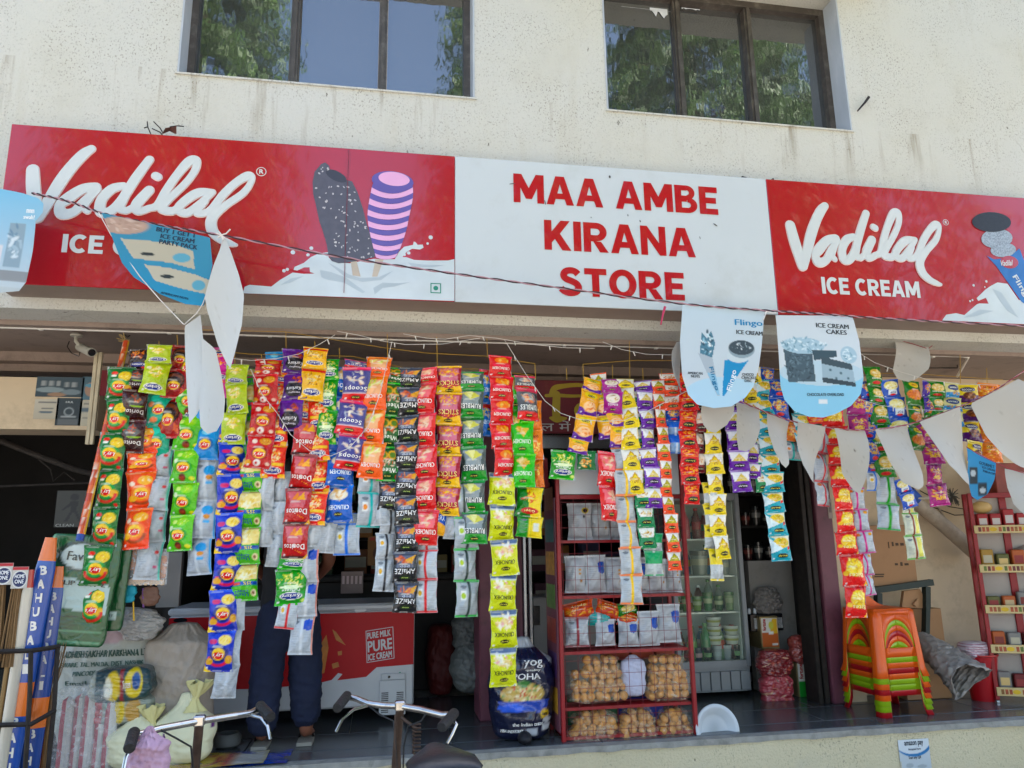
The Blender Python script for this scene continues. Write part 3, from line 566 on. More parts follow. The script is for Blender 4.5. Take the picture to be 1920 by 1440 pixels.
# print recipes: positions are as the packet hangs (v up); lettering hangs upside down
LAYS = lambda: [('e',.5,.43,.25,.145,'#f3c713'),('e',.5,.40,.22,.085,'#c8102e'),('t','Lay\'s',.5,.41,.42,.115,'#fff4e6')]
KUR = lambda y=.2: [('e',.5,y,.36,.105,'#f4f1e6'),('e',.5,y,.33,.085,'#1d2f7d'),('t','Kurkure',.5,y,.56,.09,'#f6f3ea')]
BAL = lambda y=.17: [('e',.5,y,.17,.05,'#2a2c1d'),('t','BALAJI',.5,y,.24,.035,'#e9d95b')]
YEL = ['#e9c24a','#f0d67c','#d9a030','#f6e3a0']; ORG = ['#d2622a','#e58a45','#b8471f','#f0a860']; PNK = ['#e2a186','#f0c4a6','#c9765a','#f5d9bf']
D = {
 'green_chip': [('bg','#12733a','#0e5f30'),('r',0,.93,1,1,'#0b4f28'),('e',.7,.72,.24,.14,'#e8c968'),('chips',.72,.73,.2,.11,YEL,16,.07),('e',.3,.8,.12,.05,'#d94a3a'),('e',.28,.72,.1,.035,'#eef0e0'),('e',.5,.43,.36,.2,'#2f9650'),('e',.8,.36,.15,.10,'#dfae3a')]+LAYS()+[('arc',.5,.36,.37,.2,.05,'#c8403a'),('e',.84,.08,.07,.04,'#cc3a30')],
 'lime_chip': [('bg','#79c21f','#5fae1c'),('r',0,.93,1,1,'#8ccf36'),('e',.3,.8,.1,.06,'#cfe58a'),('e',.6,.8,.22,.12,'#9bd13a'),('chips',.65,.8,.2,.08,['#cfe070','#e4e89a','#a9cc3e'],12,.07),('e',.18,.62,.1,.07,'#dff0c8'),('e',.5,.43,.34,.19,'#3a8f2b')]+LAYS()+[('e',.5,.15,.14,.10,'#5b2b1a'),('e',.5,.12,.10,.06,'#8d3f22'),('e',.85,.12,.1,.05,'#d8d24a')],
 'orange_chip': [('bg','#ee6a12','#e2590c'),('r',0,.93,1,1,'#f3812e'),('e',.65,.76,.26,.12,'#f4b35a'),('chips',.66,.77,.22,.1,['#f4d9a0','#f7e8c8','#e8a85a'],12,.08),('e',.2,.68,.1,.06,'#f6ddc8'),('e',.5,.43,.36,.2,'#f08a2c')]+LAYS()+[('arc',.5,.36,.37,.2,.05,'#8f4a10'),('e',.2,.3,.15,.08,'#f0b45a')],
 'blue_chip': [('bg','#1f3fb4','#1a2f93'),('r',0,.93,1,1,'#2a53c8'),('e',.68,.76,.24,.12,'#edd58a'),('chips',.7,.76,.2,.1,YEL,14,.08),('e',.25,.72,.16,.06,'#c4406a'),('e',.5,.43,.36,.2,'#15246e')]+LAYS()+[('arc',.5,.36,.37,.2,.05,'#d83b52'),('e',.15,.25,.15,.08,'#d9a43e'),('e',.88,.3,.12,.1,'#d9a43e'),('p',[(0,0),(.25,0),(0,.14)],'#e9c62a')],
 'teal_chip': [('bg','#22a98a','#1d9a80'),('r',0,.93,1,1,'#3fc0a2'),('e',.4,.78,.22,.1,'#59c9b0'),('e',.2,.6,.14,.08,'#d98a6a'),('e',.5,.43,.3,.17,'#157e6c')]+LAYS()+[('e',.3,.15,.16,.07,'#e58d6a')],
 'cyan_chip': [('bg','#1593cf','#0f7fbd'),('e',.5,.43,.34,.19,'#0c5f9c')]+LAYS()+[('e',.5,.8,.2,.1,'#8fd0e8')],
 'red_chip': [('bg','#c31f2c','#ad1524'),('r',0,.93,1,1,'#cf3d45'),('e',.68,.8,.22,.11,'#d99a4c'),('chips',.68,.8,.18,.09,['#e0a656','#c88236','#eac27a'],12,.08),('e',.28,.78,.1,.07,'#f0dccb'),('e',.5,.45,.33,.2,'#8c1026')]+LAYS()+[('e',.45,.16,.13,.09,'#efe6e0'),('e',.42,.15,.05,.04,'#b5202c'),('e',.84,.14,.08,.05,'#e8c9b8'),('e',.1,.16,.14,.07,'#d9a048')],
 'dark_chip': [('bg','#a01d20','#8d181c'),('e',.5,.6,.42,.3,'#2a1712'),('e',.5,.62,.36,.2,'#6b3a26'),('e',.5,.57,.3,.16,'#2a1712')]+LAYS()+[('p',[(.1,.3),(.3,.34),(.35,.2),(.12,.12)],'#c05a3a'),('p',[(.8,.34),(.95,.3),(.92,.12),(.75,.18)],'#c05a3a'),('r',0,0,1,.09,'#a82026')],
 'dark_nacho': [('bg','#3a1512','#2b0f12'),('r',0,.92,1,1,'#4a1c16'),('p',[(.12,.62),(.5,.92),(.88,.62),(.5,.4)],'#5a5652'),('chips',.52,.7,.2,.12,['#c85a24','#e07c34','#a03e18'],14,.09),('e',.6,.48,.3,.03,'#8aa83a'),('t','Doritos',.5,.30,.78,.13,'#e2d8d2'),('r',0,.05,1,.09,'#5a2320')],
 'red_nacho': [('bg','#a51a20','#b01c22'),('r',0,.88,1,1,'#8d4a4a'),('p',[(.1,.9),(.9,.9),(.78,.45),(.25,.45)],'#c76a70'),('p',[(.3,.66),(.5,.9),(.62,.64)],'#e08a3c'),('p',[(.5,.66),(.72,.88),(.82,.66)],'#eeb062'),('p',[(.5,.46),(.44,.34),(.58,.34)],'#d9d0cc'),('t','Doritos',.5,.34,.80,.15,'#f3ece6'),('p',[(.5,.26),(.78,.14),(.74,.2)],'#e08a3c'),('r',0,0,1,.075,'#2a1416'),('p',[(.8,.0),(1,.0),(1,.14)],'#d9a32e')],
 'black_curl': [('bg','#2b1712','#21120f'),('chips',.5,.72,.38,.2,['#b5541c','#d8792c','#7d3512','#e69a4a'],40,.11),('e',.55,.24,.36,.10,'#1b2870'),('t','Kurkure',.55,.24,.56,.09,'#e8e8ee'),('e',.85,.1,.2,.06,'#c23a20')],
 'lime_curl': [('bg','#bccc14','#a9bd10'),('r',0,.94,1,1,'#8fa512'),('chips',.5,.66,.3,.17,['#efd77a','#f7e7a6','#d8b44a','#fff1c4'],55,.10),('e',.2,.78,.1,.05,'#f3f0cf')]+KUR(.2),
 'yellow_curl': [('bg','#e9b50f','#f0c31a'),('r',0,.85,1,.94,'#c8401f'),('chips',.5,.62,.36,.19,['#c98a3a','#efcf84','#8a5a20','#f6e2a8'],60,.09)]+KUR(.24)+[('r',0,.02,1,.05,'#d8a412')],
 'orange_curl': [('bg','#e4551a','#d6440f'),('r',0,.94,1,1,'#e9b22c'),('chips',.5,.68,.34,.2,['#f2c06c','#f7dba0','#e58a3a','#fbe9c4'],60,.09),('r',.1,.36,.95,.45,'#f0c63a')]+KUR(.22)+[('e',.12,.06,.2,.07,'#efb92c'),('e',.9,.06,.2,.07,'#efb92c')],
 'purple_curl': [('bg','#5b2a80','#4a2170'),('r',0,.86,1,1,'#6d35a0'),('chips',.6,.68,.22,.16,['#c2562a','#e07c3c','#8f3a1c'],30,.09),('e',.5,.34,.42,.26,'#1c1620'),('t','Kurkure',.5,.36,.62,.12,'#e9e6ea'),('t','Naughty',.5,.22,.5,.07,'#cfc9d6')],
 'green_curl': [('bg','#2d8f2e','#228a35'),('chips',.5,.68,.42,.22,['#d9d44a','#efe68a','#b7b02c','#f4f0b0'],60,.09),('e',.5,.5,.4,.05,'#e3efc9')]+KUR(.26)+[('t','Puffcorn',.5,.41,.6,.07,'#f0f4e4'),('r',0,.0,1,.08,'#4fb03a'),('e',.9,.12,.1,.05,'#cfe08a')],
 'pink_curl': [('bg','#c2268a','#cf3f9a'),('chips',.5,.55,.4,.3,['#f0a12c','#f7c96a','#e2602c'],40,.10)]+KUR(.8),
 'uncle_chip': [('bg','#5fb021','#58a81f'),('r',0,.40,1,.5,'#164a9e'),('p',[(0,.86),(.2,.95),(.9,.97),(1,.8),(1,.56),(.5,.52),(0,.6)],'#eedb9c'),('chips',.5,.75,.42,.18,['#f3e6b4','#e8d08a','#f8f0cf','#dfc070'],30,.15),('r',.2,.94,.95,.97,'#6b3a22'),('t','25%',.62,.45,.3,.08,'#f2dd3a'),('r',.06,.42,.34,.48,'#d0502f'),('t','Chipps',.4,.25,.52,.09,'#16348f'),('t','Uncle',.4,.16,.52,.09,'#16348f'),('e',.85,.2,.1,.09,'#e9d9b0'),('e',.84,.2,.05,.05,'#6b3a22')],
 'scoop': [('bg','#4b4a86','#4b4a86'),('r',0,.9,1,1,'#e2506e'),('chips',.52,.68,.36,.18,['#e8d3c0','#d9a98c','#f2e6da','#b3b8c8'],16,.16),('t','Scoops',.5,.38,.82,.16,'#f2f2f2'),('r',0,0,1,.24,'#cf1426'),('r',0,.24,1,.26,'#e9e4ea')]+BAL(.13),
 'orange_crunch': [('bg','#ea7a14','#e66c0c'),('r',0,.88,1,1,'#f08b3c'),('p',[(.12,.84),(.88,.84),(.8,.42),(.2,.42)],'#f3b890'),('chips',.5,.73,.34,.1,['#f2e9b4','#dfe08a','#f7f2d2','#c8d06a'],10,.2),('t','CRUNCHEM',.5,.36,.78,.11,'#fdf4ec')]+BAL(.17),
 'blue_crunch': [('bg','#0e63b8','#0d55a4'),('r',0,.92,1,1,'#1779d0'),('e',.5,.72,.36,.15,'#f0e2c8'),('chips',.5,.72,.32,.12,['#f7efe0','#e9c89a','#d8a870'],10,.18),('t','CRUNCHEM',.5,.38,.8,.12,'#e8f2fa')]+BAL(.2),
 'wheel': [('bg','#4dbf2b','#45b327'),('p',[(0,.95),(.82,.95),(.82,.05),(0,.05)],'#1f5a2a'),('e',.22,.74,.2,.14,'#d9a82a'),('e',.22,.74,.13,.09,'#5b7a24'),('e',.62,.74,.2,.14,'#d9a82a'),('e',.62,.74,.13,.09,'#5b7a24'),('chips',.42,.52,.3,.12,['#d2603a','#e8d0b8','#c8402c','#f0e4cc'],18,.11),('t','Wheels',.42,.3,.74,.13,'#f1f6e6'),('e',.42,.14,.24,.07,'#12401c'),('e',.82,.12,.08,.06,'#c23a2a')]+[('t','BALAJI',.42,.14,.24,.035,'#e9d95b')],
 'black_maize': [('bg','#1f1f22','#17171a'),('r',0,.9,1,1,'#4c5160'),('p',[(.1,.88),(.9,.88),(.85,.5),(.15,.5)],'#5a6072'),('p',[(.35,.68),(.95,.9),(.8,.62)],'#d9a45c'),('chips',.4,.72,.26,.12,['#d2765a','#e09a70','#b8553a'],10,.16),('t','pop',.5,.55,.4,.08,'#b9c0d4'),('t','AMaiZE',.5,.38,.86,.16,'#f2efec'),('e',.5,.18,.24,.07,'#24301c'),('t','BALAJI',.5,.18,.26,.04,'#b8d06a')],
 'red_crunch': [('bg','#cf1a26','#c21220'),('r',0,.9,1,1,'#e2606e'),('p',[(.1,.88),(.9,.88),(.82,.46),(.18,.46)],'#e57a80'),('chips',.5,.7,.3,.15,PNK,16,.18),('t','CRUNCHEX',.5,.36,.84,.13,'#fbeee8')]+BAL(.17),
 'stick': [('bg','#8d1f33','#a52a44'),('r',0,.93,1,1,'#e9c01c'),('p',[(.1,.9),(.9,.9),(.85,.45),(.15,.45)],'#c8788c'),('chips',.5,.74,.36,.18,['#e9a23a','#f4cf70','#d27a24'],50,.09),('t','STICKS',.5,.38,.8,.15,'#f6d77a'),('p',[(0,0),(1,0),(1,.3),(.5,.18),(0,.28)],'#e9bf14'),('chips',.5,.3,.46,.08,['#d2502c','#f0b04a','#f6d26a'],16,.07)]+BAL(.12),
 'grey_rumble': [('bg','#4b5450','#50585a'),('r',0,.9,1,1,'#2e8a44'),('p',[(.1,.88),(.9,.88),(.8,.44),(.2,.44)],'#8d9698'),('p',[(.16,.84),(.42,.84),(.52,.56)],'#d9d488'),('p',[(.88,.72),(.6,.86),(.48,.58)],'#cfca72'),('p',[(.3,.88),(.6,.88),(.5,.6)],'#e8e4a6'),('t','RUMBLES',.5,.38,.82,.15,'#f2f2ee'),('r',0,0,1,.29,'#1f8a3c')]+BAL(.15),
 'red_rumble': [('bg','#5a5c60','#55575c'),('r',0,.86,1,1,'#e0566a'),('e',.5,.66,.34,.16,'#9aa0a8'),('chips',.5,.66,.3,.14,['#e8b48a','#d98a5c','#f2d6b8','#c04a4a'],14,.17),('t','RUMBLES',.5,.36,.84,.15,'#f2f2ee'),('r',0,0,1,.24,'#cf1a26')]+BAL(.13),
 'red_crunchem': [('bg','#cf1620','#c40f1c'),('r',0,.93,1,1,'#e0455a'),('e',.52,.76,.3,.14,'#e8842c'),('chips',.52,.76,.28,.12,['#f0a24a','#e57c2a','#f4c07a'],10,.2),('p',[(.1,.6),(.9,.6),(.82,.44),(.18,.44)],'#d9485a'),('t','CRUNCHEM',.5,.40,.76,.12,'#f9ece6')]+BAL(.17),
 'green_crunchem': [('bg','#54b92c','#4cb02a'),('r',0,.93,1,1,'#74cf48'),('p',[(.2,.78),(.82,.78),(.55,.5)],'#e0b86a'),('chips',.5,.72,.26,.1,['#e8c884','#d0a050','#f2dca8'],9,.18),('t','CRUNCHEM',.5,.38,.76,.12,'#eefbe4')]+BAL(.17),
 'lime_crunch': [('bg','#cfd42a','#d3d92c'),('r',0,.86,1,1,'#5a6a86'),('chips',.52,.72,.36,.18,['#f4e6c4','#eed7a8','#f9f2de','#e2a8a0','#e8c890'],34,.15),('r',0,.84,1,.87,'#d9dce4'),('t','CRUNCHEX',.5,.38,.76,.11,'#2c3018')]+BAL(.2)+[('p',[(.8,0),(1,0),(1,.1)],'#e8e9c4')],
 'blue_red': [('bg','#0f74c4','#0d66b2'),('r',0,.82,1,1,'#cf2430'),('chips',.5,.68,.36,.14,YEL,20,.12),('t','CRUNCHEM',.5,.4,.8,.12,'#dff0fb')]+BAL(.2),
 'green_yellow': [('bg','#1f7a32','#1a6e2c'),('p',[(.35,1),(1,1),(1,0),(.6,0)],'#e9cf1c'),('chips',.5,.62,.3,.2,['#d2603a','#e58c4a','#b8432a'],24,.10),('e',.55,.2,.34,.1,'#b8251e'),('t','Gippi',.55,.2,.4,.09,'#f4e08a')],
 'yellow_puff': [('bg','#efb41c','#f0a824'),('p',[(0,.0),(1,0),(1,.3),(.5,.14),(0,.3)],'#5a2a8c'),('e',.5,.34,.34,.2,'#f3c9a0'),('chips',.5,.34,.3,.16,['#e8a06a','#f3d3b0','#d27a4a'],14,.14),('e',.5,.8,.36,.12,'#e9d430'),('e',.5,.76,.2,.05,'#2c2d1e'),('t','BALAJI',.5,.76,.3,.06,'#f0e06a')],
 'magenta_puff': [('bg','#a12a8a','#93247c'),('e',.5,.7,.36,.22,'#efe6dc'),('chips',.5,.7,.28,.15,['#d8c08a','#eadfc0','#a98a5a'],16,.12),('t','RINGS',.5,.42,.5,.09,'#f5e6f2')]+BAL(.2),
 'yellow_mix': [('bg','#e9d31c','#e6cb14'),('p',[(0,.95),(1,.95),(1,.45),(0,.45)],'#efeee6'),('p',[(.5,.9),(.95,.4),(.05,.4)],'#c9a42a'),('chips',.5,.56,.34,.16,['#d9b040','#b98a24','#efd27a','#8f6a1c'],50,.08),('p',[(0,.42),(.12,.42),(.5,.78),(.88,.42),(1,.42),(1,.0),(0,0)],'#e9d31c'),('chips',.5,.54,.22,.11,['#d9b040','#b98a24','#efd27a','#8f6a1c'],40,.08),('e',.5,.24,.26,.09,'#24261a'),('t','BALAJI',.5,.24,.4,.06,'#e9d95b')],
 'purple_mix': [('bg','#6a2f9e','#5e2a92'),('r',0,.92,1,1,'#a884cc'),('p',[(.02,.9),(.98,.9),(.9,.46),(.1,.46)],'#efeef0'),('p',[(.5,.84),(.86,.48),(.14,.48)],'#d8c27a'),('chips',.5,.58,.26,.1,['#e8d48a','#cbb054','#f2e6b4'],24,.08),('e',.5,.26,.28,.10,'#1c1428'),('t','BALAJI',.5,.26,.42,.07,'#e9e2f0')],
 'orange_mix': [('bg','#ea6a14','#e55f10'),('p',[(0,.92),(1,.92),(.95,.5),(.05,.5)],'#f0eee8'),('p',[(.5,.9),(.92,.48),(.08,.48)],'#a8a02a'),('chips',.5,.6,.3,.12,['#c8b83a','#8f8a24','#e0d060'],30,.09),('e',.5,.26,.26,.09,'#24261a'),('t','BALAJI',.5,.26,.4,.06,'#f0d95b')],
 'brown_mix': [('bg','#e8692a','#e25a1a'),('p',[(0,.92),(1,.92),(.95,.5),(.05,.5)],'#efe9e2'),('chips',.5,.62,.3,.16,['#c8743a','#9a4f24','#e0a060'],40,.1),('e',.5,.26,.3,.1,'#24261a'),('t','BALAJI',.5,.26,.4,.06,'#f0d95b')],
 'emerald_mix': [('bg','#128a5c','#0f7f54'),('p',[(.04,.92),(.96,.92),(.86,.5),(.14,.5)],'#efefe8'),('chips',.5,.66,.3,.14,['#d9b97a','#b98a4a','#efdcb0'],24,.11),('e',.5,.24,.3,.1,'#14241a'),('t','BALAJI',.5,.24,.42,.06,'#e9d95b')],
 'noodle_red': [('bg','#d23a18','#c92f14'),('r',0,.93,1,1,'#b8241a'),('chips',.5,.72,.46,.2,['#e9782a','#f2a43c','#a82a14','#f6c24e'],50,.12),('r',.05,.5,.95,.52,'#f0b03c'),('e',.5,.26,.34,.13,'#1f2418'),('t','BALAJI',.5,.26,.5,.08,'#e9d95b')],
 'maroon_white': [('bg','#7a2a30','#70242c'),('p',[(.05,.9),(.95,.9),(.9,.4),(.1,.4)],'#e8dcd0'),('chips',.5,.6,.26,.12,['#d8a070','#b8703c','#efd0a8'],18,.11),('e',.5,.2,.3,.09,'#2a1c1c'),('t','BALAJI',.5,.2,.42,.06,'#e8dcc0')],
 'teal_noodle': [('bg','#2aa4b0','#1f98a8'),('p',[(0,.92),(.1,.92),(.9,.52),(1,.36),(1,.92)],'#efe9d2'),('e',.55,.68,.4,.2,'#e6c86a'),('chips',.55,.68,.36,.17,['#f0dc94','#d9b24a','#c8903a','#8fae4a'],50,.09),('p',[(0,.9),(0,.3),(.6,.46),(.3,.62)],'#dfeef0'),('p',[(.8,.5),(1,.58),(1,.46),(.84,.4)],'#c8321e'),('e',.55,.2,.28,.09,'#24301c'),('t','BALAJI',.55,.2,.42,.06,'#e9d95b')],
 'blue_snack': [('bg','#1a55b4','#164aa4'),('chips',.5,.62,.36,.26,['#e8a83a','#f2d06a','#d2642a','#f7e4a8'],50,.12),('t','TOPS',.5,.42,.5,.12,'#f6b83a'),('e',.5,.2,.2,.08,'#c8281e')],
 'red_snack': [('bg','#c8141e','#d21a20'),('r',0,.9,1,1,'#b00f18'),('e',.55,.58,.36,.28,'#e9c94e'),('chips',.55,.6,.34,.26,['#f0dc7a','#dcb53a','#f6eaa6','#c89a2c'],45,.13),('t','Bites',.55,.34,.62,.13,'#f6e9a0'),('p',[(.85,.02),(1,.0),(1,.2)],'#e9b82a'),('e',.14,.4,.1,.07,'#eec23a')],
 'magenta_snack': [('bg','#8c1f6a','#a02a7a'),('r',0,.9,1,1,'#741a5a'),('chips',.5,.56,.36,.3,['#e8b83a','#f2da80','#d28a2a','#c23a6a'],50,.12),('t','POPS',.5,.34,.5,.12,'#f0c43a')],
 'green_snack': [('bg','#1f7a2c','#1a7028'),('e',.55,.6,.34,.24,'#dfc27a'),('chips',.55,.6,.32,.22,['#efdca0','#d2ac5a','#f6eccb'],40,.11),('t','Namkeen',.55,.34,.66,.1,'#f0f6e0'),('e',.5,.16,.24,.07,'#c0281e')],
 'blue_popcorn': [('bg','#1457b8','#0f4ca8'),('e',.5,.66,.4,.24,'#e9e2b0'),('chips',.5,.66,.36,.22,['#f3eec8','#e8d88a','#faf6e0','#d9c46a'],45,.12),('r',.26,.18,.74,.44,'#dfe6ee'),('t','POP',.5,.3,.3,.1,'#1a4a9a'),('e',.5,.18,.16,.05,'#c8281e')],
 'green_pea': [('bg','#2c6f2a','#356f26'),('e',.5,.8,.26,.12,'#e9cf2c'),('t','CHANA',.5,.8,.3,.06,'#b8281c'),('e',.5,.42,.44,.22,'#c8742a'),('chips',.5,.42,.42,.2,['#d98a3a','#b8601f','#eaa85a'],50,.09)],
 'violet_snack': [('bg','#3a2a8a','#4a2f94'),('chips',.5,.55,.36,.28,['#e8a83a','#d2642a','#f2d06a'],40,.13)],
 'white_snack': [('bg','#e0d9a0','#e6dfb4'),('r',0,.0,1,.32,'#2a8ac0'),('e',.5,.64,.36,.2,'#2c3a6e'),('t','CREAM',.5,.64,.5,.1,'#f0f0e0'),('chips',.5,.28,.36,.14,['#8a5a30','#c89a5a'],18,.12)],
 'choco_snack': [('bg','#e8cf3a','#5a2470'),('r',0,0,1,.42,'#4a1f5e'),('r',0,.42,1,1,'#e6cc34'),('e',.5,.72,.34,.13,'#2a1f4e'),('t','CHOCOS',.5,.72,.5,.1,'#f2efe0'),('e',.55,.4,.3,.2,'#6b3a1e'),('chips',.55,.4,.26,.16,['#8a4f2a','#3a1c10','#b57a4a'],18,.13)],
 'amber_snack': [('bg','#e08a1c','#d87a14'),('chips',.5,.5,.36,.3,['#f0b84a','#c8641c','#f6d88a'],40,.12),('t','GOLD',.5,.75,.5,.1,'#8a1f14')],
 'sun_snack': [('bg','#1c6a3a','#195f34'),('chips',.5,.35,.3,.24,['#e8a85a','#f2c88a','#d08038'],24,.14),('t','Nadi',.5,.75,.5,.12,'#c8e0c0')],
 'blue_yellow': [('bg','#1455b0','#104a9c'),('p',[(0,0),(1,0),(1,.36),(.4,.5),(0,.3)],'#e9ae1c'),('t','Yolo',.5,.66,.7,.2,'#e8f0f8')],
}
def back_design(seam, body='#b0b4b8', strip=None, box=None, seal=True):
    d = [('bg', body, body)]
    for k in range(11): d.append(('r', .10, .82-.062*k, .40-.06*(k % 3), .835-.062*k, '#8f9599'))
    for k in range(9): d.append(('r', .62, .78-.07*k, .92-.07*(k % 2), .792-.07*k, '#9aa0a4'))
    d += [('r', .62, .08, .9, .2, '#a7acb0'), ('e', .26, .82, .13, .045, '#6f7478')]
    if seal: d += [('r', 0, .94, 1, 1, seam), ('r', 0, 0, 1, .06, seam)]
    d.append(('r', .45, 0, .57, 1, strip or seam))
    if box: d.append(('r', .14, .46, .36, .72, '#e4e6e2')); d.append(('e', .25, .58, .09, .08, box))
    return d
D.update({'back_silver': back_design('#aeb3b8', strip='#b6babf', seal=False)+[('r',.7,.3,.86,.36,'#c0607a'),('e',.78,.7,.08,.05,'#c04a4a'),('r',.92,0,1,1,'#5fb7a4')],
 'back_plain': back_design('#b9bdc2', '#b2b6ba', strip='#c2c6ca', seal=False), 'back_navy': back_design('#c3c7ca', '#b4b8bc', strip='#d0d3d5', seal=False)+[('p',[(.6,.86),(.78,.9),(.94,.86),(.94,.64),(.78,.6),(.6,.64)],'#1b4aa8'),('r',.95,0,1,1,'#d86a3a')],
 'back_cyan': back_design('#b9bec4', '#a8aeb5', strip='#c3c9ce', seal=False)+[('e',.66,.72,.22,.12,'#1c8fc4'),('e',.66,.56,.12,.06,'#c88a4a'),('r',.55,.4,.78,.46,'#2a9ad0'),('r',.93,0,1,1,'#1c8fc4')],
 'back_blue': back_design('#1c6ac4', '#b6bcc2', box='#d0b04a'), 'back_teal': back_design('#1ea8a4', '#b0b4b8', box='#d98a4a'), 'back_red': back_design('#c81a2a', '#bfc3c6', box='#d0a83a'),
 'back_green': back_design('#2fa84c', '#aab0b2', strip='#2c3a34', box='#a9c02a'), 'back_black': back_design('#aaaeb2', '#b9bdc1', strip='#1d1d20', box='#d9a84a', seal=False), 'back_orange': back_design('#ea7a1c', '#babec0', strip='#f0c42c'),
 'back_yellow': back_design('#e6cf1c', '#bfc3c2', strip='#c8ccd0')+[('r',0,.5,1,.94,'#e6cf1c'),('e',.3,.78,.2,.06,'#5a5424')], 'back_magenta': back_design('#b5227a', '#b2b8c0')+[('e',.2,.84,.12,.07,'#c8743a'),('e',.84,.84,.12,.07,'#c8903a')], 'back_crimson': back_design('#b8203a', '#b3b8bf')+[('e',.25,.84,.14,.07,'#b0643a')],
 'back_emerald': back_design('#1a9a64', '#c4cbca', strip='#cfd6d4')+[('r',0,.5,1,.94,'#1a9a64')], 'back_leaf': back_design('#1f8a34', '#b0b8c0')+[('r',.47,0,.6,1,'#1f8a34')], 'back_lime': back_design('#4f9a2c', '#d3d6c4', strip='#7a3a2a')+[('r',.62,.1,.9,.9,'#dcd884')], 'back_greenyellow': back_design('#2a8a3a', '#2a8a3a', strip='#e6cf1c')+[('r',.58,0,1,1,'#e6cf1c'),('r',.64,.3,.88,.7,'#d8dbd0')],
 'back_blue2': back_design('#1c4f9e', '#7f9fc8', strip='#c8d4e4')+[('r',0,.55,1,.94,'#1f62c4')], 'back_wine': back_design('#6a2028', '#70282e', strip='#7d3a3c', seal=False)})
U, Vv = np.meshgrid(np.linspace(0, 1, NU), np.linspace(0, 1, NV)); UV = np.stack([U.ravel(), Vv.ravel()], 1)
def in_poly(pts, poly):
    x, y = pts[:, 0], pts[:, 1]; ins = np.zeros(len(x), bool); n = len(poly)
    for i in range(n):
        (x0, y0), (x1, y1) = poly[i], poly[(i+1) % n]
        if y0 == y1: continue
        c = ((y0 > y) != (y1 > y)) & (x < (x1-x0)*(y-y0)/(y1-y0)+x0); ins ^= c
    return ins
SOFT = [NU]; VIV = [1.28]
def soft(colr, m, hexc):
    c = np.array(lin(hexc)); colr[:] = colr*(1-m[:, None])+c*m[:, None]
def paint(ops, pts, seed):
    rr = np.random.RandomState(seed); n = len(pts); colr = np.zeros((n, 3)); u, v = pts[:, 0], pts[:, 1]
    for o in ops:
        k = o[0]
        if k == 'bg': a, b = np.array(lin(o[1])), np.array(lin(o[2])); colr[:] = b+(a-b)*v[:, None]
        elif k == 'e':
            d = np.sqrt(((u-o[1])/o[3])**2+((v-o[2])/o[4])**2); soft(colr, np.clip((1-d)*o[3]*SOFT[0]*1.2+.5, 0, 1), o[5])
        elif k == 'r':
            soft(colr, np.clip((u-o[1])*SOFT[0]+.5, 0, 1)*np.clip((o[3]-u)*SOFT[0]+.5, 0, 1)*np.clip((v-o[2])*SOFT[0]*1.4+.5, 0, 1)*np.clip((o[4]-v)*SOFT[0]*1.4+.5, 0, 1), o[5])
        elif k == 'p': soft(colr, in_poly(pts, o[1]).astype(float), o[2])
        elif k == 'arc':
            d = np.sqrt(((u-o[1])/o[3])**2+((v-o[2])/o[4])**2); m = np.clip(1-np.abs(d-1)/.22, 0, 1)*(v < o[2]); soft(colr, np.clip(m*1.6, 0, 1), o[6])
        elif k == 'chips':
            cx, cy, rx, ry, cs, nn_, sz = o[1:]
            for i in range(nn_):
                a = rr.rand()*6.283; q = math.sqrt(rr.rand()); x, y = cx+rx*q*math.cos(a), cy+ry*q*math.sin(a); s1 = sz*rr.uniform(.5, 1.1); s2 = s1*rr.uniform(.3, .7)*.75; t = rr.rand()*3.14; co, si = math.cos(t), math.sin(t)
                dx, dy = (u-x), (v-y)*1.36; d = np.sqrt(((dx*co+dy*si)/s1)**2+((-dx*si+dy*co)/s2)**2); soft(colr, np.clip((1-d)*2.2, 0, 1)*.92, cs[i % len(cs)])
    g_ = colr @ np.array([.3, .59, .11]); colr = np.clip(g_[:, None]+(colr-g_[:, None])*VIV[0], 0.004, .92)
    return colr
PACK = {}
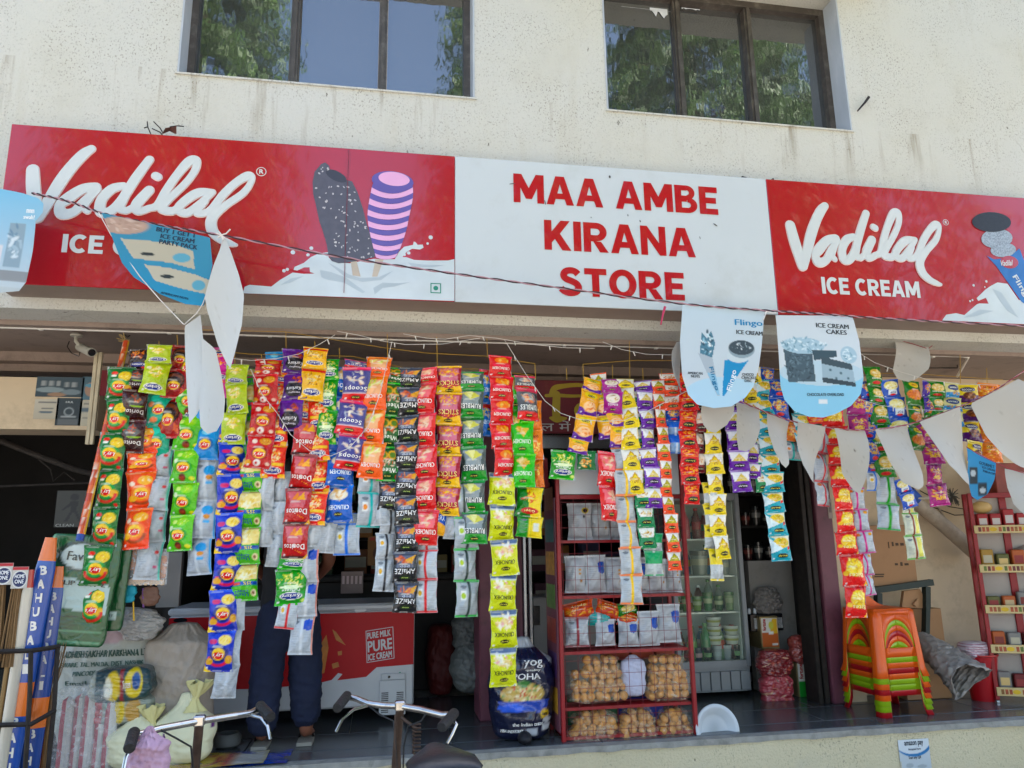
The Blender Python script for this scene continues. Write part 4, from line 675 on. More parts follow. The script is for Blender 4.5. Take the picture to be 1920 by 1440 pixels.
def pack_mesh(dn, var):
    if (dn, var) in PACK: return PACK[dn, var]
    ops = list(D[dn]); hh_ = sum(map(ord, dn)); ops += [] if dn.startswith(('back', 'silver')) else [('r',.24+.03*(k % 3),.585+.028*k,.66-.05*(k % 2),.594+.028*k,'#e9e6da') for k in range(2)]+[('r',.30,.03,.62,.04,'#d9d6ca'),('r',.08,.95,.5,.962,'#d9d6ca'),('e',.1+.02*(hh_ % 3),.1,.035,.026,'#f0f0f0')]; seed = (sum(map(ord, dn))*7+var*13) % 997; colr = paint(ops, UV, seed); mb = MB(); V = []
    for (u, v) in UV:
        x, b = pack_surface(u, v, seed*.1); V.append((x*PW, -b, (v-.5)*PH))
    F = [(j*NU+i, j*NU+i+1, (j+1)*NU+i+1, (j+1)*NU+i) for j in range(NV-1) for i in range(NU-1)]
    mb.v = V; mb.f = F; mb.mi = [0]*len(F); mb.c = [tuple(c) for c in colr]
    bu, bv = 9, 13; base = len(mb.v); bc = lin('#a2a6aa') if not dn.startswith('back') else tuple(colr[NU//2+3])
    for j in range(bv):
        for i in range(bu):
            u, v = i/(bu-1), j/(bv-1); x, b = pack_surface(u, v, seed*.1+3); mb.v.append((x*PW, max(b*.8, .0004) if 0 < i < bu-1 else .0003, (v-.5)*PH)); mb.c.append(bc)
    mb.f += [(base+j*bu+i, base+(j+1)*bu+i, base+(j+1)*bu+i+1, base+j*bu+i+1) for j in range(bv-1) for i in range(bu-1)]; mb.mi += [0]*((bv-1)*(bu-1))
    for o in ops:
        if o[0] != 't': continue
        _, txt, cx, cy, w, h, hx = o; tv, tf = glyphs(txt, 0.0, .25 if txt in ('Lay\'s', 'Kurkure') else 0, 1.12, 2); tw = tv[:, 0].max()
        for kx, ky in ((-.004, -.002), (.004, .002)):
            VV = []
            for a, b in tv:
                u = cx-(a/tw-.5)*w+kx; v = cy-(b-.5)*h+ky; u = min(max(u, .02), .98); v = min(max(v, .02), .98)
                x, bb = pack_surface(u, v, seed*.1); VV.append((x*PW, -bb-.0011-.00003*(kx > 0)-.00005*(ky > 0), (v-.5)*PH))
            mb.add(VV, tf, 0, hx)
    PACK[dn, var] = mb.mesh('packet_'+dn, M_pack, smooth=True, colors=True); return PACK[dn, var]
KPX = (P(700, 900, YSTRIP)-P(800, 900, YSTRIP)).length/100
def strip(label, x0, x1, ys, w, design, layer=0, tilt=None, sway=1.0):
    """a strip of packets joined end to end; x0,x1 photo columns at its top and bottom, ys the joints, w width in photo pixels"""
    Y = YSTRIP+layer*.035; top = P(x0, ys[0], Y)
    t = thing('packet_strip', label, 'snack strip', top, 'strips of snack packets hung from the soffit rail')
    rr = np.random.RandomState(int(x0*7+ys[0])); n = len(ys)-1; tw = rr.uniform(-.12, .12)
    ds = design if isinstance(design, list) else [design]*n
    for i in range(n):
        f0 = (ys[i]-ys[0])/(ys[-1]-ys[0]); f1 = (ys[i+1]-ys[0])/(ys[-1]-ys[0])
        a = P(x0+(x1-x0)*f0, ys[i], Y); b = P(x0+(x1-x0)*f1, ys[i+1], Y); c = (a+b)/2; L = (a-b).length*1.045
        wid = (P(x0+(x1-x0)*f0+w/2, ys[i], Y)-P(x0+(x1-x0)*f0-w/2, ys[i], Y)).length*1.16
        o = bpy.data.objects.new('packet', pack_mesh(ds[i], (i+int(x0)) % 2)); COL.objects.link(o); o.parent = t
        o.location = c-top+Vector((rr.uniform(-.008, .008), -.004*(i % 2)+rr.uniform(-.012, .012), 0))
        ang = math.atan2(a.x-b.x, a.z-b.z)
        tw = tw*.5+rr.uniform(-.34, .34)*sway; o.rotation_euler = (rr.uniform(-.16, .12)*sway, ang+rr.uniform(-.065, .065)*sway, tw)
        sy = min(wid/PW, L/PH)*rr.uniform(.85, 1.1); o.scale = (wid/PW, sy, L/PH)
    return t
def even(a, b, n): return [a+(b-a)*i/n for i in range(n+1)]
S_ = strip
S_('strip of seven dark green chip packets beside the slanting orange pole', 231, 172, [690,749,813,881,952,1024,1097,1176], 47, 'green_chip', -1)
S_('short strip of dark brown nacho packets, topped by a brown curl packet', 262, 246, [655,692,733,789,848], 42, ['black_curl','dark_nacho','dark_nacho','dark_nacho'], -1)
S_('two yellow-green curl packets hanging front left under the soffit', 299, 287, [648,680,738], 43, 'lime_curl', -2)
S_('strip of red and black chip packets left of the hanging white flag', 344, 312, [649,694,746,820], 45, 'dark_chip', 0)
S_('pair of teal chip packets half behind red and black chip packets', 300, 296, [735,797,859], 44, 'teal_chip', .7)
S_('strip of orange chip packets below the brown nacho packets', 268, 257, [800,848,885,954,1029], 49, 'orange_chip', 0)
S_('silver backed strip turned away, right of the orange chip packets', 306, 272, [838,895,955,1015,1086], 42, 'back_silver', 1)
S_('strip of lime green chip packets left of the silver cyan-edged strip', 362, 337, [655,718,780,842,905,967,1032], 48, 'lime_chip', 0)
S_('silver strip with cyan hearts under a cyan chip packet', 396, 374, [740,800,862,938,1008,1077], 46, ['cyan_chip','cyan_chip','back_cyan','back_cyan','back_cyan'], .4)
S_('magenta curl packets peeping out behind the white hanging flags', 418, 408, [652,700,745], 40, 'pink_curl', 1)
S_('long strip of royal blue chip packets above the white-backed packets', 440, 413, [775,832,890,963,1035,1107,1182,1258], 47, 'blue_chip', 0)
S_('white-backed packets hanging at the bottom behind royal blue chips', 441, 421, [1100,1180,1245,1308], 40, 'back_plain', 1)
S_('strip of yellow-green curl packets above the royal blue chips', 447, 436, [684,720,775,832], 42, 'lime_curl', -.8)
S_('green chip strip with blue bands between royal blue and gray strips', 482, 457, [692,722,788,855,922,990,1057,1126], 45, 'uncle_chip', .6)
S_('strip of crimson chip packets with yellow emblems left of orange curls', 502, 485, [674,703,757,817,878], 45, 'red_chip', -.8)
S_('narrow strip of orange curl packets behind the crimson chips', 528, 513, [684,720,778,836,896], 41, 'orange_curl', .3)
S_('strip of purple and black curl packets left of bright yellow curls', 556, 545, [655,700,748,807], 42, 'purple_curl', -.8)
S_('two bright yellow curl packets near the top under white lights', 590, 583, [653,690,750], 41, 'yellow_curl', -1.4)
S_('strip of bright green curl packets right of bright yellow curls', 621, 608, [675,712,771,832], 34, 'green_curl', -.2)
S_('strip of red nacho packets above a green curl packet', 577, 549, [789,852,917,982,1046], 45, 'red_nacho', -.6)
S_('strip of orange curl packets right of the red nacho packets', 598, 592, [750,806,864,923,984], 40, 'orange_curl', -.2)
S_('green puffed corn packet hanging low under the red nachos', 553, 546, [1030,1068,1134], 53, 'green_curl', .2)
S_('white-backed strip with navy badges behind green puffed corn', 588, 563, [960,1025,1090,1155,1226], 40, 'back_navy', .8)
S_('red-seamed packet back at the left below green puffed corn', 541, 534, [1120,1178], 36, 'back_red', .9)
S_('gray packet backs left of the red nachos, shorter strip', 503, 492, [885,955,1024], 34, 'back_plain', 1)
S_('gray packet backs left of the red nachos, longer strip', 529, 518, [885,942,1000,1062], 32, 'back_plain', .9)
S_('strip of blue corn chip packets mostly behind the violet scoop packets', 646, 636, [690,745,802,850,911,978], 47, 'blue_crunch', .5)
S_('single blue-seamed packet back below the blue corn chips', 652, 648, [962,982,1040], 45, 'back_blue', .9)
S_('gray packet backs beside the blue-seamed packet back', 614, 610, [975,1036], 30, 'back_plain', 1)
S_('strip of violet and red scoop packets beside orange corn chips', 672, 652, [676,690,752,815,880], 48, 'scoop', -1)
S_('strip of orange corn chip packets between scoop and wheel packets', 710, 693, [670,706,768,830,896], 43, 'orange_crunch', -.7)
S_('strip of green packets printed with yellow wheels', 741, 726, [690,720,780,839,901], 42, 'wheel', 0)
S_('teal-seamed packet backs below the orange corn chips', 695, 692, [880,924,988], 43, 'back_teal', .6)
S_('long strip of black maize chip packets left of red chip packets', 767, 760, [690,728,780,830,880,930,983,1035,1092,1148], 41, 'black_maize', -.3)
S_('short pair of black maize packets behind the long black strip', 737, 731, [858,905,956], 38, 'black_maize', .6)
S_('silver strip with black seam hanging lowest left of black packets', 730, 719, [950,1000,1046,1108], 35, 'back_black', .7)
S_('strip of red chip packets between black and yellow-maroon packets', 797, 797, [691,718,775,836,895,956,1021], 43, 'red_crunch', -.6)
S_('red-seamed packet backs below the red chip packets', 800, 800, [1005,1032,1086,1148], 39, 'back_red', .4)
S_('strip of maroon stick packets with yellow bases', 841, 838, [688,738,795,853,911,966], 43, 'stick', -.3)
S_('small blue and yellow packet below the stick packets', 828, 824, [955,1003], 26, 'blue_yellow', .3)
S_('strip of gray and green packets right of the stick packets', 882, 889, [697,730,783,838,901,959,1019], 43, 'grey_rumble', -.4)
S_('green-seamed packet backs behind gray and green packets', 870, 874, [905,970,1030,1089,1156], 42, 'back_green', .5)
S_('narrow blue packets with red tops left of red corn chips', 912, 912, [695,756,818], 27, 'blue_red', .5)
S_('strip of red corn chip packets above the long lime-yellow strip', 936, 944, [669,707,750,795,841,892], 41, 'red_crunchem', -.7)
S_('lime green packets half hidden right of the red corn chips', 962, 966, [706,770,835], 28, 'green_crunchem', .6)
S_('gray and red packet pair left of the dark red board', 986, 988, [705,729,788], 40, 'red_rumble', -.3)
S_('two lime green corn chip packets right of red corn chips', 981, 978, [790,852,913], 40, 'green_crunchem', -.3)
S_('yellow packets behind the two lime green corn chip packets', 1003, 1006, [752,808,862,914], 26, 'amber_snack', .6)
S_('long strip of lime-yellow packets reaching down to the navy sack', 942, 946, [888,947,1013,1078,1145,1215,1286], 45, 'lime_crunch', -.3)
S_('green and yellow spicy packet with its back below it', 995, 990, [914,969,1007], 43, ['green_yellow','back_greenyellow'], .2)
S_('single green curl packet in front of the rack header', 1056, 1054, [846,898], 42, 'green_curl', -.4, sway=.6)
S_('small dark green packet in front of the rack header', 1100, 1101, [846,881], 31, 'sun_snack', -.2)
S_('bent strip of yellow puff packets beside the dark red board', 1112, 1083, [711,734,780,825,850], 34, 'yellow_puff', -.6)
S_('tangled yellow puff packets next to the bent puff strip', 1126, 1142, [738,780,822], 30, 'yellow_puff', .2)
S_('third yellow puff strip hanging left of yellow mix packets', 1152, 1158, [772,800,838], 29, 'yellow_puff', -.2)
S_('magenta ring packets above the yellow puff packets', 1146, 1148, [712,736,776], 32, 'magenta_puff', -.4)
S_('red chip packets hanging before the white rack header', 1138, 1141, [848,912,976], 37, 'red_crunch', -.4)
S_('strip of yellow and white mix packets left of purple mix packets', 1170, 1191, [711,727,765,803,842,881,926], 30, 'yellow_mix', -.5)
S_('orange-seamed packet backs hanging in front of the rack', 1166, 1186, [838,880,929,978,1027,1078,1132], 36, 'back_orange', 0)
S_('strip of purple and white mix packets in front of the rack', 1205, 1227, [714,734,768,802,840,876,913,952], 30, 'purple_mix', -.5)
S_('strip of emerald packets half behind the purple mix packets', 1190, 1213, [728,765,803,842,880,915,951,988,1028], 30, 'emerald_mix', .3)
S_('emerald packet back below the emerald packets', 1226, 1229, [1000,1034,1079], 30, 'back_emerald', .4)
S_('long narrow strip of orange and white mix packets by the rack post', 1232, 1265, [713,738,767,800,831,863,896,930,963,998,1034,1069], 23, 'orange_mix', -.3)
S_('three brown-orange mix packets at the top beside the flag', 1256, 1262, [700,722,742,769], 31, 'brown_mix', 0)
S_('blue packets hanging below the brown-orange mix packets', 1262, 1267, [766,790,815,850], 27, ['blue_snack','back_blue2','back_blue2'], .5)
S_('strip of red noodle packets left of the yellow fridge strip', 1285, 1299, [700,735,770,805,840,872,908,945], 31, 'noodle_red', -.2)
S_('narrow maroon and white packets behind red noodle packets', 1308, 1314, [735,772,810,848,886], 23, 'maroon_white', .4)
S_('strip of yellow and white mix packets in front of the fridge', 1332, 1352, [750,790,812,850,888,926,965,1004,1048], 29, 'yellow_mix', -.2)
S_('yellow packet backs behind the fridge-front yellow strip', 1329, 1343, [905,945,985,1030,1088], 27, 'back_yellow', .4)
S_('strip of purple and white packets above the fridge', 1376, 1391, [735,770,806,845,882,922], 32, 'purple_mix', -.2)
S_('second purple and white strip half hidden by a flag', 1405, 1412, [790,830,868,897], 26, 'purple_mix', .4)
S_('lime yellow packets between the two printed flags', 1408, 1416, [690,722,755,790,830], 26, 'yellow_mix', .3)
S_('strip of teal noodle packets ending beside the hanging plank', 1430, 1463, [712,748,782,817,851,886,922,960,1003,1051], 31, 'teal_noodle', -.2)
S_('emerald packets left of the teal noodle strip', 1425, 1432, [815,850,885,922], 24, 'emerald_mix', .5)
S_('blue snack packets left of the printed cake flag', 1455, 1466, [712,747,785,820], 34, 'blue_snack', .1)
S_('teal-seamed packet backs between two blank flags', 1484, 1486, [790,828,862], 36, ['amber_snack','back_teal'], .5)
S_('crimson-seamed packet backs left of the red snack strip', 1538, 1541, [800,850,903,949], 33, 'back_crimson', .3)
S_('long strip of red snack packets hanging over the stacked stools', 1560, 1606, [765,800,833,870,911,955,997,1040,1098,1157], 36, 'red_snack', -.3)
S_('magenta-seamed packet backs right of the red snack strip', 1598, 1630, [870,915,955,996,1037,1078,1116], 28, 'back_magenta', .2)
S_('magenta snack packets below the right of the cake flag', 1606, 1610, [735,778,815], 31, 'magenta_snack', .2)
S_('strip of blue snack packets right of the cake flag', 1622, 1640, [715,748,787,825,868,885,920], 27, ['blue_snack','blue_snack','blue_snack','blue_snack','blue_snack','back_blue'], .1)
S_('strip of green snack packets at the upper right', 1636, 1657, [688,725,757,797,850,895], 32, 'green_snack', -.1)
S_('green-seamed packet backs hanging before the cartons', 1660, 1667, [885,945,993], 33, 'back_leaf', 0)
S_('strip of blue popcorn packets at the upper right', 1670, 1692, [712,745,785,830], 40, 'blue_popcorn', -.2)
S_('bent blue packet hanging over the diagonal pipe', 1688, 1706, [898,925,952], 27, 'blue_popcorn', 0)
S_('green roasted pea packets right of blue popcorn', 1708, 1722, [715,760,800,845], 34, 'green_pea', 0)
S_('narrow violet packets at the upper right', 1735, 1741, [715,745,775], 21, 'violet_snack', .3)
S_('green snack packets right of the violet packets', 1755, 1762, [716,745,770,800], 32, 'green_snack', 0)
S_('cream and blue packets under the right end of the soffit', 1783, 1790, [718,745,770,800], 29, 'white_snack', .1)
S_('strip of yellow and violet chocolate packets at the far right', 1812, 1834, [722,755,790,828,866,900], 36, 'choco_snack', -.1)
S_('amber packets at the far upper right', 1848, 1862, [720,748,790,830,865], 34, 'amber_snack', .3)
S_('strip of purple snack packets before the diagonal pipe', 1733, 1764, [790,830,870,908,948], 34, 'magenta_snack', 0)
S_('small pale green packet backs over the diagonal pipe', 1704, 1717, [952,962,1004,1048], 26, 'back_lime', .2)
S_('yellow mix packets at the soffit behind the cone flag', 1345, 1350, [690,722,756,792], 29, 'yellow_mix', .6)
S_('emerald packets at the soffit right of the maroon packets', 1318, 1324, [688,720,755], 26, 'emerald_mix', .7)
S_('blue snack packets at the soffit between cone and cake flags', 1438, 1446, [690,722,756], 28, 'blue_snack', .7)
S_('teal noodle packets half hidden under the cake flag', 1500, 1510, [742,776,812,846], 33, 'teal_noodle', .4)
S_('red noodle packets under the left of the cake flag', 1528, 1534, [742,776,806], 32, 'noodle_red', .5)
S_('amber packets above the crimson-seamed backs', 1545, 1548, [745,775,806], 28, 'amber_snack', .7)
S_('green pea packets behind the violet and green packets', 1740, 1748, [745,785,825], 30, 'green_pea', .6)
S_('blue popcorn packets behind the cream and blue packets', 1772, 1784, [760,800,840], 32, 'blue_popcorn', .7)
S_('orange mix packets peeping between the puff strips', 1122, 1130, [700,735,768], 26, 'orange_mix', .8)
S_('green curl packets behind the red and black chip strip', 372, 362, [645,690,740,790], 36, 'green_curl', .8)
S_('blue chip packets behind the orange curls near the lamps', 514, 506, [660,700,745,800], 34, 'cyan_chip', .8)
S_('orange curl packets behind the purple and yellow curl strips', 572, 566, [690,740,790], 36, 'orange_curl', .5)
S_('gray packet backs behind the wheel and black strips', 716, 712, [880,930,985], 32, 'back_plain', .9)
S_('silver packet backs behind the maroon stick strip', 852, 852, [905,960,1010], 32, 'back_silver', .9)
VIV[0] = 1.05
# ================================================================== SHOP FRONT, STOCK AND THINGS ON THE FLOOR
def rect(mb, a, b, Y, d, m=None):                         # box from photo corners a (left top), b (right bottom) on plane Y, d deep
    A = P(*a, Y); B = P(*b, Y); return mb.box((A.x, Y, B.z), (B.x, Y+d, A.z), m)
def art(name, label, cat, A, B, Y, ops, seed=1, nu=26, nv=30, thick=.003, rough=.5, parent=None, curl=0.0, group=None, key=None):
    """flat print (poster, sticker, label): colours in the mesh, lettering upright"""
    A = Vector(A); B = Vector(B); mb = MB(); x0, x1, z0, z1 = A.x, B.x, B.z, A.z
    SOFT[0] = nu; us, vs = np.meshgrid(np.linspace(0, 1, nu), np.linspace(0, 1, nv)); pts = np.stack([us.ravel(), vs.ravel()], 1); c = paint(ops, pts, seed); SOFT[0] = NU
    yy = lambda u, v: Y-curl*math.sin(u*3.1)*math.cos(v*2.2)
    mb.v = [(x0+(x1-x0)*u, yy(u, v), z0+(z1-z0)*v) for u, v in pts]; mb.f = [(j*nu+i, j*nu+i+1, (j+1)*nu+i+1, (j+1)*nu+i) for j in range(nv-1) for i in range(nu-1)]; mb.mi = [0]*len(mb.f); mb.c = [tuple(q) for q in c]
    k = len(mb.v); edge = [(0, 0), (1, 0), (1, 1), (0, 1)]; mb.add([(x0+(x1-x0)*u, Y+thick, z0+(z1-z0)*v) for u, v in edge], [(0, 3, 2, 1)], 0, '#8a8580'); cn_ = [0, nu-1, nu*nv-1, nu*(nv-1)]; mb.f += [(cn_[i], k+i, k+(i+1) % 4, cn_[(i+1) % 4]) for i in range(4)]; mb.mi += [0]*4
    for o in ops:
        if o[0] == 't':
            _, t, cx, cy, w, h, hx = o; tv, tf = glyphs(t, 0.0, 0.0, 1.0, 2); tw = tv[:, 0].max()
            for kx in (-.004, .004):
                mb.add([(x0+(x1-x0)*(cx+(a/tw-.5)*w+kx), yy(cx+(a/tw-.5)*w, cy)-.0012-.0001*(kx > 0), z0+(z1-z0)*(cy+(b-.5)*h)) for a, b in tv], tf, 0, hx)
    o = mb.build(name, print_mat(key or 'matt_print', rough=rough, spec=.4), parent, smooth=False, colors=True)
    return tag(o, label, cat, group) if parent is None else o
def crumple(x, z, ph, amp):
    """sharp creases of a filled sack: folded ridges in several directions"""
    v = 0.0
    for k, (ax, az, w) in enumerate(((5, 9, .5), (-9, 6, .4), (13, 4, .3), (3, 19, .35), (-21, 13, .2), (26, 17, .16))):
        q = ax*x+az*z+ph[k]+1.1*math.sin(2.7*z+ph[k+1])+.8*math.sin(3.9*x+ph[k+2]); v += w*(1-2*abs(math.sin(q*.5))**.7)
    return v*amp
def blob(name, label, cat, c, r, ops=None, e=(.7, .7), seed=0, noise=.02, folds=.0, m=None, col='#999999', n=54, k=58, taper=0.0, neck=None, parent=None, text=(), group=None, rot=0.0, lean=0.0, yaw=0.0):
    """a sack or bag: rounded cushion with creases; ops paint its front; neck = (height share, radius share) gathers its top"""
    rr = np.random.RandomState(seed); ph = rr.uniform(0, 6.28, 10); mb = MB(); p0, p1 = 2/e[0], 2/e[1]
    def place(u, v, side):
        z = 2*v-1; hw = max(0, 1-abs(z)**p1)**(1/p1)*(1-taper*v)
        if neck and v > neck[0]: hw *= 1-(1-neck[1])*math.sin(min(1, (v-neck[0])/(1-neck[0])*1.25)*1.5)
        hw *= 1+noise*(1.3*math.sin(5*z+ph[0])+.8*math.sin(11*z+ph[1]+side*0)); a = math.sin((u-.5)*math.pi)
        d = max(0, 1-abs(a)**p0)**(1/p0)*min(1, hw*1.05); y = -side*r[1]*d*(1+noise*2*math.sin(3*a+4*z+ph[2]))
        y -= side*crumple(a*1.6, z*1.6, ph, folds*3.0*min(1, d*2.5))*min(r)*1.1
        return Vector((a*hw*r[0]+lean*v*r[2]*2+crumple(z*2, a, ph, folds)*r[0]*.6, y, z*r[2]))
    us = np.linspace(0, 1, n); vs = (1-np.cos(np.linspace(0, 1, k)*math.pi))/2*.35+np.linspace(0, 1, k)*.65
    for side in (1, -1):
        V = [place(u, v, side) for v in vs for u in us]; F = [(j*n+i, j*n+i+1, (j+1)*n+i+1, (j+1)*n+i) for j in range(k-1) for i in range(n-1)]
        if side < 0: F = [f[::-1] for f in F]
        SOFT[0] = 42; pts = np.array([((q[0]/r[0]+1)/2, (q[2]/r[2]+1)/2) for q in V]); cc = paint(ops, pts, seed) if ops else np.tile(np.array(lin(col)), (len(V), 1))
        SOFT[0] = NU; b0 = len(mb.v); mb.v += [tuple(q) for q in V]; mb.f += [tuple(i+b0 for i in f) for f in F]; mb.mi += [0]*len(F); mb.c += [tuple(q) for q in cc]
    for (t, cx, cy, w, h, hx) in text:
        tv, tf = glyphs(t, 0.0, 0.0, 1.0, 2); tw = tv[:, 0].max(); VV = []
        for kk_ in (-.003, .003):
            VV = []
            for a, b in tv:
                v = cy+(b-.5)*h; x = (cx+(a/tw-.5)*w+kk_)*2-1; z = 2*v-1; hw = max(.05, max(0, 1-abs(z)**p1)**(1/p1)*(1-taper*v)); q = place(.5+math.asin(max(-.97, min(.97, x/hw)))/math.pi, v, 1); VV.append(q+Vector((0, -.0045-(kk_ > 0)*.0005, 0)))
            mb.add(VV, tf, 0, hx)
    mb.xform(Matrix.Translation(Vector(c)) @ Euler((0, rot, yaw)).to_matrix().to_4x4())
    o = mb.build(name, m or print_mat('woven_sack', rough=.55, spec=.35, bump=.35, bscale=30), parent, smooth=True, colors=True)
    return tag(o, label, cat, group) if parent is None else o

# ---- rail of yellow wire that carries the strips, hooks in the soffit
M_ywire = mat('yellow_wire', '#b08a2c', .5, metal=.3, var=.2); M_cord = mat('white_cord', '#cfcac4', .6); M_redcloth = mat('red_thread', '#8e2436', .8)
rl = thing('wire_rail', 'yellow wire rail hung from the soffit above the snack strips', 'rail', (0.8, YSTRIP, 2.8))
def pw(name, pts, r_=.0022, par=rl, m=M_ywire, Y=YSTRIP+.01): s = MB(); s.tube([P(x, y, Y) for x, y in pts], r_, 5); s.build(name, m, par)
for pts in ([(345,618),(534,622),(720,652),(800,662),(915,668),(1003,682)], [(1093,683),(1186,676),(1290,676)], [(232,660),(340,652),(470,664),(660,668),(760,690)], [(1420,690),(1560,700)], [(1560,700),(1700,700),(1880,712)], [(760,690),(900,692),(1000,704)]): pw('rail_wire', pts)
for x, y0, y1 in ((332,628,648),(536,622,690),(636,652,672),(726,626,672),(819,632,690),(913,635,670),(1003,682,712),(1093,683,712),(1148,684,712),(1180,640,712),(1290,650,700),(1432,684,712),(1436,690,714),(1612,705,735),(1688,690,712),(1800,665,720),(1850,690,720),(298,640,652),(590,640,655),(1062,690,712),(1205,690,714),(1240,692,714),(440,664,690),(490,664,680)):
    pw('hanger', [(x, y0), (x+1, y1)])
for lab, (x, y) in (('rusty iron hook in the soffit above the brown nacho packets', (238, 614)), ('rusty iron hook in the soffit, upper right behind the cake flag', (1626, 646)), ('rusty iron hook in the soffit at the far right', (1821, 650))):
    s = MB(); s.tube([P(x, y, 5.0), P(x-2, y+8, 5.0), P(x-4, y+14, 5.0), P(x+1, y+18, 5.0), P(x+6, y+15, 5.0)], .004, 6); tag(s.build('ceiling_hook', M_rust), lab, 'hook')
for lab, pts in (('iron bar hanger under the right end of the soffit', [(1660,690),(1795,690),(1794,668),(1794,655)]), ('thin iron rod between hooks in the right soffit', [(1626,655),(1660,655),(1664,646)]), ('small iron rod at the far right of the soffit', [(1821,664),(1900,668),(1905,660)])):
    s = MB(); s.tube([P(x, y, 5.15) for x, y in pts], .005, 6); tag(s.build('hanging_rod', M_rust), lab, 'rod')
# ---- left neighbour: loft panel, posters, camera, battens
bx = MB(); A = P(-200, 702, 5.3); B = P(180, 806, 5.3); bx.box((A.x, 5.3, B.z), (B.x, 5.58, A.z)); tag(bx.build('loft_panel', M_beige, smooth=False), 'beige loft panel at the left under the soffit, posters pasted on it', 'panel')
for lab, a, b, ops in (('dark blue poster with tumblers at the top of the loft panel', (70, 706), (155, 745), [('bg','#34454e','#2b3a42'),('r',.1,.55,.2,.8,'#8a8f90'),('r',.26,.55,.36,.8,'#8a8f90'),('r',.42,.55,.5,.8,'#8a8f90'),('e',.3,.35,.3,.14,'#7c8a8e'),('e',.45,.12,.2,.1,'#8d6f58'),('r',.6,.5,.68,.75,'#8a8f90'),('r',.74,.5,.84,.75,'#8a8f90'),('e',.75,.25,.2,.14,'#6c7a80')]),
    ('dark tall poster with a white bottle lid drawing', (108, 746), (150, 798), [('bg','#28343a','#20282c'),('t','HUL',.5,.85,.3,.07,'#b8bdbd'),('r',.2,.3,.8,.34,'#a8adad'),('e',.5,.5,.2,.16,'#8d9496'),('e',.5,.5,.15,.12,'#28343a'),('r',.1,.02,.9,.24,'#55595a')]),
    ('torn cream poster at the left of the loft panel', (66, 748), (107, 786), [('bg','#b7b0a0','#a89f8c'),('r',.15,.8,.9,.88,'#6b6a66'),('r',.3,.5,.8,.56,'#6b6a66'),('e',.5,.35,.3,.06,'#55626a')]),
    ('blue and skin toned poster by the wooden battens', (156, 706), (179, 750), [('bg','#3f5a66','#4b6a78'),('e',.6,.45,.4,.3,'#9c7b66'),('e',.6,.62,.4,.08,'#4f8aa0')]),
    ('cream notice with small print by the wooden battens', (151, 751), (179, 799), [('bg','#b3ac9b','#aca48f'),('r',.2,.85,.9,.9,'#6b6a66'),('r',.1,.55,.9,.72,'#55626a'),('r',.2,.3,.7,.34,'#6b6a66')])):
    art('poster', lab, 'poster', P(*a, 5.296), P(*b, 5.296), 5.296, ops, thick=.002)
art('poster', 'faded notice with a dark walking figure in the left gloom', 'poster', P(108, 920, 5.9), P(168, 988, 5.9), 5.9, [('bg','#33332f','#2f2f2b'),('e',.5,.82,.12,.1,'#16181a'),('p',[(.38,.72),(.62,.72),(.58,.42),(.42,.42)],'#16181a'),('p',[(.42,.44),(.5,.44),(.36,.14),(.26,.16)],'#16181a'),('p',[(.5,.44),(.58,.44),(.78,.18),(.7,.13)],'#16181a'),('p',[(.4,.68),(.18,.5),(.22,.46),(.44,.6)],'#16181a'),('t','CLEAN',.3,.05,.5,.08,'#8a8a84')])
cc = thing('security_camera', 'white bullet security camera under the soffit at the left', 'camera', P(148, 640, 4.95)); M_cam = mat('camera_shell', '#a5a296', .4, var=.08); M_lens = mat('dark_lens', '#15161a', .2)
s = MB(); c = P(143, 634, 4.95); s.lathe((c.x, c.y, c.z), [(.034, 0.01), (.036, .02), (.03, .028)], 16); s.build('base', M_cam, cc)
s = MB(); s.tube([c+Vector((0, 0, .015)), c+Vector((0, -.005, -.02)), P(152, 652, 4.92)], .011, 8); s.build('arm', M_cam, cc)
s = MB(); a = P(148, 650, 4.97); b = P(172, 661, 4.82); s.tube([a, a+(b-a)*.05, a+(b-a)*.9, b], [.018, .026, .028, .028], 14); s.build('body', M_cam, cc)
s = MB(); d = (b-a).normalized(); s.tube([b+d*.0005, b+d*.004], .022, 14); s.build('lens', M_lens, cc)
s = MB(); s.tube([P(130, 640, 4.96), P(126, 650, 4.95), P(134, 662, 4.93), P(148, 668, 4.92), P(150, 660, 4.95)], .003, 5); s.build('cable', M_lens, cc)
M_batten = mat('pale_batten', '#b9ab8e', .8, var=.2, vscale=12, stretch=(4, 4, .6))
for lab, x in (('pale wooden batten left of the orange pole, outer one', 180), ('pale wooden batten left of the orange pole, inner one', 188)):
    A = P(x-3, 660, 4.95); B = P(x+2, 833, 4.95); s = MB(); s.bbox((A.x, 4.95, B.z), (A.x+.022, 4.975, A.z), .003); tag(s.build('batten', M_batten), lab, 'batten')
s = MB(); rect(s, (191, 694), (214, 742), 5.1, .02); tag(s.build('red_cloth', mat('dull_red_cloth', '#7a2a30', .9), smooth=False), 'dull red cloth strip beside the battens at the left', 'cloth')
# shadowy fittings of the left shop
for lab, pts, r_ in (('dark pipe slanting across the left shop front', [(0,826),(60,850),(140,880),(180,890)], .022), ('thin dark rail in the left shop', [(0,912),(175,905)], .008), ('loose black cable in the left shop', [(60,850),(95,880),(100,902),(120,885),(140,900)], .005)):
    s = MB(); s.tube([P(x, y, 5.85) for x, y in pts], r_, 8); tag(s.build('pipe' if r_ > .006 else 'cable', M_rust), lab, 'pipe' if r_ > .006 else 'cable')
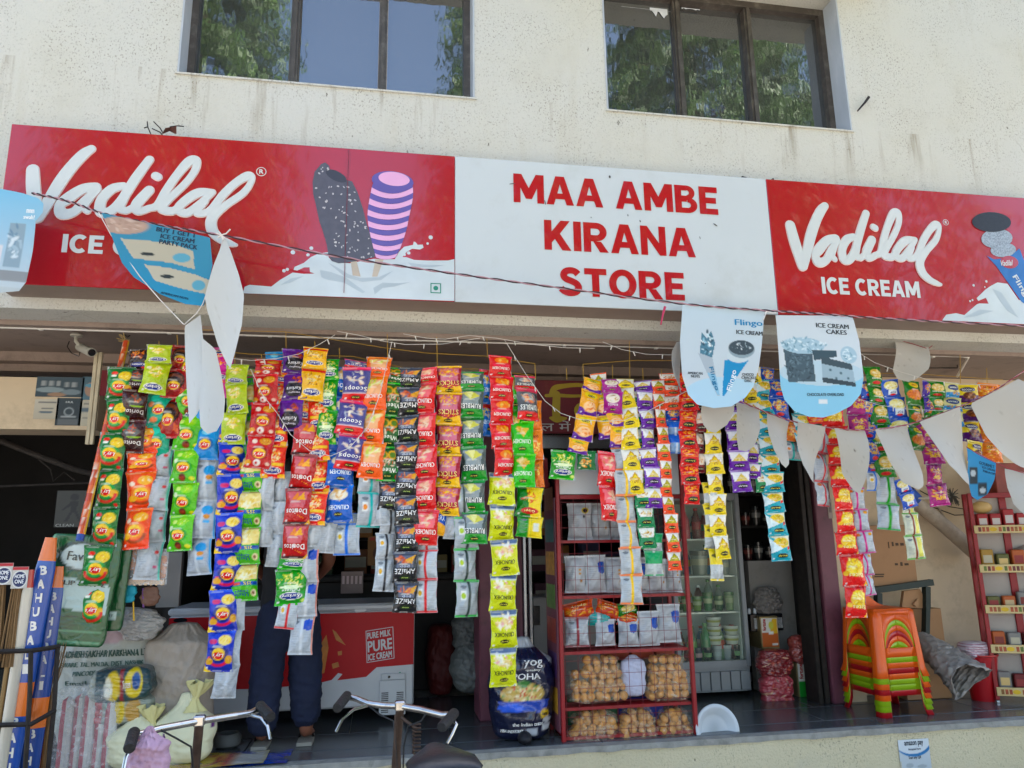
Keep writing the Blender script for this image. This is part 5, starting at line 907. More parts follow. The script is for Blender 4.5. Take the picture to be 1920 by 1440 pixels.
# ---- orange pole and brooms at the left edge
pt = thing('packed_broom', 'slanting orange and yellow printed pole with straw tip by green packets', 'broom', P(150, 1010, 4.50))
s = MB(); pa = P(152, 1002, 4.48); pb = P(237, 640, 4.72); K = 26
for k in range(K):
    t0, t1 = k/K, (k+1)/K; s.tube([pa+(pb-pa)*t0, pa+(pb-pa)*t1], .021-.003*t0, 10, col='#c9501a', cap=k in (0, K-1)); s.c[-20:] = [lin('#d8ae20' if j % 10 in (0, 1, 2) else ('#d8c8b0' if random.random() < .12 else ('#c9501a', '#b8421a', '#d2601c')[k % 3])) for j in range(20)]
s.build('sleeve', print_mat('glossy_print', rough=.25, coat=.3), pt, colors=True)
s = MB(); s.tube([pa+(pa-pb)*.03, pa], [.02, .021], 10); s.build('cap', mat('blue_cap', '#1c3f8a', .4), pt)
for k in range(9):
    s = MB(); q = pb+Vector((random.uniform(-.015, .015), random.uniform(-.02, .02), 0)); s.tube([q, q+Vector((random.uniform(-.06, .02), random.uniform(-.05, .05), random.uniform(.0, .07)))], .002, 4); s.build('straw', mat('straw', '#b59a58', .8), pt)
def broom_pack(label, top, bot, w, letters, hx, Y, hx_txt, cap='#d96a1c', text_from=.12):
    a = P(*top, Y); b = P(*bot, Y-.02); t = thing('packed_broom', label, 'broom', b); d = (b-a); L = d.length; d.normalize(); sd = Vector((d.z, 0, -d.x)); sd = -sd if sd.x < 0 else sd
    s = MB(); nseg = 28
    for i in range(nseg):
        f0, f1 = i/nseg, (i+1)/nseg; c = cap if f0 < .10 or (.62 < f0 < .76 and letters) else hx
        s.tube([a+d*L*f0, a+d*L*f1], [w*(.6+.4*min(1, f0*7))*.24, w*(.6+.4*min(1, f1*7))*.24], 12, col=c, cap=i in (0, nseg-1), flat=2.1)
    if b.z > .05: s.tube([b, b+d*((b.z-.02)/-d.z)], [w*.24, w*.2], 12, col=hx, flat=2.1)
    s.build('wrapper', print_mat('glossy_print', rough=.25, coat=.3), t, colors=True)
    if letters:
        s = MB(); n_ = len(letters)
        for off in (0, .66):
            for i, ch in enumerate(letters):
                p = a+d*L*(text_from+off+.062*i+.03)
                if text_from+off+.062*i > .97: break
                if .60 < text_from+off+.062*i < .76: continue
                h = L*.042; lay_text(s, ch, p+Vector((-h*.4, -w*.26, -h*.5)), (1, 0, 0), (0, 0, 1), h*.8, h, bold=.05, res=2)
        s.build('lettering', mat('letter_'+hx_txt[1:], hx_txt, .4), t, smooth=False)
    return t
broom_pack('blue packed broom with white vertical letters, front one of the two', (96, 1008), (16, 1440), .092, 'BAHUBALI', '#14489a', 4.50, '#e6e0d6')
broom_pack('blue packed broom with white vertical letters, behind the front one', (112, 1062), (52, 1452), .095, 'BAHUBALI', '#133f88', 4.58, '#d9d4cc')
broom_pack('red, white and yellow packed broom left of the blue brooms', (58, 1068), (8, 1400), .055, '', '#c8bfae', 4.46, '#ffffff', cap='#c23a2a')
broom_pack('yellow and red packed broom by the iron rack', (66, 1230), (50, 1440), .05, '', '#b5452a', 4.60, '#ffffff', cap='#d8a82c')
broom_pack('red and white packed broom behind the two blue brooms', (80, 1052), (70, 1300), .06, '', '#8f2a2c', 4.66, '#ffffff', cap='#d8d0c0')
broom_pack('orange packed broom tip between the blue brooms', (104, 1120), (76, 1450), .05, '', '#b8541a', 4.64, '#ffffff', cap='#1c4a9a')
broom_pack('yellow packed broom leaning left of the green pack', (72, 1085), (32, 1440), .045, '', '#c8a02c', 4.56, '#ffffff', cap='#a8302a')
M_straw = mat('broom_straw', '#7d5f3c', .85, var=.3, vscale=40, stretch=(8, 8, .6)); M_clear = film_mat('clear_film')
for lab, a, b, w in (('straw broom head in a clear sleeve at the left picture edge', (6, 1068), (-12, 1240), .075), ('straw broom head in a clear sleeve beside the leftmost one', (36, 1075), (14, 1250), .07)):
    t = thing('straw_broom', lab, 'broom', P(*b, 4.44)); s = MB()
    for k in range(40):
        o = Vector((random.uniform(-w*.5, w*.5), random.uniform(-.03, .03), 0)); s.tube([P(*a, 4.44)+o*.5+Vector((0, 0, -.05)), P(*b, 4.44)+o], .0035, 4)
    s.build('straws', M_straw, t)['kind'] = 'stuff'; s = MB(); q = P(*b, 4.44); s.tube([q+Vector((0, 0, .05)), Vector((q.x-.03, q.y, .01))], .012, 8); s.build('handle', mat('cane', '#8a6a3c', .6), t)
    c = P(a[0]+2, a[1]+6, 4.40); art('label', None, None, c+Vector((-w*.55, 0, .05)), c+Vector((w*.55, 0, -.06)), 4.395, [('bg','#b9b4aa','#b0aaa0'),('r',0,.85,1,1,'#a8202a'),('e',.5,.42,.46,.4,'#e2e0da'),('e',.5,.42,.42,.36,'#18244e'),('t','HOME',.5,.56,.6,.18,'#f0f0f0'),('t','ONE',.5,.32,.55,.18,'#f0f0f0')], parent=t)
bs = thing('stick_broom', 'bundle of brown coconut stick brooms behind the iron rack', 'broom', P(95, 1440, 4.62)); s = MB()
for k in range(70):
    o = random.uniform(-1, 1); q = random.uniform(-.03, .03); s.tube([P(70+o*14, 1450, 4.62+q), P(88+o*15, 1300, 4.62+q), P(104+o*22, 1225+random.uniform(-25, 20), 4.62+q*2)], [.002, .0018, .001], 4)
s.build('sticks', M_straw, bs)['kind'] = 'stuff'
ir = thing('iron_rack', 'dark iron rack holding the brooms at the lower left', 'rack', P(60, 1440, 4.42))
for pts in ([(-20,1222),(60,1220),(112,1212)], [(-20,1360),(58,1358),(104,1332)], [(58,1218),(56,1300),(46,1460)], [(108,1212),(102,1320),(88,1460)]):
    s = MB(); pp = [P(x, y, 4.40+.10*(x > 80)) for x, y in pts]
    pp = pp+[Vector((pp[-1].x-.02, pp[-1].y, .005))] if pts[-1][1] > 1400 else pp; s.tube(pp, .012, 4); s.build('bar', M_rust, ir, smooth=False)
# ---- green cloth-clip packs, brushes, board
def flatpack(label, name, cat, a, b, Y, ops, texts, seed, skew=0.0, d=.02):
    A = P(*a, Y); B = P(*b, Y); return blob(name, label, cat, ((A.x+B.x)/2, Y, (A.z+B.z)/2), ((B.x-A.x)/2, d, (A.z-B.z)/2), ops, e=(.28, .16), seed=seed, noise=.012, folds=.006, text=texts, rot=skew, m=print_mat('shiny_pack', rough=.25, spec=.5, bump=.6, bscale=16, coat=.3))
flatpack('big green pack with a white panel hanging left of green chips', 'green_pack', 'pack', (88, 1003), (205, 1210), 4.60, [('bg','#0b5228','#0a4a24'),('r',.04,.02,.06,.98,'#6fae84'),('p',[(.18,.62),(.95,.55),(.95,.3),(.18,.34)],'#9fb3ae'),('e',.45,.8,.33,.14,'#1c3328'),('e',.47,.8,.27,.11,'#b9c6c2')]+[('r',.18,.26-.035*k,.6-.05*(k % 2),.275-.035*k,'#0c2a18') for k in range(4)]+[('r',.1,.14,.95,.145,'#6fae84'),('r',.05,.04,.95,.05,'#6fae84')], [('Favo-', .47, .8, .36, .08, '#14201a'), ('CLIP & FIT E', .55, .56, .66, .04, '#14201a')], 4, skew=.10)
flatpack('second green pack half behind the strip of green chips', 'green_pack', 'pack', (190, 1000), (232, 1183), 4.66, [('bg','#0b5228','#0a4722'),('r',.1,.12,.8,.2,'#aebfb6'),('r',.2,.5,.6,.8,'#231f20')], [('BUTTERFLY', .45, .16, .5, .03, '#1a3a2a')], 6, skew=.04)
bt = thing('brush_card', 'orange brushes with bristles packed in clear film behind the silver strip', 'brush', P(260, 1100, 4.70))
for x, y in ((244, 1055), (301, 1070), (262, 1075)):
    A = P(x-9, y-28, 4.70); B = P(x+9, y+14, 4.70); s = MB(); s.bbox((A.x, 4.69, B.z), (B.x, 4.72, A.z), .008); s.build('handle', mat('orange_plastic', '#d9791a', .35), bt)
s = MB()
for k in range(60): q = P(240+k*1.15, 1086+math.sin(k*.7)*1.5, 4.70); s.box((q.x, 4.69, q.z-.03), (q.x+.0028, 4.715, q.z))
s.build('bristles', mat('bristle', '#cfa97a', .8, var=.3, vscale=200), bt, smooth=False)['kind'] = 'stuff'
s = MB(); A = P(232, 1030, 4.68); B = P(312, 1096, 4.68); s.box((A.x, 4.680, B.z), (B.x, 4.681, A.z)); s.build('film', M_clear, bt, smooth=False)
for lab, x, y, hx in (('turquoise scrubber in a small bag under the orange brushes', 238, 1112, '#1f9ab0'), ('brown scrubber in a clear bag under the orange brushes', 282, 1118, '#6b4a3a')):
    c = P(x, y, 4.72); blob('scrubber', lab, 'scrubber', c, (.05, .02, .055), e=(.6, .6), seed=x, noise=.08, folds=.05, col=hx, n=24, k=18)
s = MB(); rect(s, (300, 1036), (334, 1138), 5.35, .02); tag(s.build('board', mat('grey_board', '#8d8a86', .7, var=.1), smooth=False), 'gray board standing behind the lime green chip strip', 'board')
for lab, x, y in (('yellow pen hanging in a clear sleeve over the printed sack', 250, 1150), ('purple pen hanging in a clear sleeve under the brushes', 268, 1125)):
    s = MB(); s.tube([P(x, y-22, 4.71), P(x+1, y+14, 4.71)], [.004, .005], 6); tag(s.build('pen', mat('pen_'+str(x), '#d8a81c' if x == 250 else '#6b3a7a', .4)), lab, 'pen')
# ---- sacks on the floor at the left
def floorbox(a, b, Y, d):
    A = P(*a, Y); B = P(*b, Y); z0 = FLOOR+.003; return ((A.x+B.x)/2, Y, (A.z+z0)/2), ((B.x-A.x)/2, d, (A.z-z0)/2)
def sackbox(a, b, Y, d): A = P(*a, Y); B = P(*b, Y); return ((A.x+B.x)/2, Y, (A.z+B.z)/2), ((B.x-A.x)/2, d, (A.z-B.z)/2)
c, r_ = floorbox((120, 1140), (308, 1285), 5.12, .16)
blob('printed_sack', 'pale green printed sugar sack at the left with tied top', 'sack', c, r_, [('bg','#b4b5ab','#a9aca2'),('e',.52,.83,.16,.07,'#b59a98')]+[('r',.0,.2,1,.22,'#9ea295')], e=(.7, .6), seed=11, noise=.03, folds=.02, lean=-.02, text=(('ADHISH SAKHAR KARKHANA LTD.', .55, .70, .8, .045, '#3f5a4e'), ('EWARE, TAL. MALDA, DIST. NASHIK', .5, .63, .72, .035, '#4f6a5e'), ('PINCODE : KARKHANA', .5, .575, .45, .03, '#4f6a5e'), ('Email : info@', .45, .51, .5, .038, '#3f5a4e')))
c, r_ = sackbox((225, 1142), (304, 1200), 4.93, .09)
blob('white_sack', 'gray-white crumpled sack mouth slumped on the printed sack', 'sack', c, r_, e=(.85, .85), seed=12, noise=.07, folds=.05, col='#b3b0ad')
c, r_ = floorbox((280, 1168), (398, 1378), 5.04, .17)
blob('jute_sack', 'tall beige woven sack standing before the red freezer', 'sack', c, r_, [('bg','#a2968a','#9c9184'),('r',0,.3,1,.32,'#91867a')], e=(.75, .45), seed=13, noise=.025, folds=.022, neck=(.86, .62), m=print_mat('woven_beige', rough=.6, spec=.4, bump=.9, bscale=18))
c, r_ = sackbox((176, 1250), (288, 1312), 4.86, .10)
blob('printed_bag', 'green and yellow printed rice bag lying on its side', 'bag', c, r_, [('bg','#26404a','#2c4a4c'),('e',.42,.5,.12,.42,'#d2b42a'),('r',.52,.05,.58,.95,'#8d2a2c'),('e',.74,.55,.14,.42,'#d8bd2c'),('e',.78,.6,.07,.25,'#1c4a86'),('e',.34,.45,.06,.3,'#e0dcc8'),('r',0,.0,.14,1,'#9aa096')], e=(.4, .6), seed=14, noise=.02, folds=.012, rot=-.05, text=(('Supreem', .64, .5, .12, .3, '#efe6d6'),), m=print_mat('shiny_pack', rough=.25))
c, r_ = sackbox((178, 1300), (292, 1352), 4.92, .12)
blob('printed_bag', 'second printed bag under the green and yellow rice bag', 'bag', c, r_, [('bg','#8f9a90','#8a8f86'),('r',.1,0,.24,1,'#b04a52'),('e',.5,.5,.1,.4,'#d2b42a'),('e',.72,.5,.12,.4,'#b58a3a'),('r',.3,.2,.44,.9,'#3f8a82')], e=(.4, .6), seed=15, noise=.02, folds=.015, m=print_mat('shiny_pack', rough=.25))
rb = thing('striped_roll_bundle', 'bundle of red and white striped rolls in clear film, lower left', 'bundle', P(160, 1440, 4.75))
for k in range(5):
    x = 116+k*21; a = P(x, 1440, 4.82); a.z = FLOOR+.002; b = P(x+2, 1298+4*abs(k-2), 4.82); s = MB(); n_ = 12
    prof = [(.0, .0), (.028, .004), (.033, .03), (.034, .25), (.03, (b-a).length-.02), (.0, (b-a).length)]
    V = []; F = []
    for (rd, zz) in prof:
        for j in range(n_): t = 2*math.pi*j/n_; V.append((a.x+rd*math.cos(t), a.y+rd*math.sin(t)+.02*(k % 2), a.z+zz))
    for i in range(len(prof)-1):
        for j in range(n_): F.append((i*n_+j, i*n_+(j+1) % n_, (i+1)*n_+(j+1) % n_, (i+1)*n_+j))
    for fi, f in enumerate(F): s.add([V[q] for q in f], [(0, 1, 2, 3)], col='#a03a48' if (fi % n_) in (7, 8) else '#b9b6b0')
    s.build('roll', print_mat('matt_print', rough=.5), rb, smooth=True, colors=True)
c, r_ = floorbox((103, 1285), (216, 1450), 4.82, .085); blob('film', None, None, c, r_, e=(.5, .4), seed=16, noise=.02, folds=.02, m=M_clear, parent=rb)
M_yb = print_mat('pale_cloth', rough=.7, spec=.25, bump=.6, bscale=14)
for lab, a, b, kx, ky, sd in (('pale yellow cloth bag with knotted top, left of the pair', (208, 1335), (310, 1462), 287, 1322, 21), ('pale yellow cloth bag with taller knot, right of the pair', (296, 1300), (398, 1462), 362, 1276, 22)):
    c, r_ = floorbox(a, b, 4.83 if sd == 21 else 4.87, .10); bag = blob('cloth_bag', lab, 'bag', c, r_, [('bg','#d6d3b4','#cfcbab'),('r',0,.68,.05,.9,'#7a2a5a'),('r',.95,.5,1,.8,'#5a2a6a')], e=(.75, .5), seed=sd, noise=.03, folds=.012, neck=(.6, .3), m=M_yb)
    kp = P(kx, ky+40, c[1]-.02); s = MB(); rr = np.random.RandomState(sd); n_ = 40; V = []; prof = [(.075, -.05), (.03, -.005), (.016, .02), (.017, .03), (.032, .055), (.05, .085), (.058, .11)]
    for pi_, (rd, zz) in enumerate(prof):
        for j in range(n_): a_ = 2*math.pi*j/n_; q_ = rd*(1+(.10+.055*pi_)*math.sin(7*a_+pi_*.25+sd)+.08*math.sin(13*a_+sd)); V.append((kp.x+q_*math.cos(a_)+.012*pi_*(.5 if sd == 22 else -.2), kp.y+q_*.6*math.sin(a_), kp.z+zz+(.012*math.sin(5*a_+sd) if pi_ > 3 else 0)))
    s.add(V, [(i*n_+j, i*n_+(j+1) % n_, (i+1)*n_+(j+1) % n_, (i+1)*n_+j) for i in range(len(prof)-1) for j in range(n_)], col='#cfc68c'); s.build('knot', M_yb, bag, smooth=True, colors=True)
s = MB(); s.lathe(Zp(425, 1402, FLOOR), [(.055, .004), (.08, .02), (.085, .06), (.07, .085), (.055, .085), (.06, .06), (.05, .03), (.0, .028)], 20); tag(s.build('rubber_pot', mat('grey_rubber', '#4a4c4c', .7), origin=Zp(425, 1402, FLOOR)), 'dark gray round rubber pot on the floor by the freezer', 'pot')
A = Zp(380, 1440, FLOOR+.004); B = Zp(548, 1408, FLOOR+.004)
mt = thing('plastic_sheet', 'yellow and blue printed plastic sack flattened on the floor edge', 'sheet', (A.x+.2, 4.8, FLOOR))
for nm, x0, x1, y0, y1, dz, ops in (('blue_sheet', A.x-.05, B.x, 4.71, 5.02, .004, [('bg','#1c3f9a','#1a3a8c')]), ('printed_sheet', A.x-.3, B.x-.13, 4.705, 5.0, .012, [('bg','#b8a040','#a8923a'),('r',.62,0,.72,1,'#a8504a'),('r',.72,0,1,1,'#b3b0a8'),('e',.4,.4,.22,.4,'#8d4440'),('e',.4,.4,.16,.3,'#b8a040'),('e',.2,.5,.1,.2,'#e0dedc')])):
    nu, nv = 22, 10; us, vs = np.meshgrid(np.linspace(0, 1, nu), np.linspace(0, 1, nv)); pp = np.stack([us.ravel(), vs.ravel()], 1); cc_ = paint(ops, pp, 2); s = MB()
    s.v = [(x0+(x1-x0)*u, y0+(y1-y0)*v, FLOOR+dz+.004*math.sin(u*9+v*4)+.003*math.sin(v*11)) for u, v in pp]; s.f = [(j*nu+i, j*nu+i+1, (j+1)*nu+i+1, (j+1)*nu+i) for j in range(nv-1) for i in range(nu-1)]; s.mi = [0]*len(s.f); s.c = [tuple(q) for q in cc_]
    s.build(nm, print_mat('shiny_pack', rough=.25), mt, smooth=True, colors=True)
# ---- chest freezer
fz = thing('chest_freezer', 'red and white chest freezer behind the standing person', 'freezer', (-.35, 5.9, FLOOR))
YF = 5.62; A = P(318, 1141, YF); B = P(775, 1345, YF); fx0, fx1, fz0, fz1 = A.x, B.x, FLOOR+.10, (A.z+P(775, 1130, YF).z)/2
M_fz = mat('freezer_white', '#b9bcc0', .35, var=.04); M_fzr = mat('freezer_red', '#a80c16', .42, var=.04, spec=.25)
s = MB(); s.bbox((fx0, YF, fz0), (fx1, YF+.6, fz1-.05), .012); s.build('cabinet', M_fz, fz)
s = MB(); s.bbox((fx0-.008, YF-.012, fz1-.048), (fx1+.008, YF+.61, fz1), .015); s.build('lid', M_fz, fz)
s = MB(); s.prism([(fx0+.004, fz0+.17), (fx0+.55, fz0+.155), (fx0+.8, fz0+.16), (fx1-.33, fz0+.20), (fx1-.26, fz0+.26), (fx1-.004, fz0+.27), (fx1-.004, fz1-.06), (fx0+.004, fz1-.06)], YF-.004, YF-.0005); s.build('red_front', M_fzr, fz, smooth=False)
for x in (fx0+.1, fx1-.1): s = MB(); s.lathe((x, YF+.12, FLOOR), [(.0, 0), (.028, .004), (.028, .05), (.012, .052), (.012, .1)], 12); s.build('castor', M_lens, fz)
def fp(x, y): v = P(x, y, YF-.006); return (v.x, v.z)
s = MB(); a = fp(684, 1190); ang = .12; ex = Vector((math.cos(ang), 0, math.sin(ang))); ez = Vector((-math.sin(ang)*.5, 0, 1)).normalized(); K = (P(700, 1200, YF)-P(750, 1200, YF)).length/50; o = Vector((fp(690, 1240)[0], YF-.006, fp(690, 1240)[1]))
for txt, up, w, h in (('ICE CREAM', .6, 45, 12), ('PURE', 15.5, 46, 20), ('PURE MILK', 39.5, 44, 11.5)): lay_text(s, txt, o+ez*up*K, ex, ez, w*K, h*K, bold=.03, res=2); s.build('lettering', M_fz, fz, smooth=False); s = MB()
for q0, q1 in (((-2.5, -2.5), (49, -1.3)), ((-2.5, 54), (49, 55.2)), ((-2.5, -1.3), (-1.3, 54)), ((48, -1.3), (49.2, 54))):
    s.add([o+ex*x*K+ez*y*K for x, y in ((q0[0], q0[1]), (q1[0], q0[1]), (q1[0], q1[1]), (q0[0], q1[1]))], [(0, 1, 2, 3)])
s.build('lettering_frame', M_fz, fz, smooth=False)
gx, gz = fp(710, 1345); gx1 = fp(760, 1345)[0]; gzt = fp(735, 1275)[1]
s = MB(); s.bbox((gx, YF-.014, gz+.012), (gx1, YF-.0045, gzt), .004); s.build('grille_plate', M_fz, fz)
for k in range(11):
    for x0, x1 in ((gx+.015, (gx+gx1)/2-.028), ((gx+gx1)/2+.028, gx1-.015)): 
        if k in (3, 4, 5, 6) or k < 11: zz = gz+.03+k*.0125; s = MB(); s.box((x0, YF-.0155, zz), (x1, YF-.0142, zz+.006)); s.build('grille_slot', M_lens, fz, smooth=False)
s = MB(); cxx = (gx+gx1)/2; s.bbox((gx+.01, YF-.016, gzt+.003), (gx1-.005, YF-.0045, gzt+.045), .004); s.build('control_plate', M_fz, fz)
s = MB(); s.lathe((0, 0, 0), [(.0, 0), (.009, .001), (.009, .007), (.0, .008)], 14); s.xform(Matrix.Translation((cxx-.025, YF-.0165, gzt+.024)) @ Euler((R(90), 0, 0)).to_matrix().to_4x4()); s.build('knob', M_lens, fz)
s = MB(); a = fp(745, 1268); s.box((a[0], YF-.006, a[1]), (a[0]+.035, YF-.0045, a[1]+.04)); s.build('veg_sticker', M_fz, fz, smooth=False); s = MB(); disc(s, (a[0]+.0175, a[1]+.02), .009, .009, YF-.0075, n=12); s.build('veg_dot', M_teal, fz, smooth=False)
s = MB(); c_ = fp(338, 1163); disc(s, c_, .045, .016, YF-.006, n=14); s.build('badge', M_lens, fz, smooth=False)
M_cone = mat('cone_picture', '#b5702c', .4, var=.2, vscale=14)
for pts in ([(600,1210),(612,1190),(616,1215),(608,1262),(598,1264)], [(623,1180),(630,1185),(648,1210),(630,1200)], [(633,1222),(641,1220),(641,1228),(634,1229)], [(622,1245),(634,1241),(636,1250),(624,1254)]):
    s = MB(); s.prism([fp(*p) for p in pts], YF-.006, YF-.0045); s.build('cone_picture', M_cone, fz, smooth=False)
for pts in ([(600,1300),(602,1280),(622,1275),(634,1262),(642,1264),(630,1278),(610,1292)], [(664,1145),(672,1138),(690,1140),(684,1147),(668,1149)]):
    s = MB(); s.prism([fp(*p) for p in pts], YF-.0066, YF-.005); s.build('milk_picture', M_fz, fz, smooth=False)
# ---- the person at the freezer, seen from behind
def skinned(name, verts, edges, mat_, parent, root=0, sub=2, creases=0.0):
    me = bpy.data.meshes.new(name); me.from_pydata([v[:3] for v in verts], edges, []); o = bpy.data.objects.new(name, me); COL.objects.link(o)
    o.modifiers.new('k', 'SKIN'); me.skin_vertices[0]
    for i, v in enumerate(verts): sv = me.skin_vertices[0].data[i]; sv.radius = (v[3], v[4] if len(v) > 4 else v[3]); sv.use_root = (i == root)
    m2 = o.modifiers.new('s', 'SUBSURF'); m2.levels = sub; m2.render_levels = sub
    ev = o.evaluated_get(bpy.context.evaluated_depsgraph_get()); nm = bpy.data.meshes.new_from_object(ev); bpy.data.objects.remove(o)
    if creases:
        ph = np.random.RandomState(5).uniform(0, 6, 10)
        for v in nm.vertices: v.co += v.normal*(crumple(math.atan2(v.normal.y, v.normal.x)*.8, v.co.z*7, ph, creases)+.5*crumple(v.co.x*5, v.co.z*12, ph[::-1], creases))
    nm.materials.clear(); nm.materials.append(mat_); nm.polygons.foreach_set('use_smooth', [True]*len(nm.polygons))
    o2 = bpy.data.objects.new(name, nm); COL.objects.link(o2); o2.parent = parent; return o2
pf = Zp(535, 1400, FLOOR); pe = thing('person', 'person in navy trousers and dark shirt standing with back turned at freezer', 'person', pf)
M_skin = mat('skin', '#7a4c38', .55, var=.06, sss=.1); M_trs = mat('navy_trousers', '#101a34', .85, var=.25, vscale=7, bump=.5, bscale=9); M_shirt = mat('dark_shirt', '#16171b', .8, var=.2, vscale=6, bump=.4, bscale=9)
fa = Zp(572, 1394, FLOOR)-pf; fb = Zp(488, 1402, FLOOR)-pf; fa.z = fb.z = 0; mid = (fa+fb)/2
Vt = [(mid.x, mid.y, .93, .11, .09), (mid.x, mid.y, 1.18, .16, .11), (mid.x, mid.y, 1.40, .13, .09), (mid.x, mid.y, 1.50, .06), (mid.x, mid.y+.01, 1.56, .06), (mid.x, mid.y+.02, 1.66, .095), (mid.x, mid.y+.02, 1.73, .07),
      (fb.x+.05, fb.y, .78, .07), (fb.x+.01, fb.y+.01, .46, .075), (fb.x, fb.y, .09, .045), (fa.x-.05, fa.y, .78, .07), (fa.x-.01, fa.y+.01, .46, .075), (fa.x, fa.y, .09, .045),
      (mid.x-.20, mid.y, 1.38, .06), (mid.x-.25, mid.y+.02, 1.10, .048), (mid.x-.16, mid.y+.22, .98, .035), (mid.x-.13, mid.y+.29, .97, .03), (mid.x+.20, mid.y, 1.38, .06), (mid.x+.24, mid.y+.03, 1.10, .048), (mid.x+.15, mid.y+.24, 1.0, .035), (mid.x+.12, mid.y+.31, .99, .03),
      (fb.x-.01, fb.y+.09, .045, .035, .025), (fb.x-.02, fb.y+.17, .035, .032, .02), (fa.x+.01, fa.y+.09, .045, .035, .025), (fa.x+.02, fa.y+.17, .035, .032, .02), (fb.x, fb.y-.03, .045, .038), (fa.x, fa.y-.03, .045, .038)]
Et = [(0,1),(1,2),(2,3),(3,4),(4,5),(5,6),(0,7),(7,8),(8,9),(0,10),(10,11),(11,12),(2,13),(13,14),(14,15),(15,16),(2,17),(17,18),(18,19),(19,20),(9,21),(21,22),(12,23),(23,24),(9,25),(12,26)]
hands = []
for base, sgx in ((16, 1), (20, -1)):                        # five fingers on each hand, resting on the freezer lid
    bx_, by_, bz_ = Vt[base][:3]; pi_ = len(Vt); Vt.append((bx_, by_+.07, bz_, .034, .014)); Et.append((base, pi_))
    for k, (dx, ln) in enumerate(((-.026, .06), (-.009, .072), (.009, .068), (.026, .052))):
        i0 = len(Vt); Vt += [(bx_+dx, by_+.10, bz_, .009), (bx_+dx*1.2, by_+.10+ln*.6, bz_+.004, .008), (bx_+dx*1.25, by_+.10+ln, bz_-.012, .007)]; Et += [(pi_, i0), (i0, i0+1), (i0+1, i0+2)]
    i0 = len(Vt); Vt += [(bx_+.04*sgx, by_+.06, bz_-.002, .010), (bx_+.055*sgx, by_+.095, bz_-.01, .008)]; Et += [(base, i0), (i0, i0+1)]
skinned('body', Vt, Et, M_skin, pe, 0, 1)
Tr = [(mid.x, mid.y, .96, .18, .14), (mid.x, mid.y, .80, .205, .15), (fb.x+.045, fb.y, .64, .165, .14), (fb.x+.02, fb.y+.005, .45, .128, .12), (fb.x+.005, fb.y, .24, .115, .11), (fb.x, fb.y, .04, .112, .105), (fa.x-.045, fa.y, .64, .165, .14), (fa.x-.02, fa.y+.005, .45, .132, .125), (fa.x-.005, fa.y, .26, .115, .11), (fa.x, fa.y, .075, .105, .10)]
skinned('trousers', Tr, [(0,1),(1,2),(2,3),(3,4),(4,5),(1,6),(6,7),(7,8),(8,9)], M_trs, pe, 0, 4, .006)
Sh = [(mid.x, mid.y, .70, .205, .16), (mid.x, mid.y, .95, .20, .155), (mid.x, mid.y, 1.2, .19, .135), (mid.x, mid.y, 1.40, .16, .11), (mid.x, mid.y, 1.48, .075), (mid.x-.215, mid.y, 1.38, .085), (mid.x-.262, mid.y+.02, 1.16, .075), (mid.x+.215, mid.y, 1.38, .085), (mid.x+.252, mid.y+.03, 1.16, .075)]
skinned('shirt', Sh, [(0,1),(1,2),(2,3),(3,4),(3,5),(5,6),(3,7),(7,8)], M_shirt, pe, 1, 3, .010)
s = MB(); s.ball(pf+Vector((mid.x, mid.y+.005, 1.685)), .105, sc=(.95, 1.05, .95), n=18, k=12); s.build('hair', mat('black_hair', '#0e0d0d', .6), pe, smooth=True)
for q in (fa, fb):
    s = MB(); pts = [(-.045, -.075), (.045, -.075), (.05, .05), (.045, .15), (.02, .19), (-.025, .19), (-.045, .14), (-.045, .03)]; n_ = len(pts)
    s.add([pf+q+Vector((x, y, .002)) for x, y in pts]+[pf+q+Vector((x, y, .022)) for x, y in pts], [tuple(range(n_-1, -1, -1)), tuple(range(n_, 2*n_))]+[(i, (i+1) % n_, (i+1) % n_+n_, i+n_) for i in range(n_)]); s.build('slipper', mat('slipper_rubber', '#8d877c', .7), pe, smooth=False)
    s = MB(); s.tube([pf+q+Vector((-.045, .07, .02)), pf+q+Vector((-.02, .1, .075)), pf+q+Vector((.02, .1, .075)), pf+q+Vector((.045, .07, .02))], .008, 6); s.build('slipper_strap', M_lens, pe)

# ---- dim shop interior between freezer and rack
M_shelfwood = mat('dark_shelf', '#1a1512', .7); sh = thing('wall_shelf', 'dark wooden shelving against the back wall of the shop', 'shelf', (.9, 8.6, FLOOR))
for z in (.9, 1.3, 1.7, 2.1, 2.5): s = MB(); s.box((-1.4, 8.55, z), (3.3, 8.98, z+.03)); s.build('board', M_shelfwood, sh, smooth=False)
for x in (-1.4, 0, 1.6, 3.27): s = MB(); s.box((x, 8.53, .45), (x+.03, 8.549, 2.8)); s.build('upright', M_shelfwood, sh, smooth=False)
rr = np.random.RandomState(9); cols = ['#7a4a2a', '#8a2a28', '#3f5a3a', '#8a7a4a', '#4a4a6a', '#8d8d86', '#a06a2a', '#5a2a3a']
for z in (.93, 1.33, 1.73, 2.13):
    x = -1.3
    while x < 3.1:
        w, h = rr.uniform(.12, .25), rr.uniform(.16, .32); s = MB(); s.bbox((x, 8.57, z+.001), (x+w, 8.57+rr.uniform(.15, .3), z+h), .006, col=cols[rr.randint(8)])
        s.box((x+.01, 8.566, z+h*.3), (x+w-.01, 8.569, z+h*.7), col='#b0aa9a'); o = s.build('grocery_box', print_mat('matt_print', rough=.5), colors=True); tag(o, 'dim grocery box on the back wall shelf', 'box', 'grocery boxes on the dim back shelves'); x += w+rr.uniform(.02, .2)
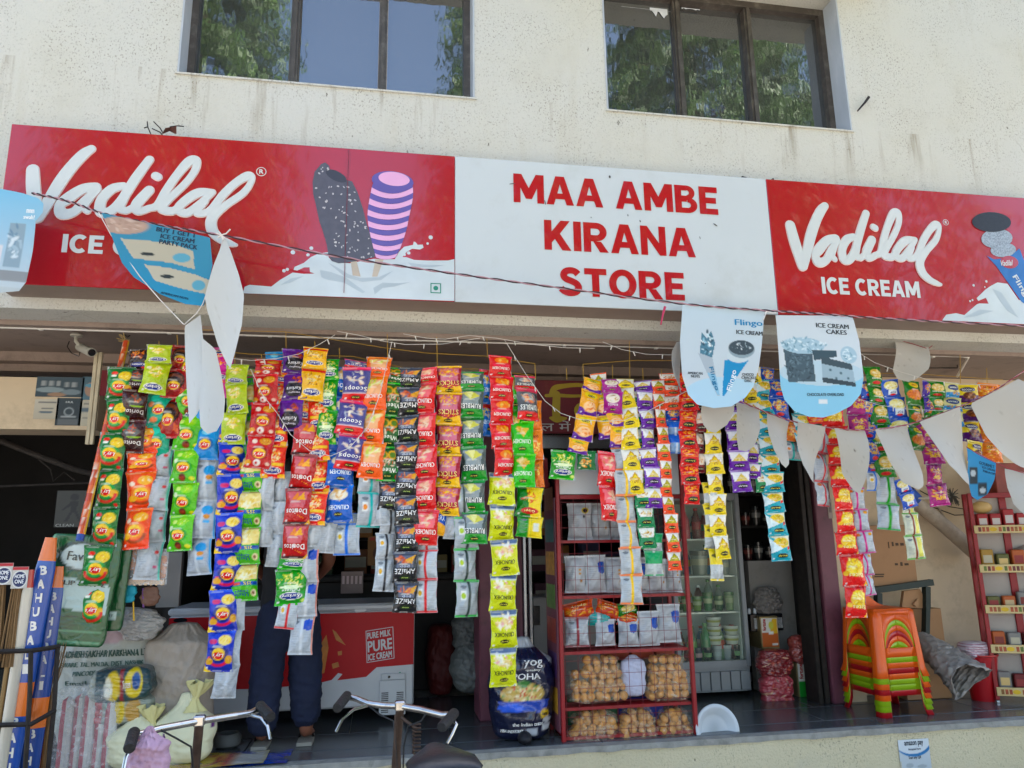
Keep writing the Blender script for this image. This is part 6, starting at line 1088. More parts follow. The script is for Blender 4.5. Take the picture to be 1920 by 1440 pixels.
cn = thing('counter', 'dark counter inside the shop behind the freezer', 'counter', (-.1, 6.9, FLOOR)); s = MB(); s.bbox((-1.2, 6.7, FLOOR), (.95, 7.2, 1.35), .01); s.build('cabinet', M_shelfwood, cn); s = MB(); s.bbox((-1.25, 6.65, 1.352), (1.0, 7.25, 1.39), .008); s.build('top', M_dark, cn)
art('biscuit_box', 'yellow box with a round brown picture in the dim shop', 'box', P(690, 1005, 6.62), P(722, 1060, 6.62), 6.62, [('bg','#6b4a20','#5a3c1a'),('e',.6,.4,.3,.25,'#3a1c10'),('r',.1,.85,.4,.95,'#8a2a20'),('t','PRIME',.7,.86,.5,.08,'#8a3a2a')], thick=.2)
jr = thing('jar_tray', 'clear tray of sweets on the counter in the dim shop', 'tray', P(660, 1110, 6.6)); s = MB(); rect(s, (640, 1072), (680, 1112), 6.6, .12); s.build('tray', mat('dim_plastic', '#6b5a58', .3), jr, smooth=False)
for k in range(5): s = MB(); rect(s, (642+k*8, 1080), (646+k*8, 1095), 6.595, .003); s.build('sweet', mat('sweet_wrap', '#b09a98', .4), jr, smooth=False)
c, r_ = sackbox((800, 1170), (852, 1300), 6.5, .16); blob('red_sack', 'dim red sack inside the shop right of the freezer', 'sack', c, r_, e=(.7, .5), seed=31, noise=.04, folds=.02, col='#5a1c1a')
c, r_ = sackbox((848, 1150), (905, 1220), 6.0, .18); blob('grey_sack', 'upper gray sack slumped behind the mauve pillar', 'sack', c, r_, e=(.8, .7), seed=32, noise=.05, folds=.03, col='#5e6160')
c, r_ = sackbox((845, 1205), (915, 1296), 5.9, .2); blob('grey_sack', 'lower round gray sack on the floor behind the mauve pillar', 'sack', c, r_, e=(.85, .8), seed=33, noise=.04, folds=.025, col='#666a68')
# ---- mauve pillar, door edge, red board with Hindi lettering
pr = thing('pillar', 'mauve painted pillar behind the lime-yellow strip', 'pillar', (P(930, 1300, 5.5).x, 5.5, FLOOR)); A = P(897, 880, 5.46); B = P(962, 880, 5.46)
s = MB(); s.bbox((A.x, 5.46, FLOOR), (B.x, 5.78, 2.87), .01); s.build('shaft', M_mauve, pr)
s = MB(); C_ = P(977, 880, 5.46); s.box((B.x+.002, 5.50, FLOOR), (C_.x, 5.7, 2.87)); s.build('recess', M_mauve, pr, smooth=False)
dr = thing('shutter_channel', 'pair of bright steel shutter channels right of the mauve pillar', 'channel', (C_.x+.03, 5.5, FLOOR))
for x in (978, 988): q = P(x, 880, 5.46); s = MB(); s.bbox((q.x, 5.46, FLOOR), (q.x+.024, 5.52, 2.87), .004); s.build('channel', M_steel, dr)
cb = thing('steel_cabinet', 'gray steel cabinet with a long handle slot behind the rack', 'cabinet', (P(1020, 1250, 5.9).x, 5.9, FLOOR)); A = P(998, 1120, 5.9); B = P(1060, 1205, 5.9); s = MB(); s.bbox((A.x, 5.9, FLOOR), (B.x+.3, 6.3, A.z), .01); s.build('body', mat('cabinet_grey', '#85837f', .4, var=.06), cb)
s = MB(); rect(s, (1001, 1136), (1013, 1172), 5.885, .012); s.build('handle_slot', M_lens, cb, smooth=False)
rbd = thing('name_board', 'dark red board with yellow Hindi lettering under the lintel', 'signboard', P(1000, 812, 5.44)); A = P(690, 706, 5.44); B = P(1290, 812, 5.44)
M_bred = mat('board_red', '#6e1420', .5, var=.12, vscale=4, dirt='#8a4a2a', dirt_amt=.5, dscale=3); M_byel = mat('board_yellow', '#b0941f', .5); s = MB(); s.bbox((A.x, 5.44, P(1000, 812, 5.44).z), (B.x, 5.47, P(1000, 712, 5.44).z), .004); s.build('panel', M_bred, rbd)
def bp(x, y): v = P(1020+x/4.8, 640+y/4.8, 5.435); return (v.x, v.z)
kk2 = (P(1000, 760, 5.435)-P(1100, 760, 5.435)).length/480
s = MB(); strokes(s, [[(*bp(x, y), r2*kk2) for x, y, r2 in p] for p in ([(115,480,34),(110,600,36),(112,680,36)], [(60,690,12),(120,700,30),(200,692,10)], [(20,488,14),(120,485,16),(240,492,14),(340,490,12)], [(70,470,24),(100,420,26),(190,400,20),(300,392,18),(360,400,16)], [(345,620,70),(340,625,70)])], 5.4375, .000004); s.build('painted_letters', M_byel, rbd, smooth=False)
s = MB(); a = bp(-80, 795); b = bp(230, 800); lay_text(s, '\u092a\u091f\u0947\u0932 \u092e\u0947\u0902', (P(975, 808, 5.4375).x, 5.4372, P(1000, 808, 5.4375).z), (1, 0, 0), (0, 0, 1), P(1070, 800, 5.4375).x-P(975, 800, 5.4375).x, P(1000, 788, 5.4375).z-P(1000, 808, 5.4375).z, res=3); s.build('small_lettering', mat('board_grey_letters', '#b9b4b0', .5), rbd, smooth=False)
s = MB(); s.box((A.x, 5.53, P(1000, 840, 5.53).z), (B.x, 5.60, P(1000, 815, 5.53).z)); tag(s.build('shutter_box', M_steel, smooth=False), 'dull steel shutter edge under the dark red board', 'shutter')
# ---- navy sack of flattened rice
c, r_ = sackbox((915, 1200), (1036, 1384), 4.99, .15); c = (c[0], c[1], FLOOR+r_[2])
po = blob('navy_sack', 'shiny navy printed sack standing left of the red rack', 'sack', c, r_, [('bg','#141a38','#12162e'),('r',0,.9,1,1,'#a9aaad'),('p',[(.5,1),(.75,.9),(1,.7),(1,1)],'#a9aaad'),('e',.48,.46,.34,.11,'#c9a85a'),('chips',.48,.46,.32,.1,['#d9bd74','#e8d49a','#b5742e','#c8402a','#5f8a3a','#f0e2b4'],70,.05),('p',[(.1,.4),(.9,.4),(.85,.28),(.15,.3)],'#1a3fa0'),('e',.5,.56,.1,.035,'#3f7a34'),('e',.82,.26,.07,.05,'#c8a020'),('e',.86,.2,.07,.03,'#c9cacc'),('r',.78,.1,.94,.16,'#c9cacc'),('r',.52,.06,.7,.13,'#aeb0b6'),('e',.3,.33,.2,.04,'#2a5ad0')], e=(.75, .42), seed=41, noise=.03, folds=.014, neck=(.78, .35), lean=.03,
    text=(('POHA', .52, .63, .42, .06, '#eceae6'), ('yog', .62, .75, .3, .08, '#e2e0dc'), ('quality', .62, .69, .24, .03, '#d8d4cc'), ('the Indian taste', .55, .175, .5, .035, '#e6e2da'), ('MBA INDUSTRIES', .3, .11, .34, .03, '#e6e2da'), ('10%', .82, .26, .08, .025, '#2a2410')), m=print_mat('shiny_pack', rough=.25))
s = MB(); q = Zp(985, 1396, FLOOR); s.ball(q+Vector((0, .02, .035)), .055, sc=(.8, 1.3, .65), n=14, k=8, noise=.05); tag(s.build('shoe', mat('black_shoe', '#17161b', .6, bump=.3, bscale=40), smooth=True), 'small black shoe on the floor before the navy sack', 'shoe')
# ================================================================== RACK OF SNACKS
M_rred = mat('rack_red', '#8d0f18', .4, var=.08, dirt='#5e1216', dirt_amt=.5, dscale=14); RX0, RX1, RY0, RY1 = P(1050, 1100, 4.80).x, P(1281, 1000, 4.80).x+.012, 4.80, 5.16
rk = thing('display_rack', 'red wire display rack with white header, full of snack bags', 'rack', ((RX0+RX1)/2, 4.95, FLOOR)); RT = P(1050, 848, 4.8).z
for x in (RX0-.012, RX1-.014):
    for y in (RY0, RY1-.026): s = MB(); s.bbox((x, y, FLOOR), (x+.026, y+.026, RT), .003); s.build('post', M_rred, rk)
zs = [P(1150, y, 5.0).z for y in (1012, 1112, 1212, 1312)]+[FLOOR+.022]
for z in zs: s = MB(); s.box((RX0+.016, RY0+.028, z-.018), (RX1-.016, RY1-.028, z)); s.build('shelf', M_rred, rk, smooth=False)
s = MB(); hz0 = P(1150, 932, 4.8).z; s.bbox((RX0+.016, RY0+.004, hz0+.02), (RX1-.016, RY0+.012, RT-.004), .002); s.build('header', mat('header_white', '#c9c9c9', .4, var=.03), rk)
s = MB(); s.bbox((RX0+.016, RY0+.001, hz0-.012), (RX1-.016, RY0+.018, hz0+.016), .002); s.build('rail', M_rred, rk)
s = MB(); s.box((RX0-.020, RY0+.028, FLOOR+.05), (RX0-.0125, RY1-.028, hz0)); s.build('side_panel', M_mauve, rk, smooth=False)
for k, hx in enumerate(('#c8902a', '#4a2a5a', '#8a3020', '#4a7a2a', '#b5832a', '#2a6a6a', '#7a4a2a')):
    z = FLOOR+.15+k*.21; s = MB(); s.box((RX0-.0225, RY0+.06, z), (RX0-.0205, RY1-.06, z+.15)); s.build('side_sticker', mat('sticker'+str(k), hx, .4, var=.3, vscale=30), rk, smooth=False)
M_wire = mat('mesh_wire_red', '#6d1a22', .5, metal=.3); s = MB(); nxw = 10
for i in range(nxw+1): x = RX0+.02+(RX1-RX0-.04)*i/nxw; s.box((x-.0012, RY0-.006, FLOOR+.03), (x+.0012, RY0-.0035, hz0-.013))
z = FLOOR+.06
while z < hz0-.03: s.box((RX0+.014, RY0-.003, z-.0012), (RX1-.014, RY0-.0008, z+.0012)); z += .082
s.build('wire_mesh', M_wire, rk, smooth=False)['kind'] = 'stuff'
SILV = [('bg','#b9bcc0','#b3b7bb'),('r',0,.94,1,1,'#c6c9cc'),('r',0,0,1,.06,'#c6c9cc')]+[('r',.12,.72-.055*k,.46-.06*(k % 3),.735-.055*k,'#8f9498') for k in range(8)]
D['silver_a'] = SILV+[('p',[(.55,.8),(.75,.84),(.93,.8),(.93,.55),(.74,.5),(.55,.55)],'#1c4aa8')]
D['silver_b'] = SILV+[('e',.72,.8,.16,.08,'#d8b82a'),('e',.72,.8,.11,.055,'#23262c'),('e',.66,.64,.05,.04,'#23262c')]
D['silver_c'] = SILV+[('r',.64,.6,.76,.66,'#c0862a'),('r',.64,.5,.76,.56,'#c0862a'),('r',.7,.3,.82,.36,'#b0782a')]
D['crimson_back'] = back_design('#8d1f2c', '#b5b8bc')
D['spicy'] = [('bg','#d2501a','#c23a12'),('chips',.5,.55,.42,.32,['#e8902a','#f2b84a','#b8321a'],40,.14),('t','Spicy',.5,.8,.5,.12,'#f6e2a0')]
D['teal_back'] = back_design('#1ea8a4', '#1ea8a4', strip='#c6cacc')
NP = [0]
def pack(label, dn, x, y, w, h, Y, rot=0.0, lie=0.0, group='snack bags standing in the red rack'):
    c = P(x, y, Y); K_ = (P(x+50, y, Y)-P(x-50, y, Y)).length/100; o = bpy.data.objects.new('snack_bag', pack_mesh(dn, NP[0] % 2)); NP[0] += 1; COL.objects.link(o); o.location = c
    o.scale = (w*K_/PW, 1.25, h*K_/PH); o.rotation_euler = (lie+random.uniform(-.05, .05), rot, random.uniform(-.15, .15)); return tag(o, label, 'snack bag', group)
for lab, dn, x, y, w, h, Y in (('silver bag with a bee-like badge, top shelf of the rack', 'silver_b', 1087, 978, 46, 66, 4.93), ('plain silver bag right of the badge bag, top rack shelf', 'silver_c', 1124, 978, 40, 66, 4.96), ('silver bag behind the red chip strip, top rack shelf', 'silver_c', 1155, 980, 40, 64, 4.98),
    ('silver bag at the left end of the second rack shelf', 'silver_c', 1079, 1077, 40, 66, 4.92), ('silver bag with blue badge, second on the second rack shelf', 'silver_a', 1116, 1076, 42, 67, 4.92), ('silver bag third on the second rack shelf', 'silver_c', 1152, 1078, 40, 62, 4.94), ('silver bag with blue badge behind orange-seamed packet backs', 'silver_a', 1196, 1078, 42, 62, 4.95), ('silver bag near the right end of the second rack shelf', 'silver_c', 1232, 1080, 38, 60, 4.95), ('silver bag at the right post of the second rack shelf', 'silver_c', 1262, 1080, 32, 58, 4.97),
    ('silver and crimson bag at the left of the third rack shelf', 'crimson_back', 1082, 1185, 44, 52, 4.88), ('silver bag with blue badge left of middle, third rack shelf', 'silver_a', 1135, 1186, 40, 46, 4.90), ('silver bag leaning in the middle of the third rack shelf', 'silver_a', 1178, 1186, 38, 48, 4.90), ('big silver bag with blue badge, third rack shelf right', 'silver_a', 1216, 1178, 42, 60, 4.90), ('rightmost big silver bag of the third rack shelf', 'silver_a', 1254, 1168, 46, 66, 4.92)):
    pack(lab, dn, x, y, w, h, Y)
for lab, dn, x, y, w, h, rot in (('orange spicy bag lying on the third rack shelf, left', 'spicy', 1085, 1146, 60, 34, -.2), ('teal bag lying among the orange bags in the rack', 'teal_back', 1120, 1160, 52, 26, .1), ('orange spicy bag lying on the third rack shelf, middle', 'spicy', 1140, 1143, 48, 28, .3), ('green and orange bag on top of the third rack shelf pile', 'green_snack', 1174, 1142, 44, 24, -.2), ('orange bag under the green one, third rack shelf', 'spicy', 1180, 1162, 46, 26, .25)):
    pack(lab, dn, x, y, w, h, 4.92, rot)
for lab, x0, x1, hx in (('orange carton strip behind the silver bags, left', 1130, 1180, '#9a3a1a'), ('orange carton strip behind the silver bags, middle', 1182, 1226, '#a03c1c'), ('orange carton strip behind the silver bags, right', 1228, 1262, '#963818')):
    s = MB(); A = P(x0, 1190, 5.04); B = P(x1, 1232, 5.04); s.bbox((A.x, 5.04, zs[2]-.085), (B.x, 5.12, zs[2]-.022), .004); tag(s.build('carton_strip', mat('carton'+hx[1:], hx, .6)), lab, 'carton')
# ---- bags of puffed puris
M_puri = mat('fried_puri', '#c08642', .5, var=.35, vscale=9, spec=.3); pm = MB(); pm.ball((0, 0, 0), .028, n=10, k=7, sc=(1, 1, .88), noise=.05); PURI = pm.mesh('puri', M_puri, smooth=True)
M_bagfilm = film_mat('puri_bag_film', '#ffe9c8', gloss=.16, opac=.06)
def puri_bag(label, x0, x1, y0, y1, Y, rows, seed, tail=None):
    rr = np.random.RandomState(seed); A = P(x0, y0, Y); B = P(x1, y1, Y); t = thing('puri_bag', label, 'snack bag', ((A.x+B.x)/2, Y, B.z), 'clear bags of puris in the rack')
    W_ = B.x-A.x; H_ = A.z-B.z; nr = max(1, round(H_/.043))
    for i in range(nr):
        z = .024+i*(H_-.046)/max(1, nr-1) if nr > 1 else H_/2; sh_ = 1-.45*(i/max(1, nr-1))**2 if rows else 1; n_ = max(2, int(W_*sh_/.050))
        for yy in (-.035, .012):
            for k in range(n_):
                o = bpy.data.objects.new('puri', PURI); COL.objects.link(o); o.parent = t; sc = rr.uniform(.88, 1.12); o.scale = (sc, sc, sc*rr.uniform(.85, 1)); o.rotation_euler = (rr.rand()*3, rr.rand()*3, rr.rand()*3)
                o.location = ((k+.5-n_/2)*W_*sh_/n_*.96+rr.uniform(-.008, .008), yy+rr.uniform(-.01, .01), z+rr.uniform(-.007, .007))
    WL[t.name] = Vector(t.location); c = Vector(t.location)+Vector((0, -.012, H_/2)); blob('film', None, None, c, (W_/2+.016, .082, H_/2+.012), e=(.7, .55), seed=seed, noise=.04, folds=.025, m=M_bagfilm, parent=t, n=26, k=26, taper=.25 if rows else 0)
    return t
for i, a in enumerate((('puri bag heaped at the top left of the fourth rack shelf', 1090, 1156, 1232, 1258, 4.93, 0), ('puri bag in the middle left of the fourth rack shelf', 1068, 1166, 1258, 1284, 4.92, 0), ('long puri bag at the bottom left of the fourth rack shelf', 1068, 1174, 1284, 1309, 4.90, 0), ('puri bag heaped at the top right of the fourth rack shelf', 1214, 1276, 1230, 1258, 4.94, 0), ('puri bag in the middle right of the fourth rack shelf', 1214, 1286, 1258, 1282, 4.92, 0), ('puri bag at the bottom right of the fourth rack shelf', 1210, 1290, 1282, 1306, 4.90, 0),
        ('big puri bag at the left of the bottom rack shelf', 1068, 1158, 1334, 1366, 4.92, 1), ('flat puri bag lowest at the left of the bottom rack shelf', 1066, 1150, 1366, 1394, 4.89, 0), ('puri bag in the middle of the bottom rack shelf, upper', 1160, 1226, 1328, 1360, 4.92, 1), ('puri bag in the middle of the bottom rack shelf, lower', 1158, 1228, 1360, 1393, 4.89, 0), ('puri bag at the right of the bottom rack shelf, upper', 1230, 1292, 1330, 1362, 4.92, 1), ('puri bag at the right of the bottom rack shelf, lower', 1232, 1296, 1362, 1388, 4.89, 0))):
    puri_bag(*a, 50+i)
c, r_ = sackbox((1163, 1228), (1212, 1304), 4.90, .06); blob('white_bag', 'milky white plastic bag between the puri bags', 'bag', c, r_, e=(.85, .6), seed=70, noise=.03, folds=.02, col='#b9b9cc', neck=(.85, .6))
for lab, x0, x1, hx, txt in (('green plastic crate behind the bottom puri bags', 1064, 1158, '#17562f', ''), ('blue plastic crate with white letters behind the bottom puri bags', 1160, 1245, '#1a2f8c', 'GCMMF')):
    A = P(x0, 1310, 5.0); B = P(x1, 1338, 5.0); t = thing('plastic_crate', lab, 'crate', ((A.x+B.x)/2, 5.05, FLOOR+.05)); s = MB(); s.bbox((A.x, 5.0, FLOOR+.05), (B.x, 5.13, A.z), .004); s.build('body', mat('crate'+hx[1:], hx, .45), t)
    s = MB(); s.box((A.x+.01, 4.994, A.z-.06), (B.x-.01, 4.9995, A.z-.052)); s.build('rib', mat('crate'+hx[1:], hx, .45), t, smooth=False)
    if txt: s = MB(); lay_text(s, txt, (B.x-.02, 4.993, A.z-.01), (-1, 0, 0), (0, 0, -1), (B.x-A.x)*.55, .035, bold=.03, res=2); s.build('lettering', M_fz, t, smooth=False)
# ---- white basin leaning at the rack foot
s = MB(); s.lathe((0, 0, 0), [(.0, .012), (.08, .012), (.095, .016), (.125, .055), (.150, .060), (.152, .054), (.130, .048), (.10, .004), (.0, .0)], 36); q = P(1338, 1368, 4.86); s.xform(Matrix.Translation(q) @ Euler((R(78), 0, R(4))).to_matrix().to_4x4()); tag(s.build('basin', mat('basin_white', '#b9bfc4', .35, var=.03), smooth=True), 'white round plastic basin leaning by the foot of the rack', 'basin')
# ---- glass door fridge
FY = 5.80; fxa, fxb = P(1262, 1100, FY).x, P(1398, 1100, FY).x; ft = P(1382, 925, FY).z; fr = thing('glass_fridge', 'gray upright fridge with glass door and drinks inside', 'fridge', ((fxa+fxb)/2, 6.1, FLOOR)); M_fg = mat('fridge_grey', '#83878a', .4, var=.05); M_liner = mat('fridge_liner', '#dde3dd', .5, var=.04)
s = MB(); zb = P(1380, 1243, FY).z
s.bbox((fxa, FY+.03, FLOOR+.04), (fxa+.035, FY+.58, ft), .004); s.bbox((fxb-.035, FY+.03, FLOOR+.04), (fxb, FY+.58, ft), .004); s.box((fxa+.036, FY+.03, ft-.06), (fxb-.036, FY+.58, ft-.002)); s.box((fxa+.036, FY+.03, FLOOR+.04), (fxb-.036, FY+.58, zb-.02)); s.build('cabinet', M_fg, fr)
s = MB(); s.box((fxa+.036, FY+.54, zb-.018), (fxb-.036, FY+.578, ft-.062)); s.box((fxa+.036, FY+.06, zb-.018), (fxa+.042, FY+.538, ft-.062)); s.box((fxb-.042, FY+.06, zb-.018), (fxb-.036, FY+.538, ft-.062)); s.build('liner', M_liner, fr, smooth=False)
s = MB(); s.bbox((fxa, FY, zb-.03), (fxa+.04, FY+.028, ft), .006); s.bbox((fxb-.04, FY, zb-.03), (fxb, FY+.028, ft), .006); s.box((fxa+.041, FY, ft-.05), (fxb-.041, FY+.028, ft)); s.box((fxa+.041, FY, zb-.03), (fxb-.041, FY+.028, zb+.02)); s.build('door_frame', M_fg, fr)
mgl = bpy.data.materials.new('fridge_glass'); mgl.use_nodes = True; nn = mgl.node_tree.nodes; b_ = nn['Principled BSDF']; b_.inputs['Base Color'].default_value = (.5, .55, .5, 1); b_.inputs['Roughness'].default_value = .03; tr_ = nn.new('ShaderNodeBsdfTransparent'); tr_.inputs[0].default_value = (.95, .98, .95, 1); mx_ = nn.new('ShaderNodeMixShader'); mx_.inputs[0].default_value = .05
mgl.node_tree.links.new(tr_.outputs[0], mx_.inputs[1]); mgl.node_tree.links.new(b_.outputs[0], mx_.inputs[2]); mgl.node_tree.links.new(mx_.outputs[0], nn['Material Output'].inputs['Surface'])
s = MB(); s.box((fxa+.041, FY+.010, zb+.021), (fxb-.041, FY+.014, ft-.051)); s.build('door_glass', mgl, fr, smooth=False)
for k in range(7): x = fxa+.02+(fxb-fxa-.03)*k/7; s = MB(); s.bbox((x, FY+.004, FLOOR+.055), (x+(fxb-fxa-.04)/7-.006, FY+.029, zb-.06), .003); s.build('grille_slat', M_fg, fr)
fsz = [P(1340, y, FY+.25).z for y in (1010, 1077, 1143, 1232)]; M_rod = mat('shelf_wire', '#aab0b0', .3, metal=.5)
for z in fsz:
    s = MB(); s.box((fxa+.044, FY+.06, z-.012), (fxb-.044, FY+.068, z)); s.box((fxa+.044, FY+.5, z-.012), (fxb-.044, FY+.508, z))
    for k in range(12): x = fxa+.06+(fxb-fxa-.12)*k/11; s.box((x, FY+.069, z-.006), (x+.004, FY+.499, z-.002))
    s.build('wire_shelf', M_rod, fr, smooth=False)['kind'] = 'stuff'
M_drink = print_mat('drink_plastic', rough=.15, spec=.5, coat=.3)
def bottle(label, x, z, Y, h, r2, liq, lab_c, cap, group, name='bottle', cat='bottle', tub=False):
    s = MB(); c = (x, Y, z+.001)
    if tub: s.lathe(c, [(r2*.8, 0), (r2, h*.78)], 14, col=liq); s.lathe((x, Y, z+.001+h*.4), [(r2*.94, 0), (r2*1.0, h*.25)], 14, col=lab_c); s.lathe((x, Y, z+.0012+h*.79), [(r2*1.08, 0), (r2*1.08, h*.18)], 14, col=cap)
    else:
        s.lathe(c, [(r2*.9, 0), (r2, h*.04), (r2, h*.3)], 12, col=liq); s.lathe((x, Y, z+.001+h*.3), [(r2*1.01, 0), (r2*1.01, h*.25)], 12, col=lab_c); s.lathe((x, Y, z+.001+h*.55), [(r2, 0), (r2*.9, h*.12), (r2*.42, h*.3), (r2*.38, h*.36)], 12, col=liq); s.lathe((x, Y, z+.001+h*.91), [(r2*.48, 0), (r2*.48, h*.09)], 12, col=cap)
    return tag(s.build(name, M_drink, smooth='auto', colors=True), label, cat, group)
G = 'drinks in the glass fridge'; fw = fxb-fxa
for i, (lab, f, hh, liq, lc, cap) in enumerate((('amber bottle at the left of the top fridge shelf', .12, .23, '#8a5a2a', '#a8743a', '#b0302a'), ('pink drink bottle with white cap, left of the two', .32, .24, '#c0606a', '#b8525c', '#d8d4d0'), ('red capped dark bottle between the pink drink bottles', .48, .25, '#6a2a2c', '#9a2a30', '#b81c24'), ('pink drink bottle with white cap, right of the two', .66, .24, '#c0606a', '#b8525c', '#d8d4d0'), ('red bottle at the right of the top fridge shelf', .85, .23, '#8a3030', '#a03a34', '#b0302a'))):
    bottle(lab, fxa+fw*f, fsz[0], FY+.16, hh, .038, liq, lc, cap, G)
for i, f in enumerate((.14, .5, .84)): bottle(('small jar', 'big clear jar', 'pale jar')[i]+' on the second fridge shelf, '+('left', 'middle', 'right')[i], fxa+fw*f, fsz[1], FY+.17, (.12, .2, .15)[i], (.04, .07, .05)[i], '#8a9088', '#a8a890', '#6a6a60', G, 'jar', 'jar', True)
for i in range(6): bottle(('orange', 'green', 'lime', 'green and white', 'dark green', 'pale green')[i]+' cup on the third fridge shelf', fxa+fw*(.12+.152*i), fsz[2], FY+.16, .12+.03*(i % 2), .038, ('#a8742a', '#4a7a34', '#6a8a34', '#3a7a4a', '#2a5a30', '#8aa070')[i], '#b0b890', '#50784a', G, 'cup', 'cup', True)
for i in range(5): bottle(('small lassi bottle', 'green soda bottle with round base', 'tall green soda bottle', 'red labelled lime soda bottle', 'dark cola bottle')[i]+' on the fourth fridge shelf', fxa+fw*(.12+.19*i), fsz[3], FY+.15, (.2, .26, .28, .27, .26)[i], .042, ('#b8b8a8', '#2a6a34', '#2c7a3c', '#5a7a5a', '#3a2420')[i], ('#d0d0c8', '#5a8a3a', '#3a7a4a', '#a83a2a', '#7a2a2a')[i], ('#2a4a7a', '#3a8a3a', '#3a8a3a', '#c03a2a', '#a82a22')[i], G)
for i in range(7): bottle(('dark green jar', 'red jar', 'navy jar with pink label', 'green labelled dark jar', 'silver can', 'steel can', 'black jar with green label')[i]+' at the fridge bottom', fxa+fw*(.1+.135*i), zb-.018, FY+.13, (.12, .13, .13, .13, .14, .14, .14)[i], .036, ('#1c3a2a', '#6a1f1c', '#20243a', '#1c2a24', '#a8acae', '#a0a4a6', '#16201c')[i], ('#7aa05a', '#8a2a24', '#c09a9a', '#7aa06a', '#b8bcc0', '#9aa0a4', '#7aa06a')[i], ('#20242a', '#6a1f1c', '#20243a', '#20242a', '#b0b4b8', '#b0b4b8', '#20242a')[i], G, 'jar' if i not in (4, 5) else 'can', 'jar' if i not in (4, 5) else 'can', True)
rr = np.random.RandomState(77)
for k, z in enumerate(fsz+[zb-.018]):
    for i in range(6): bottle('back row drink, number %s from the left, on %s' % (('one', 'two', 'three', 'four', 'five', 'six')[i], ('the top fridge shelf', 'the second fridge shelf', 'the third fridge shelf', 'the fourth fridge shelf', 'the fridge floor')[k]), fxa+fw*(.13+.148*i), z, FY+.34, rr.uniform(.17, .25), .036, ('#2a6a34', '#a84a3a', '#6a3a2a', '#b8902a', '#3a7a9a', '#8a9a8a')[rr.randint(6)], ('#c8b84a', '#b83a30', '#d8d8d0', '#3a8a4a', '#c87a2a')[rr.randint(5)], ('#c03a2a', '#3a8a3a', '#e0e0e0', '#2a4a9a')[rr.randint(4)], G)
for i, (f, k) in enumerate(((.62, 0), (.62, 1), (.62, 2), (.86, 0), (.86, 1))): bottle('white and yellow tub, '+('lowest of three stacked', 'middle of three stacked', 'top of three stacked', 'lower of two stacked', 'upper of two stacked')[i]+' in the fridge', fxa+fw*f, zb+.125+k*.072, FY+.14, .07, .058, '#c8c8b8', '#a8a860', '#d0d0c8', G, 'tub', 'tub', True)
# ---- gray wall section, shelf, tins, bundles, plank, jamb right of the fridge
s = MB(); A = P(1402, 1052, 5.98); B = P(1546, 1320, 5.98); s.box((A.x, 5.98, FLOOR+.004), (3.415, 6.05, A.z)); tag(s.build('low_partition', M_gray, smooth=False), 'gray plastered partition right of the fridge', 'partition')
rs = thing('dark_shelf', 'dark shelf with jars above the gray partition', 'shelf', (3.1, 6.1, 1.3))
for y in (925, 985, 1050): z = P(1450, y, 6.08).z; s = MB(); s.box((2.96, 6.06, z-.02), (3.41, 6.4, z)); s.build('board', M_shelfwood, rs, smooth=False)
rr = np.random.RandomState(4)
for yi, y in enumerate((925, 985, 1050)):
    z = P(1450, y, 6.08).z
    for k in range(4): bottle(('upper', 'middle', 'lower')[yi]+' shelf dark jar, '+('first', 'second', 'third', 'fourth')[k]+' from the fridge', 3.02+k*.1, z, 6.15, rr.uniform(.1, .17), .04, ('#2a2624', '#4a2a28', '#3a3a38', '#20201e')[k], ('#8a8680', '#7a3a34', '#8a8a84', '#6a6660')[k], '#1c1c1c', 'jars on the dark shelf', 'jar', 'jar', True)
bc = thing('bottle_crate', 'black crate of small bottles on the partition ledge', 'crate', P(1437, 1180, 5.85)); A = P(1406, 1152, 5.85); B = P(1470, 1182, 5.85); s = MB(); s.bbox((A.x, 5.85, B.z), (B.x, 5.97, A.z), .005); s.build('body', M_lens, bc)
for k in range(6): s = MB(); x = A.x+.02+k*(B.x-A.x-.04)/5; s.lathe((x, 5.9, A.z), [(.013, 0), (.013, .03), (.010, .04), (.0, .042)], 10); s.build('bottle_cap', M_fz, bc)
s = MB(); s.box((A.x+.03, 5.846, B.z+.02), (B.x-.01, 5.849, A.z-.03)); s.build('label', mat('crate_label', '#8a8a8a', .5, var=.4, vscale=60), bc, smooth=False)
c, r_ = sackbox((1412, 1100), (1468, 1155), 5.9, .06); blob('newspaper_bundle', 'crumpled gray printed paper on the bottle crate', 'paper', c, r_, e=(.8, .7), seed=81, noise=.06, folds=.06, col='#6f6a66')
